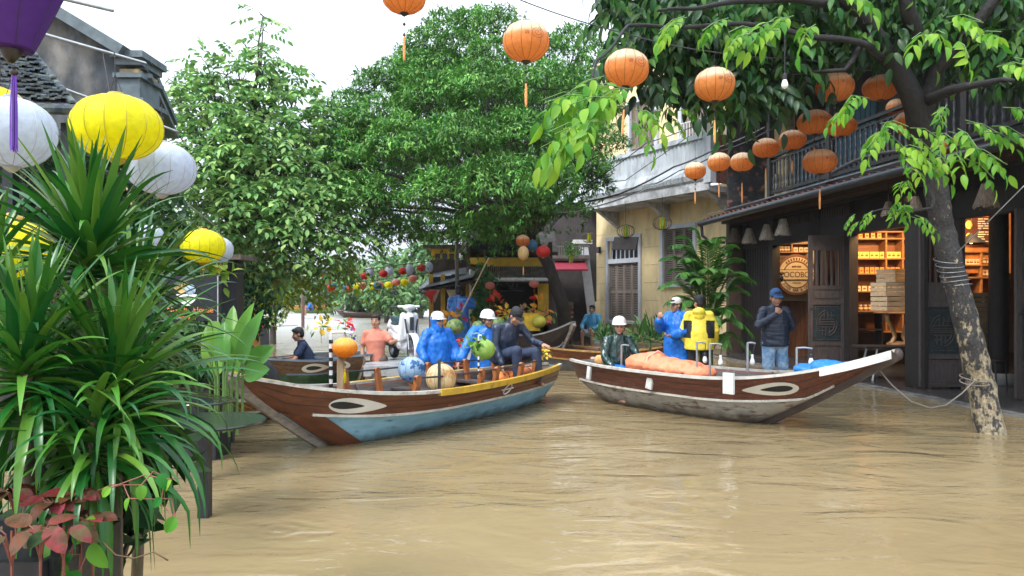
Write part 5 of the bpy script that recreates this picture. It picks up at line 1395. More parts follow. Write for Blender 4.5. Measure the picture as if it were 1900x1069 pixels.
orange('orange lantern with bleached top, right one of the trio by the grey balcony', 1377, 301, 44, 35, .38, tas=.34, th=.14)
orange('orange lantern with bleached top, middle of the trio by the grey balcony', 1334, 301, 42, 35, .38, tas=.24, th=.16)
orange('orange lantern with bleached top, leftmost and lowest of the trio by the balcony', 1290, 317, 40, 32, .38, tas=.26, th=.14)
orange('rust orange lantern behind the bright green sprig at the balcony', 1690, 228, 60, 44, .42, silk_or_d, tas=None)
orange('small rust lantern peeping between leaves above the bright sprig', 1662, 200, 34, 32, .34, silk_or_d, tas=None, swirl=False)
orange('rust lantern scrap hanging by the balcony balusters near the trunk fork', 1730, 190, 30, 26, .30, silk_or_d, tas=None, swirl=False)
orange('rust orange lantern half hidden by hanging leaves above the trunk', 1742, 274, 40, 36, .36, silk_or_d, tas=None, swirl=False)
# left side, near
d = 4.4; lantern('large yellow silk lantern above the spiky plants', at(217, 237, d), 158/F*d, 120/F*d, silk_ye, rib_ye, None, None, .25, 14, tilt=-2, cap=rib_ye)
d = 4.6; lantern('large white lantern cut by the left frame edge', at(22, 246, d), 148/F*d, 128/F*d, silk_wh, rib_wh, None, None, .3, 14, cap=rib_wh)
d = 4.9; lantern('large white lantern behind the large yellow one', at(300, 313, d), 120/F*d, 96/F*d, silk_wh, rib_wh, None, None, .25, 14, cap=rib_wh)
d = 5.1; lantern('yellow lantern mostly behind the left white lantern', at(0, 195, d), 80/F*d, 62/F*d, silk_ye, rib_ye, None, None, .3, 14)
d = 4.0; lantern('yellow lantern half hidden by leaves at the left frame edge', at(10, 458, d), 176/F*d, 116/F*d, silk_ye, rib_ye, None, None, .3, 14, tilt=20)
d = 7.6; lantern('smaller yellow lantern with a long yellow tassel over the black sign', at(377, 457, d), 79/F*d, 62/F*d, silk_ye, rib_ye, .26, silk_ye, .3, 14, thread=.1, tw=.03)
d = 7.9; lantern('small white lantern hiding behind the smaller yellow lantern', at(406, 464, d), 52/F*d, 48/F*d, silk_wh, rib_wh, .24, silk_wh, .3, 12, thread=.08, tw=.03)
d = 5.6; lantern('white lantern mostly hidden behind the plants above the black sign', at(280, 440, d), 46/F*d, 46/F*d, silk_wh, rib_wh, None, None, .3, 12)
# purple diamond lantern, nearest
d = 2.6; c = at(20, -46, d)
def diam(u): return max(.34, 1-.62*abs(u)**1.05) if u < 0 else max(.34, 1-.62*u**1.05)
lantern('purple silk lantern with a purple tassel at the top left, nearest the viewer', c, 190/F*d, 280/F*d, silk_pu, rib_dk, None, None, .5, 8, prof=diam, cap=dkcap)
tp = MB(); z0 = at(26, 134, d); t = thing('tassel', 'long purple tassel with a dark bead below the purple lantern', 'tassel', z0)
tp.ell((0, 0, 0), .014, n=12); tp.tube([(0, 0, 0), (0, 0, .09)], .0015, 4); tp.build('bead', dkcap, t, smooth=180)
tp = MB()
for k in range(30):
    a = random.uniform(0, 2*PI); rr = random.uniform(.003, .013); tp.tube([(rr*.6*math.cos(a), rr*.6*math.sin(a), -.01), (rr*math.cos(a), rr*math.sin(a), -.12), (rr*1.05*math.cos(a), rr*1.05*math.sin(a), -.27*random.uniform(.94, 1.02))], .0018, 4)
tp.build('silk_threads', mat('purple_thread', (.16, .05, .42), .6), t)
# cage lanterns under the grey balcony
def cage(label, px, py, wpx, d):
    c = at(px, py, d); r = wpx/F*d/2; t = thing('cage_lantern', label, 'lantern', c, group='wire cage lanterns under the balcony'); bb = MB()
    for k in range(20):
        a = 2*PI*k/20; bb.tube([(r*math.sin(PI*i/8)**.8*math.cos(a) if 0 < i < 8 else r*.15*math.cos(a), r*math.sin(PI*i/8)**.8*math.sin(a) if 0 < i < 8 else r*.15*math.sin(a), -r*.72*math.cos(PI*i/8)) for i in range(9)], .006, 4, cap=False)
    bb.build('wire_cage', mat('brown_wire', (.06, .035, .02), .6), t)
    bb = MB(); bb.lathe([(r*.28, -r*.62), (r*.28, r*.62)], n=16); bb.build('paper_tube', mat('yellow_green_paper', (.75, .62, .02), .6, trans=.4), t)
    bb = MB()
    for k in (0, 3, 6, 9): a = 2*PI*k/12; bb.box((r*.285*math.cos(a), r*.285*math.sin(a), 0), (r*.14, .006, r*1.2), rot=(0, 0, a+PI/2))
    bb.build('green_stripes', mat('green_stripe', (.10, .40, .04), .6), t)
    bb = MB(); bb.tube([(0, 0, r*.7), (0, 0, 4.62-c.z)], .008, 5); bb.build('rod', cable_m, t)
cage('wire cage lantern with a yellow tube, leftmost by the leaning pillar', 1093, 441, 26, 25.5); cage('wire cage lantern with a yellow tube over the carved board', 1161, 429, 33, 24); cage('wire cage lantern with a yellow tube, rightmost before the house wall', 1229, 414, 35, 22.4)
# lanterns under the central tree
d = 16.5; lantern('orange lantern hanging high under the central tree', at(970, 447, d), 26/F*d, 22/F*d, silk_or_d, rib_or, None, None, .5, 12)
lantern('tall tan lantern with a tassel below the high orange one under the tree', at(971, 470, d-.3), 20/F*d, 26/F*d, silk_cr, rib_or, .16, tassel_o, .2, 10)
lantern('red lantern under the central tree beside its leaning trunk', at(1008, 467, d), 26/F*d, 22/F*d, silk_rd, rib_or, None, None, .5, 12); lantern('dark blue lantern between the orange and red ones under the tree', at(988, 456, d+.3), 20/F*d, 22/F*d, silk_bl, rib_or, None, None, .5, 12)
# far strings over the river end of the street
far = [('upper', 21, [(677, 512, silk_rd), (686, 505, silk_wh), (711, 508, silk_rd), (722, 503, silk_wh), (748, 503, silk_rd), (760, 500, silk_wh), (782, 497, silk_rd), (796, 496, silk_wh)]),
       ('lower', 22, [(664, 531, silk_ye), (672, 530, silk_pk), (692, 531, silk_ye), (703, 528, silk_pk), (721, 529, silk_ye), (735, 524, silk_pk), (750, 524, silk_ye), (766, 517, silk_pk), (700, 530, silk_bl), (728, 527, silk_bl)]),
       ('left', 23, [(556, 526, silk_rd), (563, 523, silk_bl), (600, 509, silk_rd), (605, 500, silk_wh), (609, 524, silk_pk), (617, 531, silk_bl), (644, 535, silk_bl), (614, 535, silk_rd), (647, 537, silk_rd)]),
       ('shade', 16.3, [(502, 475, silk_br if False else silk_or_d), (513, 483, silk_or_d), (460, 503, silk_or_d), (472, 502, silk_pk), (480, 511, silk_or_d), (496, 512, silk_bl), (512, 520, silk_or_d), (414, 512, silk_or_d), (520, 504, silk_bl), (434, 508, silk_pk)])]
cn = {'red_silk': 'red', 'white_silk': 'white', 'yellow_silk': 'yellow', 'pink_silk': 'pink', 'blue_silk': 'blue', 'rust_orange_silk': 'rust orange'}
ords = ['first', 'second', 'third', 'fourth', 'fifth', 'sixth']
for nm, d, pts in far:
    cnt = {}
    for px, py, m in sorted(pts, key=lambda q: q[0]):
        c_ = cn[m.name.split('.')[0]]; k = cnt.get(c_, 0); cnt[c_] = k+1
        w_ = (.25 if nm != 'shade' else .26)+(.0 if m is not silk_wh else -.02)
        where = {'upper': 'on the upper far string by the river', 'lower': 'on the lower far string by the river', 'left': 'on the far string right of the lamp post', 'shade': 'in the shade under the left tree'}[nm]
        lantern('%s small %s lantern from the left %s' % (ords[k], c_, where), at(px, py, d+random.uniform(-.2, .2)), w_, w_*(.8 if m is not silk_wh else 1.25), m, rib_or, .06 if m is silk_pk else None, tassel_o, .08, 8,
                group='small lanterns strung far off' if nm != 'shade' else 'lanterns in the shade of the left tree', detail=False, thread=.04)
def cable(label, pts, r, sag=0, name='cable', m=cable_m, n=20, cat='cable', group=None):
    b = MB(); P_ = [Vector(p) for p in pts]; out = []
    for i in range(len(P_)-1):
        for k in range(n): t = k/n; q = P_[i].lerp(P_[i+1], t); out.append(q-Vector((0, 0, sag*4*t*(1-t))))
    out.append(P_[-1]); b.tube(out, r, 5); o = b.build(name, m, None, smooth=180); tag(o, label, cat, group); return o
cable('thin wire carrying the upper far lanterns', [at(640, 505, 21), at(700, 497, 21), at(800, 484, 21)], .012)
cable('thin wire carrying the lower far lanterns', [at(640, 524, 22), at(700, 520, 22), at(800, 505, 22)], .012)
cable('thin wire carrying the lanterns right of the lamp post', [at(540, 508, 23), at(600, 500, 23), at(660, 528, 23)], .012)
cable('long thin wire with orange lanterns running from top middle to the right', [at(965, 0, 7.1), at(1160, 62, 7.3), at(1325, 97, 7.6), at(1480, 108, 8.2), at(1900, 170, 9)], .006, .02)
cable('bundle of black power lines crossing in front of the grey balcony', [at(1060, 378, 19), at(1150, 360, 18), at(1250, 310, 17.3), at(1330, 275, 17), at(1420, 236, 16.6)], .022, .03)
cable('second black power line just under the bundle', [at(1060, 392, 19), at(1160, 366, 18), at(1260, 317, 17.4), at(1340, 280, 17), at(1430, 240, 16.6)], .014, .04)
cable('thin black line sloping up across the grey balcony', [at(1080, 342, 19), at(1160, 335, 18.4), at(1278, 253, 17.8)], .010)
cable('thin black line from the tree to the balcony rail', [at(1085, 345, 18), at(1200, 265, 17), at(1330, 215, 15), at(1450, 150, 13)], .011, .04)
cable('pale thin wire bellying below the balcony', [at(1020, 393, 17.5), at(1100, 385, 17), at(1210, 345, 16), at(1300, 300, 15.5)], .009, .05, m=steel)
cable('black line crossing behind the right lanterns', [at(1440, 150, 13), at(1560, 110, 11), at(1700, 60, 10)], .010, .05)
cable('straight rod line at the right of the shop front', [at(1770, 475, 8.9), at(1900, 345, 8.0)], .006, 0, m=steel)
cable('grey conduit running down the left roof', [at(75, 62, 9), at(190, 95, 9.6), at(270, 118, 10.4)], .022, 0, m=steel)
cable('grey rod under the left conduit', [at(92, 155, 7.5), at(165, 182, 7.8), at(330, 245, 8.6)], .014, 0, m=steel)
cable('grey pole end sticking out against the sky', [at(100, -6, 7.5), at(210, 20, 8)], .022, 0, m=steel)
cable('thin wires drooping behind the plants', [at(190, 95, 9.6), at(203, 170, 9.4), at(205, 240, 9)], .006)
cable('thin line at the foot of the left tree canopy', [at(290, 350, 9), at(345, 376, 9.4), at(400, 420, 10)], .009, 0, m=steel)
# ------------------------------------------------------------ scooter on its cart
sc_white = mat('scooter_white_paint', (.72, .74, .77), .22, var=.03, bump=0, coat=.6); sc_dark = mat('scooter_black_plastic', (.02, .022, .026), .45); seat_m = mat('dark_teal_seat', (.02, .05, .06), .4); rubber = mat('tyre_rubber', (.018, .018, .02), .7, scale=30); rim_m = mat('alloy_rim', (.45, .46, .48), .3, metal=.9)
def wheel_parts(t, c, r, wd):
    b = MB(); M = Matrix.Translation(c) @ Matrix.Rotation(R(90), 4, 'Y')
    prof = [(r-.075+.075*0, -wd*.3)]
    b.lathe([(r*.70, -wd*.42), (r*.84, -wd*.5), (r*.97, -wd*.36), (r, 0), (r*.97, wd*.36), (r*.84, wd*.5), (r*.70, wd*.42), (r*.70, -wd*.42)], n=28, M=M, cap=False)
    w = b.build('wheel', rubber, t, smooth=60)
    b = MB(); b.lathe([(r*.70, -wd*.4), (r*.72, 0), (r*.70, wd*.4), (r*.62, wd*.3), (r*.62, -wd*.3), (r*.70, -wd*.4)], n=28, M=M, cap=False); b.lathe([(0, -wd*.35), (r*.16, -wd*.35), (r*.16, wd*.35), (0, wd*.35)], n=14, M=M)
    for k in range(5):
        a = 2*PI*k/5; ca, sa = math.cos(a), math.sin(a); b.span((c[0], c[1]+ca*r*.12, c[2]+sa*r*.12), (c[0], c[1]+ca*r*.65, c[2]+sa*r*.65), wd*.3, r*.11, up=(1, 0, 0))
    b.build('rim', rim_m, w)
q = at(746, 668, 13.2); zc = q.z
sc = thing('scooter', 'white motor scooter with dark seat, standing on a low cart', 'scooter', (q.x+.02, 13.15, zc), R(25))
sc.scale = (.93,)*3
wheel_parts(sc, Vector((0, -.62, .24)), .24, .10); wheel_parts(sc, Vector((0, .58, .24)), .24, .11)
b = MB(); b.caps((0, .10, .55), (0, .66, .68), .13, .10); b.caps((0, .15, .42), (0, .62, .50), .15, .12); b.caps((0, -.15, .33), (0, .25, .33), .13, .15, sq=.6); b.ell((0, .60, .62), (.13, .20, .10))
b.caps((-.14, -.34, .42), (-.11, -.39, .84), .075, .065); b.caps((.14, -.34, .42), (.11, -.39, .84), .075, .065); b.box((0, -.37, .62), (.24, .10, .44)); b.caps((0, -.42, .50), (0, -.46, .82), .09, .09); b.caps((0, -.28, .30), (0, .0, .30), .13, .13)
fuse(b, 'body_panels', sc_white, sc, .012, 4)
b = MB(); b.caps((-.06, -.40, .99), (.06, -.40, .99), .055, .055); b.ell((0, -.46, .99), (.085, .08, .06)); b.caps((-.20, -.36, 1.01), (.20, -.36, 1.01), .022, .022); b.caps((0, -.41, .85), (0, -.40, 1.0), .04, .05); cw = fuse(b, 'handlebar_cowl', sc_white, sc, .010, 3)
b = MB(); b.ell((0, -.545, .995), (.075, .03, .05)); b.build('headlight', mat('lamp_glass', (.5, .52, .55), .1, bump=0), sc, smooth=180)
for s in (-1, 1): b = MB(); b.tube([(s*.20, -.36, 1.01), (s*.34, -.31, 1.0)], .018, 8); b.build('grip', sc_dark, cw)
for s in (-1, 1):
    b = MB(); b.tube([(s*.20, -.37, 1.05), (s*.27, -.40, 1.18), (s*.29, -.38, 1.24)], .007, 6); b.ell((s*.29, -.37, 1.27), (.055, .012, .035)); b.build('mirror', sc_dark, sc, smooth=180)
b = MB(); b.caps((0, .05, .70), (0, .30, .715), .085, .095); b.caps((0, .30, .72), (0, .60, .75), .095, .07); b.ell((0, .3, .68), (.12, .34, .05)); s_ = fuse(b, 'seat', seat_m, sc, .012, 4)
b = MB(); b.add([], []); rings = []
for i in range(10):
    a = R(-30+130*i/9); rings.append([(-.065, -.62-.275*math.cos(a), .24+.275*math.sin(a)), (-.05, -.62-.30*math.cos(a), .24+.30*math.sin(a)), (.05, -.62-.30*math.cos(a), .24+.30*math.sin(a)), (.065, -.62-.275*math.cos(a), .24+.275*math.sin(a))])
b.loft(rings); b.build('front_mudguard', sc_white, sc, smooth=60)
b = MB()
for s in (-1, 1): b.tube([(s*.075, -.62, .24), (s*.07, -.52, .58)], .02, 8)
b.build('fork', rim_m, sc)
b = MB(); b.box((0, -.565, .70), (.07, .03, .24)); 
for s in (-1, 1): b.box((s*.10, -.535, .66), (.02, .05, .26), rot=(0, s*R(8), 0))
b.build('front_grille', sc_dark, sc)
b = MB(); b.ell((0, .80, .66), (.09, .04, .045)); b.build('tail_light', silk_rd, sc, smooth=180)
b = MB(); b.caps((-.16, .15, .28), (-.17, .72, .34), .045, .065); b.build('exhaust', sc_dark, sc, smooth=180)
b = MB(); b.caps((.0, .1, .30), (0, .55, .27), .09, .08); b.box((0, .80, .42), (.14, .02, .30), rot=(R(-20), 0, 0)); b.build('engine_block', sc_dark, sc)
ct = thing('cart', 'low pale metal cart carrying the white scooter', 'cart', (q.x-.02, 13.1, 0), R(8))
b = MB(); b.box((0, 0, zc-.04), (1.15, 1.7, .05)); b.box((0, -.85, zc-.10), (1.15, .04, .16)); b.build('platform', mat('pale_metal_sheet', (.42, .44, .46), .5, metal=.2, var=.2, col2=(.2, .2, .2)), ct)
for sx in (-1, 1):
    for sy in (-1, 1): wheel_parts(ct, Vector((sx*.42, sy*.55-.25, zc-.24)), .13, .06)

# ------------------------------------------------------------ small boats behind
HG = Hull(2.3, .62, .52, .60, .52, kb=.72, ks=.2, draft=.1, xm=.5, pb=2.6, ps=2.4, sw=.5, strake=.42)
A0 = at(648, 600, 14.3); A1 = at(508, 600, 12.45)
bg_m = (mat('brown_eye_planks', (.15, .085, .05), .5, var=.3, scale=4, stretch=(1, 6, 6)), boat_green, mat('blue_grey_rim', (.14, .18, .22), .45), inside_m)
make_boat('green bottomed small boat with a white eye, carrying the seated navy shirted man', (A0.x, A0.y, 0), (A1.x, A1.y, 0), HG, bg_m, name='rowing_boat', eye={'dir': -1, 'h': .33, 'v': 1.5, 'pup': .2}, eyer=(.58, .80), seats=(.3, .55), stem_mat=boat_dark)
A0 = at(600, 600, 14.9); A1 = at(684, 600, 12.9)
make_boat('second green bottomed boat with its bow pointing right behind the orange lantern', (A0.x, A0.y, 0), (A1.x, A1.y, 0), HG, bg_m, name='rowing_boat', eye={'dir': -1, 'h': .33, 'v': 1.5, 'pup': .2}, eyer=(.72, .90), seats=(.3, .55))
HD = Hull(3.6, .50, .46, .66, .50, kb=.7, ks=.2, draft=.1, xm=.5, pb=2.4, ps=2.4, sw=.5, strake=.45)
A0 = at(1002, 600, 17.4); A1 = at(1256, 600, 14.9)
make_boat('maroon and grey boat lying behind the right boat, below the cream house', (A0.x, A0.y, 0), (A1.x, A1.y, 0), HD, (mat('orange_brown_planks', (.22, .07, .03), .5, var=.4, scale=5, stretch=(1, 6, 6)), mat('dull_grey_hull', (.16, .16, .17), .6, var=.2), mat('rust_yellow_rim', (.35, .2, .06), .6, var=.4, scale=14), inside_m), name='rowing_boat', eye={'dir': 1, 'h': .33, 'v': 1.45, 'pup': .0}, eyer=(.62, .86), seats=(.3, .55), stem_mat=boat_dark)
A0 = at(960, 600, 18.5); A1 = at(1050, 600, 16.8)
make_boat('small black boat with a raised bow in front of the yellow house', (A0.x, A0.y, 0), (A1.x, A1.y, 0), Hull(2.3, .45, .72, 1.05, .6, kb=.6, ks=.2, draft=.1, sw=.5), (boat_dark, boat_dark, mat('grey_rim', (.25, .25, .26), .5), inside_m), name='rowing_boat', seats=(.4,))
A0 = at(770, 600, 15.8); A1 = at(900, 600, 15.2)
make_boat('flat red brown boat loaded with fruit behind the two blue ponchos', (A0.x, A0.y, 0), (A1.x, A1.y, 0), Hull(1.6, .42, .38, .5, .4, kb=.75, ks=.2, draft=.1, sw=.6), (mat('red_brown_planks', (.22, .04, .03), .5), boat_dark, mat('red_rim', (.4, .08, .07), .5), inside_m), name='rowing_boat', seats=(.4,))
A0 = at(500, 600, 10.4); A1 = at(436, 600, 9.2)
make_boat('small flat boat with blue and white bags beside the black tables', (A0.x, A0.y, 0), (A1.x-.2, A1.y, 0), Hull(1.5, .42, .30, .4, .3, kb=.75, ks=.2, draft=.1, sw=.6), (orangew, boat_dark, rail_pale, inside_m), name='rowing_boat', seats=(.4,))
# far boats on the river
A0 = at(708, 575, 58); A1 = at(603, 575, 62)
make_boat('long low brown boat far out on the river, rowed by a person in blue', (A0.x, A0.y, 0), (A1.x, A1.y, 0), Hull(5.4, .6, .36, .7, .5, kb=.75, ks=.2, draft=.1, sw=.4), (mat('far_brown', (.10, .06, .05), .6), boat_dark, boat_dark, inside_m), name='rowing_boat')
A0 = at(535, 575, 78); A1 = at(650, 570, 76)
make_boat('yellow and green wooden boat with an upturned orange bow across the river', (A0.x, A0.y, 0), (A1.x, A1.y, 0), Hull(6.6, .9, .7, 1.6, .8, kb=.70, ks=.2, draft=.1, sw=.4), (mat('yellow_planks', (.62, .38, .10), .5), mat('light_green_hull', (.25, .42, .12), .5), mat('orange_rim', (.6, .2, .08), .5), inside_m), name='rowing_boat')
q = at(590, 570, 61.5)
person('rower in blue far out on the river beside the yellow boat', (q.x-.3, 60, .15), R(-60), dict(pel=(0, .10, .48), che=(0, .05, .80), nek=(0, .0, .985), hd=(0, -.03, 1.13), ls=(.18, .02, .93), rs=(-.18, .02, .93), le=(.27, -.12, .68), lw=(.20, -.32, .6), re=(-.27, -.05, .68), rw=(-.20, -.22, .6),
            lh=(.1, .05, .46), rh=(-.1, .05, .46), lk=(.18, -.36, .50), rk=(-.15, -.36, .50), la=(.2, -.32, .10), ra=(-.15, -.3, .10)), wear=(('jacket', poncho_b, {'fat': .05}),), hat=('cap', poncho_b))
q = at(579, 560, 92)
# ------------------------------------------------------------ poles, lanterns and goods on the left boat
def boat_at(hull, t, px, v_side=0):          # point over the boat's centre line in column px; side offset in metres
    o = t.location; e = Vector((math.cos(t.rotation_euler.z), math.sin(t.rotation_euler.z))); n = Vector((-e.y, e.x))
    p = Vector((o.x, o.y))+n*v_side; return meet(px, p, e), p+e*meet(px, p, e)
def pole(label, px, d, ytop, ybot, arm=None, m=steel, r=.014, stripe=False, bulb=None, name='lamp_pole', group='lamp poles on the boats'):
    a = at(px, ybot, d); z = at(px, ytop, d); t = thing(name, label, 'pole', (a.x, a.y, a.z), group=group); h = z.z-a.z
    b = MB(); b.tube([(0, 0, 0), (0, 0, h)], r, 8); b.build('upright', m, t)
    if stripe:
        b = MB()
        for k in range(7): b.lathe([(r*1.12, 0), (r*1.12, h*.055)], c=(0, 0, h*(.05+.13*k)), n=8)
        b.build('black_bands', black_p, t)
    if arm:
        b = MB(); b.tube([(0, 0, h-.005), (arm*.5, .0, h-.0), (arm, 0, h-.012)], r*.85, 8); b.build('arm', m, t)
    if bulb:
        bx = at(bulb[0], bulb[1], d)-Vector((a.x, a.y, a.z)); b = MB(); b.tube([(arm or 0, 0, h-.01), (bx.x*.6+(arm or 0)*.4, -.01, (h+bx.z)/2+.05), (bx.x, 0, bx.z+.09)], .005, 5); b.build('bulb_cord', cable_m, t)
        b = MB(); b.lathe([(.016, .05), (.018, .09), (.012, .10)], c=bx, n=10); b.build('bulb_socket', dark_steel if bulb[2] else white_h, t)
        b = MB(); b.lathe([(0, -.045), (.022, -.035), (.032, -.01), (.030, .015), (.018, .05)], c=bx, n=14, cap=False); b.build('bulb_glass', mat('unlit_bulb', (.80, .81, .82), .15, bump=0), t, smooth=180)
    return t
d = 8.9
pole('striped white and black pole carrying the orange lantern on the left boat', 614, d, 616, 742, .26, white_p, .022, True)
q = at(632, 705, d+.05); t = thing('post', 'pale square wooden post behind the orange lantern', 'post', (q.x, q.y, q.z-.1)); b = MB(); b.box((0, 0, .22), (.075, .06, .5)); b.build('shaft', mat('pale_post_wood', (.36, .25, .15), .7, var=.3, scale=6, stretch=(4, 4, .6)), t); b = MB(); b.lathe([(.0, .47), (.05, .47), (.045, .5), (0, .5)], n=10); b.build('cap', dkcap, t)
lantern('bright orange lantern on the striped pole of the left boat', at(640, 645, d-.06), .295, .235, silk_br, silk_or, .15, silk_ye, .10, 12, thread=.12, tw=.03)
d = boat_at(HL, boatL, 765, .25)[1].y
lantern('pale blue patterned lantern on the left boat', at(764, 685, 9.7), .35, .33, mat('blue_patterned_silk', (.42, .60, .78), .5, var=.1, trans=.35, bump=.1, col2=(.04, .14, .34), mixs=9, c2lo=.52, c2hi=.56), rib_dk, .06, silk_bl, .12, 10)
lantern('round cream lantern with a marbled pattern strapped on the left boat', at(818, 702, 9.0), .36, .36, mat('marbled_cream_silk', (.78, .62, .36), .5, var=.1, trans=.35, bump=.1, col2=(.55, .24, .06), mixs=6, c2lo=.5, c2hi=.62), rib_dk, None, None, .06, 10)
pole('short dark strap pole in front of the cream lantern', 815, 8.8, 668, 734, None, dark_steel, .018)
lantern('lime green lantern leaning before the reaching man in blue', at(897, 648, 10.2), .31, .28, silk_gr, rib_ye, None, None, .05, 10, tilt=8)
pole('thin white pole holding the lime green lantern', 888, 10.1, 622, 712, .05, white_p, .012, True)
# leaves on the green lantern
lm = leafmat('garland_leaf', (.12, .26, .05))
n = 26; cpt = at(885, 640, 10.1); P_ = np.array(cpt)+rng.normal(size=(n, 3))*.05; t = thing('leaf_garland', 'small leafy garland tied beside the lime green lantern', 'garland', cpt)
scatter_leaves('leaves', 'mid', P_, rng.normal(size=(n, 3)), rng.normal(size=(n, 3)), .12, .05, lm, t); b = MB(); b.tube([(0, 0, -.1), (0, 0, .08)], .004); b.build('stalk', lm, t)
def flower(label, px, py, d, col, r, n=14, cat='flower'):
    c = at(px, py, d); t = thing('flower_cluster', label, cat, c); P_ = rng.normal(size=(n, 3))*r*.45; D_ = P_+rng.normal(size=(n, 3))*.02
    scatter_leaves('petals', 'mid', np.array(c)+P_, D_, np.tile([0, -.5, 1.], (n, 1))+rng.normal(size=(n, 3))*.3, r*1.0, r*.6, mat('petal_'+'%d' % (col[0]*100+col[2]*10), col, .6, trans=.4, bump=0), t)
    k = 7; scatter_leaves('leaves', 'mid', np.array(c)+rng.normal(size=(k, 3))*r*.7, rng.normal(size=(k, 3)), rng.normal(size=(k, 3)), r*1.3, r*.3, lm, t)
    b = MB(); b.tube([(0, 0, -r*2.5), (0, 0, 0)], .004, 5); b.build('stem', lm, t); return t
flower('yellow flower on a stalk above the green boat', 596, 606, 11, (.85, .55, .05), .10); flower('red flower spray above the orange lantern', 641, 600, 11, (.75, .03, .05), .09); flower('small purple flowers right of the orange lantern', 652, 622, 9, (.10, .03, .40), .05)
flower('yellow flower at the stern tip of the left boat', 1009, 655, 12, (.85, .55, .05), .07); flower('pink flowers floating in the water by the stern of the left boat', 1018, 716, 13.6, (.6, .15, .2), .05)
gl_top_ = mat('phone_glass', (.05, .06, .08), .1, bump=0)
# orange rolled life vests
lv_m = mat('orange_vest_foam', (.85, .22, .05), .6, var=.15)
for i, (px, py, d, rz, lb) in enumerate(((986, 692, 11.5, .75, 'rolled orange life vest at the stern, right one by the rail'), (948, 700, 11.0, .6, 'rolled orange life vest between the stern posts, left one'))):
    q = at(px, py, d); t = thing('life_vest', lb, 'life vest', q, rz, 'rolled life vests'); b = MB(); b.caps((-.16, 0, 0), (.16, 0, 0), .075, .07); b.caps((-.12, .05, .03), (.15, .04, .02), .06, .06); fuse(b, 'foam_roll', lv_m, t, .012, 2, fold=.008); b = MB()
    for x in (-.08, .08): b.lathe([(.086, -.012), (.086, .012)], n=14, M=Matrix.Translation((x, .01, .0)) @ Matrix.Rotation(R(90), 4, 'Y'), cap=False)
    b.build('strap', black_c, t)
q = at(527, 668, 13.1); t = thing('phone', 'small dark phone held by the seated man in navy', 'phone', q); b = MB(); b.box((0, 0, 0), (.075, .15, .01), rot=(R(20), R(15), R(15))); b.build('case', black_p, t); b = MB(); b.box((0, 0, .007), (.068, .14, .003), rot=(R(20), R(15), R(15))); b.build('screen', gl_top_, t)
# boards and a white box lying in the left boat
p = boat_at(HL, boatL, 850, 0)[1]; t = thing('board_stack', 'pale worn boards lying across the left boat by the lanterns', 'boards', (p.x, p.y, .30), boatL.rotation_euler.z)
for k in range(3): b = MB(); b.box((k*.02, k*.05-.05, k*.032), (1.1, .26, .028), rot=(0, 0, k*.05)); b.build('board', mat('pale_worn_board', (.38, .38, .37), .6, var=.25, scale=5, stretch=(1, 6, 6)), t)
b = MB(); q = at(868, 655, 12.9)
t = thing('white_bucket', 'white plastic bucket between the two blue ponchos', 'bucket', (q.x, q.y, q.z-.13)); b.lathe([(.09, 0), (.12, .24), (.125, .25), (.115, .25), (.085, .01)], n=18); b.build('shell', white_h, t, smooth=50); b = MB(); b.tube([(.12*math.cos(a), 0, .24+.10*math.sin(a)) for a in [PI*i/10 for i in range(11)]], .004, 5); b.build('handle', steel, t)
# ------------------------------------------------------------ right boat's cargo
RG = 'bulb poles on the right boat'
pole('bulb pole nearest the seated man in green', 1153, 11.2, 640, 690, .11, steel, .014, False, (1166, 683, 0), group=RG)
pole('bulb pole left of the two in front of the yellow jacket', 1293, 10.3, 635, 698, .12, steel, .014, False, (1308, 668, 1), group=RG)
pole('bulb pole right of the two in front of the yellow jacket', 1317, 9.9, 638, 698, .16, steel, .014, False, (1337, 673, 0), group=RG)
pole('bulb pole left of the blue capped man', 1387, 9.7, 636, 690, .10, steel, .016, False, (1396, 672, 0), group=RG)
pole('square bulb pole right of the blue capped man', 1478, 9.2, 645, 690, .19, steel, .014, False, (1505, 672, 1), group=RG)
def heap(name, label, cat, c, rz, pts, m, vox=.014, fold=.02, group=None):
    t = thing(name, label, cat, c, rz, group); b = MB()
    for (x, y, z, rx, ry, rz_) in pts: b.ell((x, y, z), (rx, ry, rz_))
    fuse(b, 'folded_cloth', m, t, vox, 3, fold=fold, fscale=6, aniso=(1, 1, 1)); return t
tarp = mat('salmon_orange_tarp', (.85, .26, .13), .5, var=.12, scale=5, bump=.1, spec=.4)
_, p = boat_at(HR, boatR, 1243, 0)
t = heap('tarpaulin', 'crumpled salmon orange tarpaulin piled in the right boat', 'tarpaulin', (p.x, p.y, .52), boatR.rotation_euler.z, [(-.45, 0, .10, .30, .30, .15), (-.1, 0, .08, .35, .3, .14), (.25, 0, .07, .35, .28, .12), (.5, 0, .04, .22, .25, .10), (-.3, 0, .16, .2, .2, .12), (-.6, -.05, .0, .14, .2, .12)], tarp, fold=.017)
b = MB(); b.tube([(-.25, -.26, -.02), (-.24, -.2, .22), (-.22, 0, .30), (-.2, .2, .2)], .018, 6, sq=.4); b.build('pale_band', mat('pale_pink_band', (.85, .5, .42), .6), t, smooth=180)
_, p = boat_at(HR, boatR, 1543, 0)
heap('tarpaulin', 'bright blue tarpaulin folded under the bow of the right boat', 'tarpaulin', (p.x, p.y, .70), boatR.rotation_euler.z, [(-.26, 0, .03, .2, .18, .07), (-.05, 0, .06, .24, .18, .09), (.16, 0, .07, .16, .12, .07)], mat('blue_tarp', (.02, .20, .60), .45, var=.15), fold=.016)
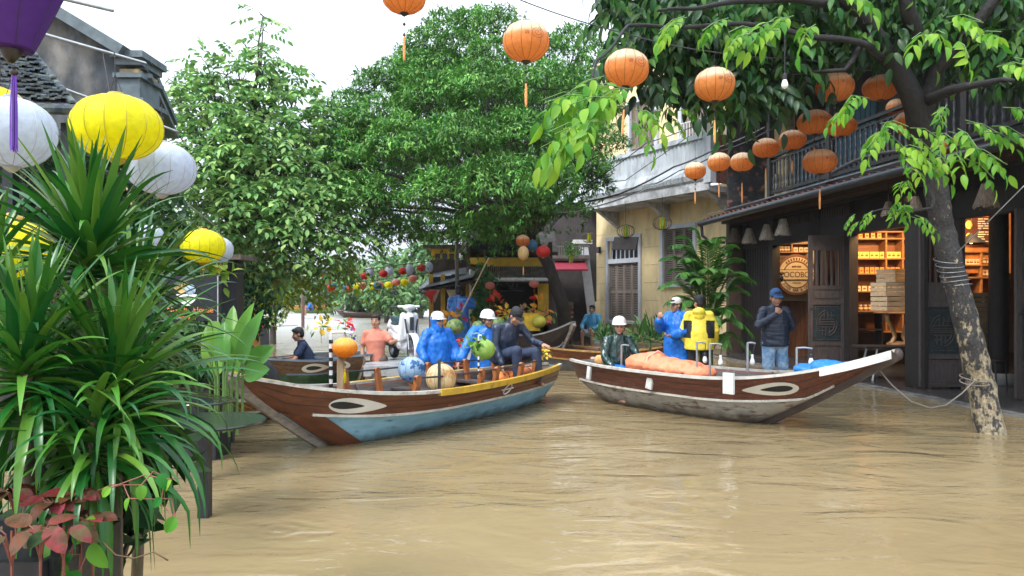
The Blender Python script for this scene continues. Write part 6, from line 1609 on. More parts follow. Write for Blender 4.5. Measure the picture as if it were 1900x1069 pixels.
# jerry can shaped barrel
q = at(1121, 672, 11.55); t = thing('jerry_can', 'round amber plastic can with ribs in the stern of the right boat', 'jerry can', (q.x, q.y, q.z-.12), .1)
b = MB(); b.lathe([(.10, 0), (.125, .01), (.135, .06), (.125, .09), (.137, .13), (.13, .19), (.10, .225), (.03, .23)], n=26, sx=1.12); b.build('can_body', mat('amber_plastic', (.55, .26, .08), .4, var=.35, scale=8, col2=(.65, .42, .2)), t, smooth=60); b = MB(); b.lathe([(.03, .225), (.03, .26), (0, .262)], n=12); b.build('cap', white_h, t)
b = MB(); b.lathe([(.141, -.010), (.141, .010)], n=26, c=(0, 0, .11), sx=1.12, cap=False); b.build('cord_band', rope_m, t)
# fenders hung over the side
for i, (px, y0, y1, d, tl, w_, lb) in enumerate(((1206, 693, 722, 10.30, R(12), .10, 'small pale board fender hanging on the right boat left of its middle'), (1352, 692, 731, 9.10, 0, .145, 'large square white fender board beside the eye of the right boat'), (1093, 680, 704, 11.35, R(8), .07, 'narrow white fender board at the stern of the right boat'))):
    q = at(px, (y0+y1)/2, d); t = thing('fender_board', lb, 'fender', q, boatR.rotation_euler.z, group='fender boards on the right boat'); hh = (y1-y0)/F*d
    b = MB(); b.box((0, -.0, 0), (w_, .035, hh), rot=(0, tl, 0)); b.box((0, -.019, 0), (w_*.75, .01, hh*.8), rot=(0, tl, 0)); b.build('board', white_p, t); b = MB(); b.tube([(-w_*.3, 0, hh/2-.01), (-w_*.3, .08, hh/2+.03), (w_*.3, .08, hh/2+.03), (w_*.3, 0, hh/2-.01)], .008, 5); b.build('lashing', rope_m, t)
# mooring rope from the bow to the leaning trunk
pts = [(1630, 685, 8.55), (1655, 715, 8.5), (1690, 745, 8.4), (1725, 757, 8.4), (1755, 752, 8.5), (1785, 730, 8.7), (1808, 707, 8.85)]
cable('grey mooring rope sagging from the right boat to the leaning tree', [at(*p_) for p_ in pts], .0085, 0, 'mooring_rope', rope_m, cat='rope')
# ------------------------------------------------------------ round bar tables and black sign on the left
gl_top = mat('dark_glass_top', (.02, .024, .026), .2, var=.2, bump=0)
def table(label, px, py_top, d, r, rp=.05, zoff=0):
    q = at(px, py_top, d); t = thing('bar_table', label, 'table', (q.x, q.y, -.5), group='round black tables standing in the water'); h = q.z+.5
    b = MB(); b.lathe([(0, h-.012), (r, h-.012), (r+.006, h), (r, h+.008), (0, h+.008)], n=44); b.build('tabletop', gl_top, t, smooth=40); b = MB(); b.box((0, 0, h/2-.01), (rp*1.55, rp*1.55, h-.03)); b.build('pedestal', black_p, t)
table('round black table nearest the viewer, its post deep in the water', 380, 782, 5.5, .42); table('second round black table, left of the bow of the brown boat', 428, 718, 8.36, .42, .045)
table('third black table mostly hidden behind the plants', 375, 744, 6.6, .28)
d = 6.4; a = at(258, 512, d); c = at(407, 596, d)
t = thing('restaurant_sign', 'black noodle restaurant sign with a bowl emblem and orange lettering', 'sign', ((a.x+c.x)/2, d, (a.z+c.z)/2)); w_ = c.x-a.x; h_ = a.z-c.z
b = MB(); b.box((0, .02, 0), (w_, .05, h_)); b.build('board', mat('sign_black', (.004, .006, .013), .35, bump=0), t); b = MB(); b.box((w_/2-.006, -.012, 0), (.008, .02, h_)); b.build('edge_trim', steel, t)
b = MB(); vs, fs = text_mesh('Noodle House', .066, .003, 'RIGHT'); b.add(vs, fs, Matrix.Translation((w_/2-.045, -.008, -.098)) @ UPR); vs, fs = text_mesh('Hoi An', .056, .003, 'RIGHT'); b.add(vs, fs, Matrix.Translation((w_/2-.195, -.008, -.16)) @ UPR); b.build('lettering', mat('orange_letters', (.75, .24, .06), .5), t)
ex = at(347, 545, d).x-(a.x+c.x)/2; ez = at(347, 545, d).z-(a.z+c.z)/2
b = MB(); n = 24; b.add([(ex+.088*math.cos(PI+PI*i/n), -.010, ez-.005+.088*math.sin(PI+PI*i/n)) for i in range(n+1)], [tuple(range(n+1))]); b.box((ex, -.010, ez-.098), (.08, .006, .012)); b.build('bowl_emblem', white_h, t)
b = MB()
for i in range(11): an = R(55+9*i); b.span((ex-.03+.02*math.cos(an), -.010, ez), (ex-.03+.10*math.cos(an), -.010, ez+.10*math.sin(an)), .004, .004)
b.build('noodle_strokes', mat('yellow_strokes', (.8, .55, .2), .5), t); b = MB(); b.ell((ex+.03, -.010, ez+.035), (.05, .006, .045)); b.build('blue_dome_emblem', mat('grey_blue_print', (.35, .45, .6), .5), t)
b = MB(); b.tube([(-w_/2+.05, .03, -h_/2), (-w_/2+.05, .03, -h_/2-2)], .025, 8); b.build('sign_post', black_p, t)
# ------------------------------------------------------------ near strap-leaved plants, bottom left
def strap(mb, base, dirv, L, w, droop, twist=0, n=11, kink=0):
    """a long arching sword leaf with a V fold"""
    d = Vector(dirv).normalized(); p = Vector(base); up = Vector((0, 0, 1)); side = d.cross(up)
    if side.length < .05: side = Vector((random.uniform(-1, 1), random.uniform(-1, 1), 0))
    side.normalize(); side = (Matrix.Rotation(twist, 3, d) @ side)
    b = len(mb.v); st = L/n; bend = droop/n
    for i in range(n+1):
        t = i/n; ww = w*(.55+.45*min(t*4, 1))*(1-t**3.2)*.5+.0006
        nn = side.cross(d).normalized()
        mb.v += [tuple(p-side*ww+nn*ww*.35), tuple(p), tuple(p+side*ww+nn*ww*.35)]
        p = p+d*st; ax = side
        k = bend*(.25+1.7*t)
        if kink and t > kink: k += bend*2.4
        # rotate heading towards the ground
        hz = Vector((d.x, d.y, 0)); 
        if hz.length < 1e-3: hz = Vector((dirv[0], dirv[1], 0))+Vector((.01, .01, 0))
        ang = math.atan2(d.z, hz.length)-k; ang = max(ang, -1.5); hz.normalize(); d = (hz*math.cos(ang)+Vector((0, 0, math.sin(ang)))).normalized()
        side = (side-d*side.dot(d)).normalized()
    for i in range(n):
        a = b+3*i; mb.f += [(a, a+1, a+4, a+3), (a+1, a+2, a+5, a+4)]; mb.m += [0, 0]
leaf_d = mat('glossy_strap_leaf', (.05, .16, .018), .32, var=.3, scale=2, bump=0, island=.5, trans=.12, spec=.45, stretch=(1, 1, 1))
def spiky(label, c, base, n, L, w, elev=(0, 85), droop=(.3, 1.4), az=(0, 360), m=leaf_d, twist=.5, spread=.03, name='dragon_plant', stems=True, cat='plant', group=None):
    t = thing(name, label, cat, base, group=group); mb = MB(); c = Vector(c)
    for i in range(n):
        f = i/n; e = R(elev[0]+(elev[1]-elev[0])*(f**.8)+random.uniform(-7, 7)); a = R(random.uniform(*az)) if az != (0, 360) else i*2.39996+random.uniform(-.2, .2)
        dv = Vector((math.cos(e)*math.cos(a), math.cos(e)*math.sin(a), math.sin(e))); ll = L*random.uniform(.75, 1.1)*(1-.15*f)
        strap(mb, c+Vector((random.uniform(-1, 1)*spread, random.uniform(-1, 1)*spread, (f-.5)*.16)), dv, ll, w*random.uniform(.8, 1.15), droop[1]+(droop[0]-droop[1])*f+random.uniform(-.15, .15), random.uniform(-twist, twist), kink=random.choice((0, 0, .6)))
    mb.build('leaves', m, t, smooth=180, wc=True)
    if stems: b = MB(); b.tube([Vector(base), Vector(base).lerp(c, .5)+Vector((.03, 0, 0)), c+Vector((0, 0, .1))], [.03, .025, .018], 8); b.build('stem', mat('cane_brown', (.12, .09, .05), .8, bump=.4), t, wc=True, smooth=180)
    return t
q = at(60, 1069, 2.6); PB = Vector((-1.62, 2.75, -.3))
spiky('tall spiky dark green plant under the large yellow lantern', at(165, 485, 2.95), (-1.6, 2.95, -.4), 150, .54, .033, (-20, 84), (.05, 1.05))
spiky('spiky plant with upright blades at the left frame edge', at(48, 690, 2.45), (-1.62, 2.5, -.4), 125, .48, .032, (-45, 84), (.05, 1.4))
spiky('spiky plant with long blades reaching right over the black table', at(215, 735, 2.65), (-1.5, 2.75, -.4), 165, .53, .029, (-40, 80), (.2, 1.5))
spiky('spiky plant drooping low above the red leaves', at(175, 838, 2.45), (-1.52, 2.6, -.4), 90, .42, .026, (-50, 60), (.9, 2.2))
spiky('spiky plant behind the others, between the lantern and the black sign', at(250, 600, 3.3), (-1.7, 3.35, -.4), 110, .54, .028, (-30, 80), (.3, 1.5))
spiky('dark spiky plant low at the far left edge', at(-30, 560, 2.8), (-1.95, 2.85, -.4), 60, .52, .032, (-40, 80), (.3, 1.5))
# planter box
blk = mat('black_planter', (.012, .013, .017), .45, var=.2)
t = thing('planter', 'black planter holding the spiky plants at the bottom left', 'planter', (-1.79, 2.25, -.75)); b = MB()
for (c_, s_) in (((0, -.10, .80), (.92, .03, 1.6)), ((0, .30, .80), (.92, .03, 1.6)), ((.46, .1, .80), (.03, .37, 1.6)), ((-.46, .1, .80), (.03, .37, 1.6)), ((0, .1, 1.52), (.89, .36, .03))): b.box(c_, s_)
b.build('box_shell', blk, t)
# soft leaf fill, its dark colour stands for shade inside the clump
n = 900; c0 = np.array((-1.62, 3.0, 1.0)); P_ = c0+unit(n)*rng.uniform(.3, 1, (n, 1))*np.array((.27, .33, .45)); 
t = thing('shrub', 'dark leaf fill putting shade between the blades of the spiky plants', 'shrub', (-1.62, 3.0, .0)); scatter_leaves('leaves', 'mid', P_, unit(n), unit(n), .14, .05, leafmat('gap_shade_leaf', (.02, .06, .015)), t)
b = MB()
for k in range(6): b.tube([(-1.62, 3.0, .3), (-1.62+random.uniform(-.3, .3), 3+random.uniform(-.2, .2), 1.2)], .01, 5)
b.build('twigs', bark, t, wc=True)
# coleus: red veined leaves, each plant a rosette of broad leaves
def broad(mb, base, dirv, up, L, w, cup=.25, n=6, wave=0):
    d = Vector(dirv).normalized(); u = Vector(up); x = d.cross(u).normalized(); u = x.cross(d); b0 = len(mb.v); K = 6
    for i in range(n+1):
        t = i/n; ww = w*.5*max((t+.02)**.5*max(1-t, 0)**.72*1.95, .004)
        for j in range(-K//2, K//2+1):
            s = j/(K/2); mb.v.append(tuple(Vector(base)+d*L*t+x*ww*s+u*(cup*ww*abs(s)*.9-.45*L*t*t*.6+wave*math.sin(t*14+s*2)*abs(s))))
    for i in range(n):
        for j in range(K): a = b0+i*(K+1)+j; mb.f.append((a, a+1, a+K+2, a+K+1)); mb.m.append(mb.cur)
def veined(name, c1, c2, c3, sc=26):
    m = mat(name, c1, .55, spec=.2, var=.2, scale=10, bump=.25, col2=c2, mixs=13, c2lo=.42, c2hi=.6, trans=.06, island=.4, bscale=40); return m
red_leaf = veined('red_veined_leaf', (.14, .012, .016), (.035, .028, .010), 0); pink_leaf = veined('pink_veined_leaf', (.20, .03, .035), (.06, .035, .015), 0); dusky_leaf = veined('dusky_veined_leaf', (.05, .075, .02), (.14, .02, .025), 0)
def rosette(label, px, py, d, k, L, m, group, name='coleus'):
    c = at(px, py, d); t = thing(name, label, 'plant', c, group=group)
    mb = MB(); st = MB()
    for i in range(k):
        a = i*2.4+random.uniform(-.3, .3); e = R(random.uniform(-35, 35)); dv = Vector((math.cos(e)*math.cos(a), math.cos(e)*math.sin(a)-.3, math.sin(e)-.25)); bs = Vector((math.cos(a)*L*.35, math.sin(a)*L*.35-.02, 0))
        ll = L*.82*random.uniform(.7, 1.1); broad(mb, bs, dv, (0, -.5, 1), ll, ll*.72, .2); st.tube([(0, 0, -.1), bs*.6+Vector((0, 0, -.01)), bs], .0025, 4)
    mb.build('leaves', m, t, smooth=180); st.tube([(0, 0, -.25), (0, 0, 0)], .004, 5); st.build('stem', mat('reddish_stem', (.2, .06, .04), .6), t); return t
CG_ = 'red leaved plants at the foot of the planter'
rosette('red leaved plant at the far left under the blades', 30, 905, 2.3, 8, .085, red_leaf, CG_); rosette('red leaved plant with many small leaves in the middle of the row', 105, 925, 2.25, 11, .085, red_leaf, CG_); rosette('bright red leaved plant right of the middle', 150, 912, 2.3, 10, .08, red_leaf, CG_)
rosette('plant with one large pink veined leaf low in the corner', 75, 975, 2.1, 4, .105, pink_leaf, CG_); rosette('dusky green and red leaves at the bottom left corner', 22, 985, 2.1, 5, .10, dusky_leaf, CG_); rosette('dusky leaves hanging below the middle of the red row', 118, 975, 2.15, 5, .10, dusky_leaf, CG_)
rosette('red leaves at the right end of the row above the water', 172, 955, 2.25, 6, .075, red_leaf, CG_)
ivy = leafmat('bright_vine_leaf', (.12, .30, .03), .5, .3); t_ = None
for lb, pts in (('bright green vine leaves trailing at the bottom edge', [(170, 1010, .11), (147, 1060, .10), (135, 1030, .05), (120, 1045, .05), (150, 985, .06), (176, 960, .05), (110, 1062, .06)]),
                ('light green leaves hanging right of the red plants', [(262, 900, .06), (296, 880, .07), (300, 925, .05), (325, 960, .07), (240, 925, .05), (205, 905, .05), (318, 890, .05)])):
    c = at(pts[0][0], pts[0][1], 2.2); t = thing('vine', lb, 'plant', c); mb = MB(); st = MB(); prev = at(140, 930, 2.3)
    for (px, py, L) in pts: p = at(px, py, 2.2); a = random.uniform(0, 6.3); broad(mb, p, (math.cos(a), -.2, -.8), (math.sin(a)*.7, -1, .75), L*.75, L*.6, .3); st.tube([prev, (prev+p)/2+Vector((0, .02, .02)), p], .0018, 4); prev = p
    mb.build('leaves', ivy, t, smooth=180, wc=True); st.build('tendrils', mat('reddish_stem', (.2, .06, .04)), t, wc=True)
mb = MB(); mb.tube([at(*p_) for p_ in ((190, 1005, 2.2), (215, 1030, 2.2), (250, 1036, 2.2), (285, 1024, 2.2), (312, 1040, 2.2))], .0022, 5); o = mb.build('tendril', mat('brown_tendril', (.12, .07, .03), .7), None, smooth=180); tag(o, 'thin brown tendril curling over the water at the bottom left', 'tendril')
# big paddle-leaved plant behind the table
ban = mat('paddle_leaf', (.15, .34, .045), .38, var=.2, scale=3, bump=.3, bscale=2, trans=.38, island=.25, stretch=(1, 1, 1))
t = thing('paddle_plant', 'light green plant with large paddle leaves behind the round table', 'plant', (-2.95, 7.2, 0)); mb = MB(); st = MB()
for (px, py, px2, py2, L_px, w_) in ((420, 700, 432, 572, 1, .15), (405, 700, 395, 590, 1, .17), (440, 705, 470, 590, 1, .18), (400, 705, 372, 610, 1, .15), (430, 700, 452, 580, 1, .16), (450, 690, 500, 650, 1, .22), (415, 700, 412, 600, 1, .16), (440, 700, 492, 690, 1, .20), (390, 710, 360, 650, 1, .14), (425, 715, 445, 640, 1, .17), (405, 715, 400, 650, 1, .14)):
    d = 7.1+random.uniform(-.3, .3); a = at(px, py, d); b_ = at(px2, py2, d+random.uniform(-.3, .2)); mid = a.lerp(b_, .28); dv = b_-mid
    broad(mb, mid, dv+Vector((0, 0, dv.length*.16)), (random.uniform(-.4, .4), -1, .5), dv.length*1.08, w_*1.05, .42, 12, .006); st.tube([a+Vector((0, 0, -.5)), a, mid, mid+dv*.2], [.014, .012, .009, .004], 6)
mb.build('leaves', ban, t, smooth=180, wc=True); st.build('stalks', mat('leaf_stalk', (.09, .18, .035), .5), t, wc=True)
b = MB(); t = thing('planter', 'black trough under the paddle leaved plant', 'planter', (-3.12, 7.6, -.3)); b.box((0, 0, .5), (.42, .4, 1.0), tap=1.02); b.build('trough', blk, t); b = MB(); b.box((0, 0, 1.0), (.39, .37, .03)); b.build('soil', mud, t)
# ------------------------------------------------------------ feathery palm beside the shop
palm_leaf = leafmat('palm_leaflet', (.085, .23, .04), .35, .25, .4)
def palm(label, base, tips, m, leafL=.30, w=.019, name='palm', k=46):
    t = thing(name, label, 'palm', base); PP = []; DD = []; UU = []; LL = []; st = MB()
    for (c0, c1) in tips:
        c0 = Vector(c0); c1 = Vector(c1); L = (c1-c0).length; pts = []
        for i in range(13):
            s = i/12; pts.append(c0.lerp(c1, s)+Vector((0, 0, 1))*L*.35*math.sin(PI*s)*(1-.2*s))
        st.tube(pts, [.012*(1-.8*i/12)+.002 for i in range(13)], 5)
        for i in range(k):
            s = .22+.78*i/(k-1); x = s*12; j = min(int(x), 11); p = pts[j].lerp(pts[j+1], x-j); tg = (pts[j+1]-pts[j]).normalized(); sd = tg.cross(Vector((0, 0, 1))); sd.normalize() if sd.length > .01 else None
            for s_ in (-1, 1):
                dv = tg*.75+sd*s_*(1.0-.4*s)+Vector((0, 0, .12-.35*s+random.uniform(-.1, .1))); PP.append(p); DD.append(dv); UU.append(Vector((0, 0, 1))+sd*s_*-.3); LL.append(leafL*(1-.45*s)*random.uniform(.85, 1.1)*min(1, .6+s*2))
    LL = np.array(LL); scatter_leaves('fronds', 'big', np.array([tuple(p) for p in PP]), np.array([tuple(p) for p in DD]), np.array([tuple(p) for p in UU]), LL, w, m, t)
    b0 = Vector(base)
    for i in range(6): a = b0+Vector((random.uniform(-.2, .2), random.uniform(-.2, .2), 0)); st.tube([a, a+Vector((random.uniform(-.15, .15), 0, 1.0)), a+Vector((random.uniform(-.3, .3), random.uniform(-.2, .2), 1.9))], .022, 7)
    st.build('stalks', mat('palm_stalk', (.09, .14, .05), .5), t, wc=True); return t
d = 15.2; tips = []
for (x0, y0, x1, y1, dd) in ((1305, 560, 1232, 478, 0), (1310, 560, 1262, 438, .2), (1310, 560, 1290, 425, .1), (1315, 560, 1335, 440, .3), (1320, 560, 1372, 480, .2), (1305, 580, 1228, 530, -.2), (1300, 580, 1240, 560, -.3), (1320, 580, 1385, 540, 0), (1325, 590, 1388, 580, .2),
                       (1310, 540, 1250, 455, -.3), (1315, 540, 1310, 445, -.4), (1320, 560, 1350, 500, -.5), (1300, 570, 1262, 510, -.6), (1310, 590, 1290, 520, -.7), (1320, 600, 1340, 545, -.6), (1310, 600, 1260, 570, -.6), (1325, 610, 1375, 600, -.4), (1315, 620, 1300, 575, -.5), (1310, 560, 1280, 470, -.1), (1318, 560, 1362, 455, .5), (1318, 600, 1355, 580, -.6), (1330, 600, 1395, 620, 0), (1310, 610, 1330, 600, -.7), (1312, 570, 1245, 500, .1), (1316, 565, 1345, 470, -.2), (1306, 575, 1270, 480, -.5), (1322, 575, 1380, 505, -.2), (1300, 600, 1245, 590, -.1), (1312, 590, 1315, 500, -.8), (1326, 620, 1390, 650, -.2), (1320, 630, 1350, 640, -.6), (1306, 620, 1275, 620, -.6), (1335, 560, 1395, 520, .3)):
    tips.append((at(x0, y0+10, d), at(x1, y1, d+dd)))
palm('feathery green palm growing between the cream house and the shop', (at(1315, 600, d).x, d, -.5), tips, palm_leaf)
spiky('low strappy plant with pointed leaves in the dark boat trough', at(1205, 628, 14.3), (at(1205, 628, 14.3).x, 14.3, -.2), 70, .55, .05, (0, 85), (.2, 1.2), m=leafmat('trough_leaf', (.05, .14, .03), .35), spread=.3)
spiky('small bush of pointed leaves left of the strappy trough plant', at(1125, 625, 15.6), (at(1125, 628, 15.6).x, 15.6, -.2), 40, .35, .05, (0, 85), (.2, 1.2), m=leafmat('trough_leaf', (.05, .14, .03), .35), spread=.2)
# ------------------------------------------------------------ leaning near tree on the right with its big-leaved canopy
lich = mat('mottled_bark', (.028, .026, .026), .7, var=.55, scale=14, bump=1.0, bscale=22, col2=(.27, .22, .14), mixs=6.5, c2lo=.52, c2hi=.57, stretch=(2.2, 2.2, 1.3))
nt = lich.node_tree
nb = Vector(onz(1838, 800, 0)); 
t = thing('leaning_tree', 'leaning mottled tree with big hanging leaves in front of the shop', 'tree', nb)
# bark: pale and flaky near the water, dark above: driven by height on the trunk (flood and lichen line)
trunk_px = [(1842, 820, 8.9, 33), (1836, 795, 8.95, 31), (1822, 720, 9.0, 29), (1808, 660, 9.0, 28), (1795, 610, 9.0, 27), (1778, 540, 9.0, 26), (1762, 480, 9.0, 26), (1748, 420, 9.0, 25), (1740, 370, 8.95, 26), (1733, 320, 8.9, 25), (1722, 270, 8.8, 26)]
pts = [at(a, b_, c_) for a, b_, c_, r_ in trunk_px]; rs = [r_*.80/F*c_ for a, b_, c_, r_ in trunk_px]
P2 = []; R2 = []
for i in range(len(pts)-1):
    for k in range(6):
        s = k/6; P2.append(pts[i].lerp(pts[i+1], s)); R2.append(rs[i]+(rs[i+1]-rs[i])*s)
P2.append(pts[-1]); R2.append(rs[-1])
b = MB(); b.tube(P2, R2, 26); b.v = [tuple(Vector(v)+(lambda q: Vector((noise.noise(q), noise.noise(q+Vector((9, 0, 0))), 0)))(Vector(v)*7)*.022+(lambda q: Vector((noise.noise(q), noise.noise(q+Vector((9, 0, 0))), 0)))(Vector(v)*26)*.008) for v in b.v]
tr = b.build('trunk', lich, t, smooth=180, wc=True)
# height blend of the flaky lichen
N = lich.node_tree.nodes; L = lich.node_tree.links; tc = N.new('ShaderNodeTexCoord'); sx = N.new('ShaderNodeSeparateXYZ'); L.new(tc.outputs['Object'], sx.inputs[0])
mr = N.new('ShaderNodeMapRange'); mr.inputs[1].default_value = .2; mr.inputs[2].default_value = 2.0; mr.inputs[3].default_value = .09; mr.inputs[4].default_value = -.10; L.new(sx.outputs[2], mr.inputs[0])
for n_ in list(N):
    if n_.type == 'TEX_NOISE' and abs(n_.inputs['Scale'].default_value-6.5) < .01:
        ad = N.new('ShaderNodeMath'); L.new(n_.outputs[0], ad.inputs[0]); L.new(mr.outputs[0], ad.inputs[1]); to = [l.to_socket for l in n_.outputs[0].links if l.to_node.type == 'MAP_RANGE']
        for s_ in to: L.new(ad.outputs[0], s_)
br = MB()
def bl(path, r0, r1): 
    p = [at(*q_) for q_ in path]; out = []
    for i in range(len(p)-1):
        for k in range(5): q_ = p[i].lerp(p[i+1], k/5); out.append(q_+Vector((noise.noise(q_*1.5), noise.noise(q_*1.5+Vector((3, 3, 3))), noise.noise(q_*1.5+Vector((0, 5, 0)))))*.10)
    out.append(p[-1]); K_ = len(out); br.tube(out, [r0+(r1-r0)*i/(K_-1) for i in range(K_)], 9); return out
LIMBS = []
LIMBS.append(bl([(1724, 285, 8.8), (1705, 200, 8.6), (1670, 130, 8.4), (1610, 60, 8.2), (1540, -20, 8)], .15, .07))
LIMBS.append(bl([(1715, 220, 8.7), (1730, 130, 8.5), (1800, 60, 8.2), (1860, -30, 8)], .12, .05))
LIMBS.append(bl([(1660, 120, 8.4), (1600, 85, 8.0), (1500, 70, 8.0), (1380, 50, 8.0), (1250, 40, 7.8), (1160, 60, 7.3), (1112, 120, 6.7), (1090, 200, 6.3)], .042, .006))
LIMBS.append(bl([(1700, 80, 8.3), (1690, 20, 8.1), (1680, -60, 8)], .10, .06)); LIMBS.append(bl([(1560, 10, 8.1), (1450, -10, 7.6), (1330, 0, 7.2), (1220, 20, 6.8)], .05, .012))
LIMBS.append(bl([(1720, 180, 8.6), (1790, 160, 7.8), (1880, 150, 7.2)], .07, .02)); LIMBS.append(bl([(1712, 250, 8.7), (1690, 300, 8.2), (1700, 330, 7.6)], .03, .008)); LIMBS.append(bl([(1610, 60, 8.2), (1560, 130, 8), (1440, 150, 8.4)], .04, .012))
LIMBS.append(bl([(1730, 340, 8.7), (1720, 390, 8.2), (1660, 390, 7.8), (1610, 400, 7.6)], .02, .006))
br.build('limbs', mat('near_limb_bark', (.009, .008, .008), .75, var=.4, scale=9, bump=.8, bscale=18), t, smooth=180, wc=True)
near_leaf = leafmat('big_hanging_leaf', (.17, .36, .03), .35, .46, .42, .3); near_dark = leafmat('big_leaf_painted_shade', (.022, .060, .018), .38, .12, .36)  # same leaf bright and dark, canopy shade put into the dark colour
def fronds(specs, m, name, pairs=4, L=.42, leaf=.195, wr=.42):
    PP = []; DD = []; UU = []; LL = []; base = np.array([tuple(s[0]) for s in specs]); dv = np.array([tuple(s[1]) for s in specs]); up = np.tile([0., -.35, 1.], (len(specs), 1))+rng.normal(size=(len(specs), 3))*.3
    sc_ = np.array([s[2] for s in specs]); a, d_, u_, l_ = pinnate(base, dv, up, L*sc_, pairs, leaf, droop=.75); l_ = l_*np.tile(sc_, pairs*2+1)
    d_[:, 2] -= .35
    scatter_leaves(name, 'big', a, d_, u_, l_, l_*wr, m, t)
spec = []
def region(n, x0, x1, y0, y1, d0, d1, dirx=(-.7, .7), sc=(.8, 1.15), f=None):
    k = 0
    while k < n:
        px, py = random.uniform(x0, x1), random.uniform(y0, y1)
        if f and not f(px, py): continue
        d = random.uniform(d0, d1); spec.append((at(px, py, d), Vector((random.uniform(*dirx), random.uniform(-.7, .5), random.uniform(-.45, .3))), random.uniform(*sc))); k += 1
def lower(px):      # how far down the canopy reaches in each column
    import bisect
    X = [1110, 1180, 1240, 1330, 1400, 1470, 1530, 1600, 1680, 1760, 1850, 1960]; Y = [90, 155, 190, 205, 215, 175, 120, 110, 110, 130, 150, 190]
    i = max(0, min(len(X)-2, bisect.bisect(X, px)-1)); return Y[i]+(Y[i+1]-Y[i])*(px-X[i])/(X[i+1]-X[i])
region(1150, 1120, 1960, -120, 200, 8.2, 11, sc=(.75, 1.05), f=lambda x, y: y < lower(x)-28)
fronds(spec, near_dark, 'canopy_painted_shade'); spec = []
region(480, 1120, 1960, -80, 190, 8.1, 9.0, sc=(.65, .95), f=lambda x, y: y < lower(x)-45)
fronds(spec, leafmat('mid_hanging_leaf', (.05, .14, .022), .38, .25, .45), 'canopy_leaves'); spec = []  # in-between tone of the same leaf, part of the shade in its colour
# picked sprays
for (px, py, d, dx, s) in ((1150, 190, 6.3, -.8, 1.05), (1120, 225, 6.2, -.7, 1.1), (1095, 180, 6.3, -.9, .95), (1080, 245, 6.2, -.6, .9), (1130, 150, 6.4, -.8, .95), (1170, 165, 6.4, -.5, .9), (1100, 215, 6.1, -.3, .8), (1180, 210, 6.6, .1, .7),
        (1275, 22, 6.4, -.6, .9), (1260, 45, 6.3, -.5, .8), (1480, 20, 6.3, -.7, .95), (1440, 45, 6.2, -.7, .95), (1410, 55, 6.2, -.7, .95), (1385, 75, 6.1, -.6, .6), (1495, 50, 6.3, -.2, .9), (1350, 40, 6.4, -.6, .8), (1555, -20, 6.2, .3, .9),
        (1800, 70, 6.2, .1, .9), (1725, 60, 6.6, -.2, 1.0), (1760, 40, 6.8, .3, 1.0), (1600, 185, 6.9, -.4, .9), (1580, 195, 6.8, -.5, .7), (1640, 235, 6.9, .3, .8), (1650, 245, 6.7, -.4, .9), (1675, 250, 6.8, .6, .75), (1660, 280, 6.8, .1, .9), (1690, 300, 6.8, .2, .8), (1700, 280, 6.9, .5, .9), (1640, 255, 6.9, -.7, .8),
        (1765, 200, 6.9, -.2, .7), (1780, 240, 6.8, .2, .85), (1775, 275, 6.8, .1, .95), (1800, 280, 6.7, .3, .9), (1790, 230, 6.8, .6, .8), (1830, 235, 6.5, .8, .8), (1870, 200, 6.2, .7, .8), (1895, 190, 6.0, .5, .9), (1850, 120, 6.4, .3, .9), (1890, 110, 6.3, .2, .9), (1690, 330, 7.2, -.1, .7), (1745, 250, 7.5, .1, .8),
        (1685, 388, 7.4, .0, .75), (1665, 385, 7.3, -.6, .5), (1620, 396, 7.3, -.8, .45), (1590, 404, 7.3, -.9, .35), (1690, 395, 7.3, .3, .6), (1575, 410, 7.3, -.6, .3), (1230, 200, 8.5, -.3, .7), (1250, 215, 8.4, .3, .7), (1215, 220, 8.6, -.6, .6), (1265, 205, 8.6, .5, .6)):
    for j in range(2): spec.append((at(px, py, d)+Vector((random.uniform(-.05, .05), random.uniform(-.1, .1), random.uniform(-.05, .05))), Vector((dx+random.uniform(-.2, .2), -.25, .12-.3*random.random())), s*(1.0 if py < 250 and px < 1190 else .76)))
fronds(spec, near_leaf, 'hanging_leaves')
st = MB()
for s in spec:
    p = s[0]; st.tube([p, p+s[1].normalized()*.2*s[2]+Vector((0, 0, -.02)), p+s[1].normalized()*.4*s[2]+Vector((0, 0, -.12))], .004, 4)
st.build('leaf_stalks', mat('leaf_stalk', (.09, .18, .035)), t, wc=True)
fr = MB(); 
for i in range(9):
    px, py = random.choice(((1700, 330), (1720, 375), (1860, 75), (1755, 15), (1540, 195), (1835, 130), (1395, 190))); p = at(px+random.uniform(-10, 10), py+random.uniform(-10, 10), 6.9); fr.ell(p, (.02, .02, .035))
# wire wrapped round the trunk
mb = MB(); pts = []
for i in range(120):
    s = i/119; px, py = 1752+14*s*1.6, 478+55*s; c = at(px+4, py, 9.0); a = s*2*PI*6; zz = math.sin(s*40)*.03; pts.append(c+Vector((.146*math.cos(a), .146*math.sin(a), zz)))
mb.tube(pts, .0035, 5); mb.build('bound_wire', steel, t, smooth=180, wc=True)
mb = MB(); pts = []
for i in range(60):
    s = i/59; c = at(1810, 705-5*math.sin(s*PI*2), 9.0); a = s*2*PI*2; pts.append(c+Vector((.163*math.cos(a), .163*math.sin(a), .03*math.sin(a))))
mb.tube(pts, .008, 6); mb.build('rope_loop', rope_m, t, smooth=180, wc=True)
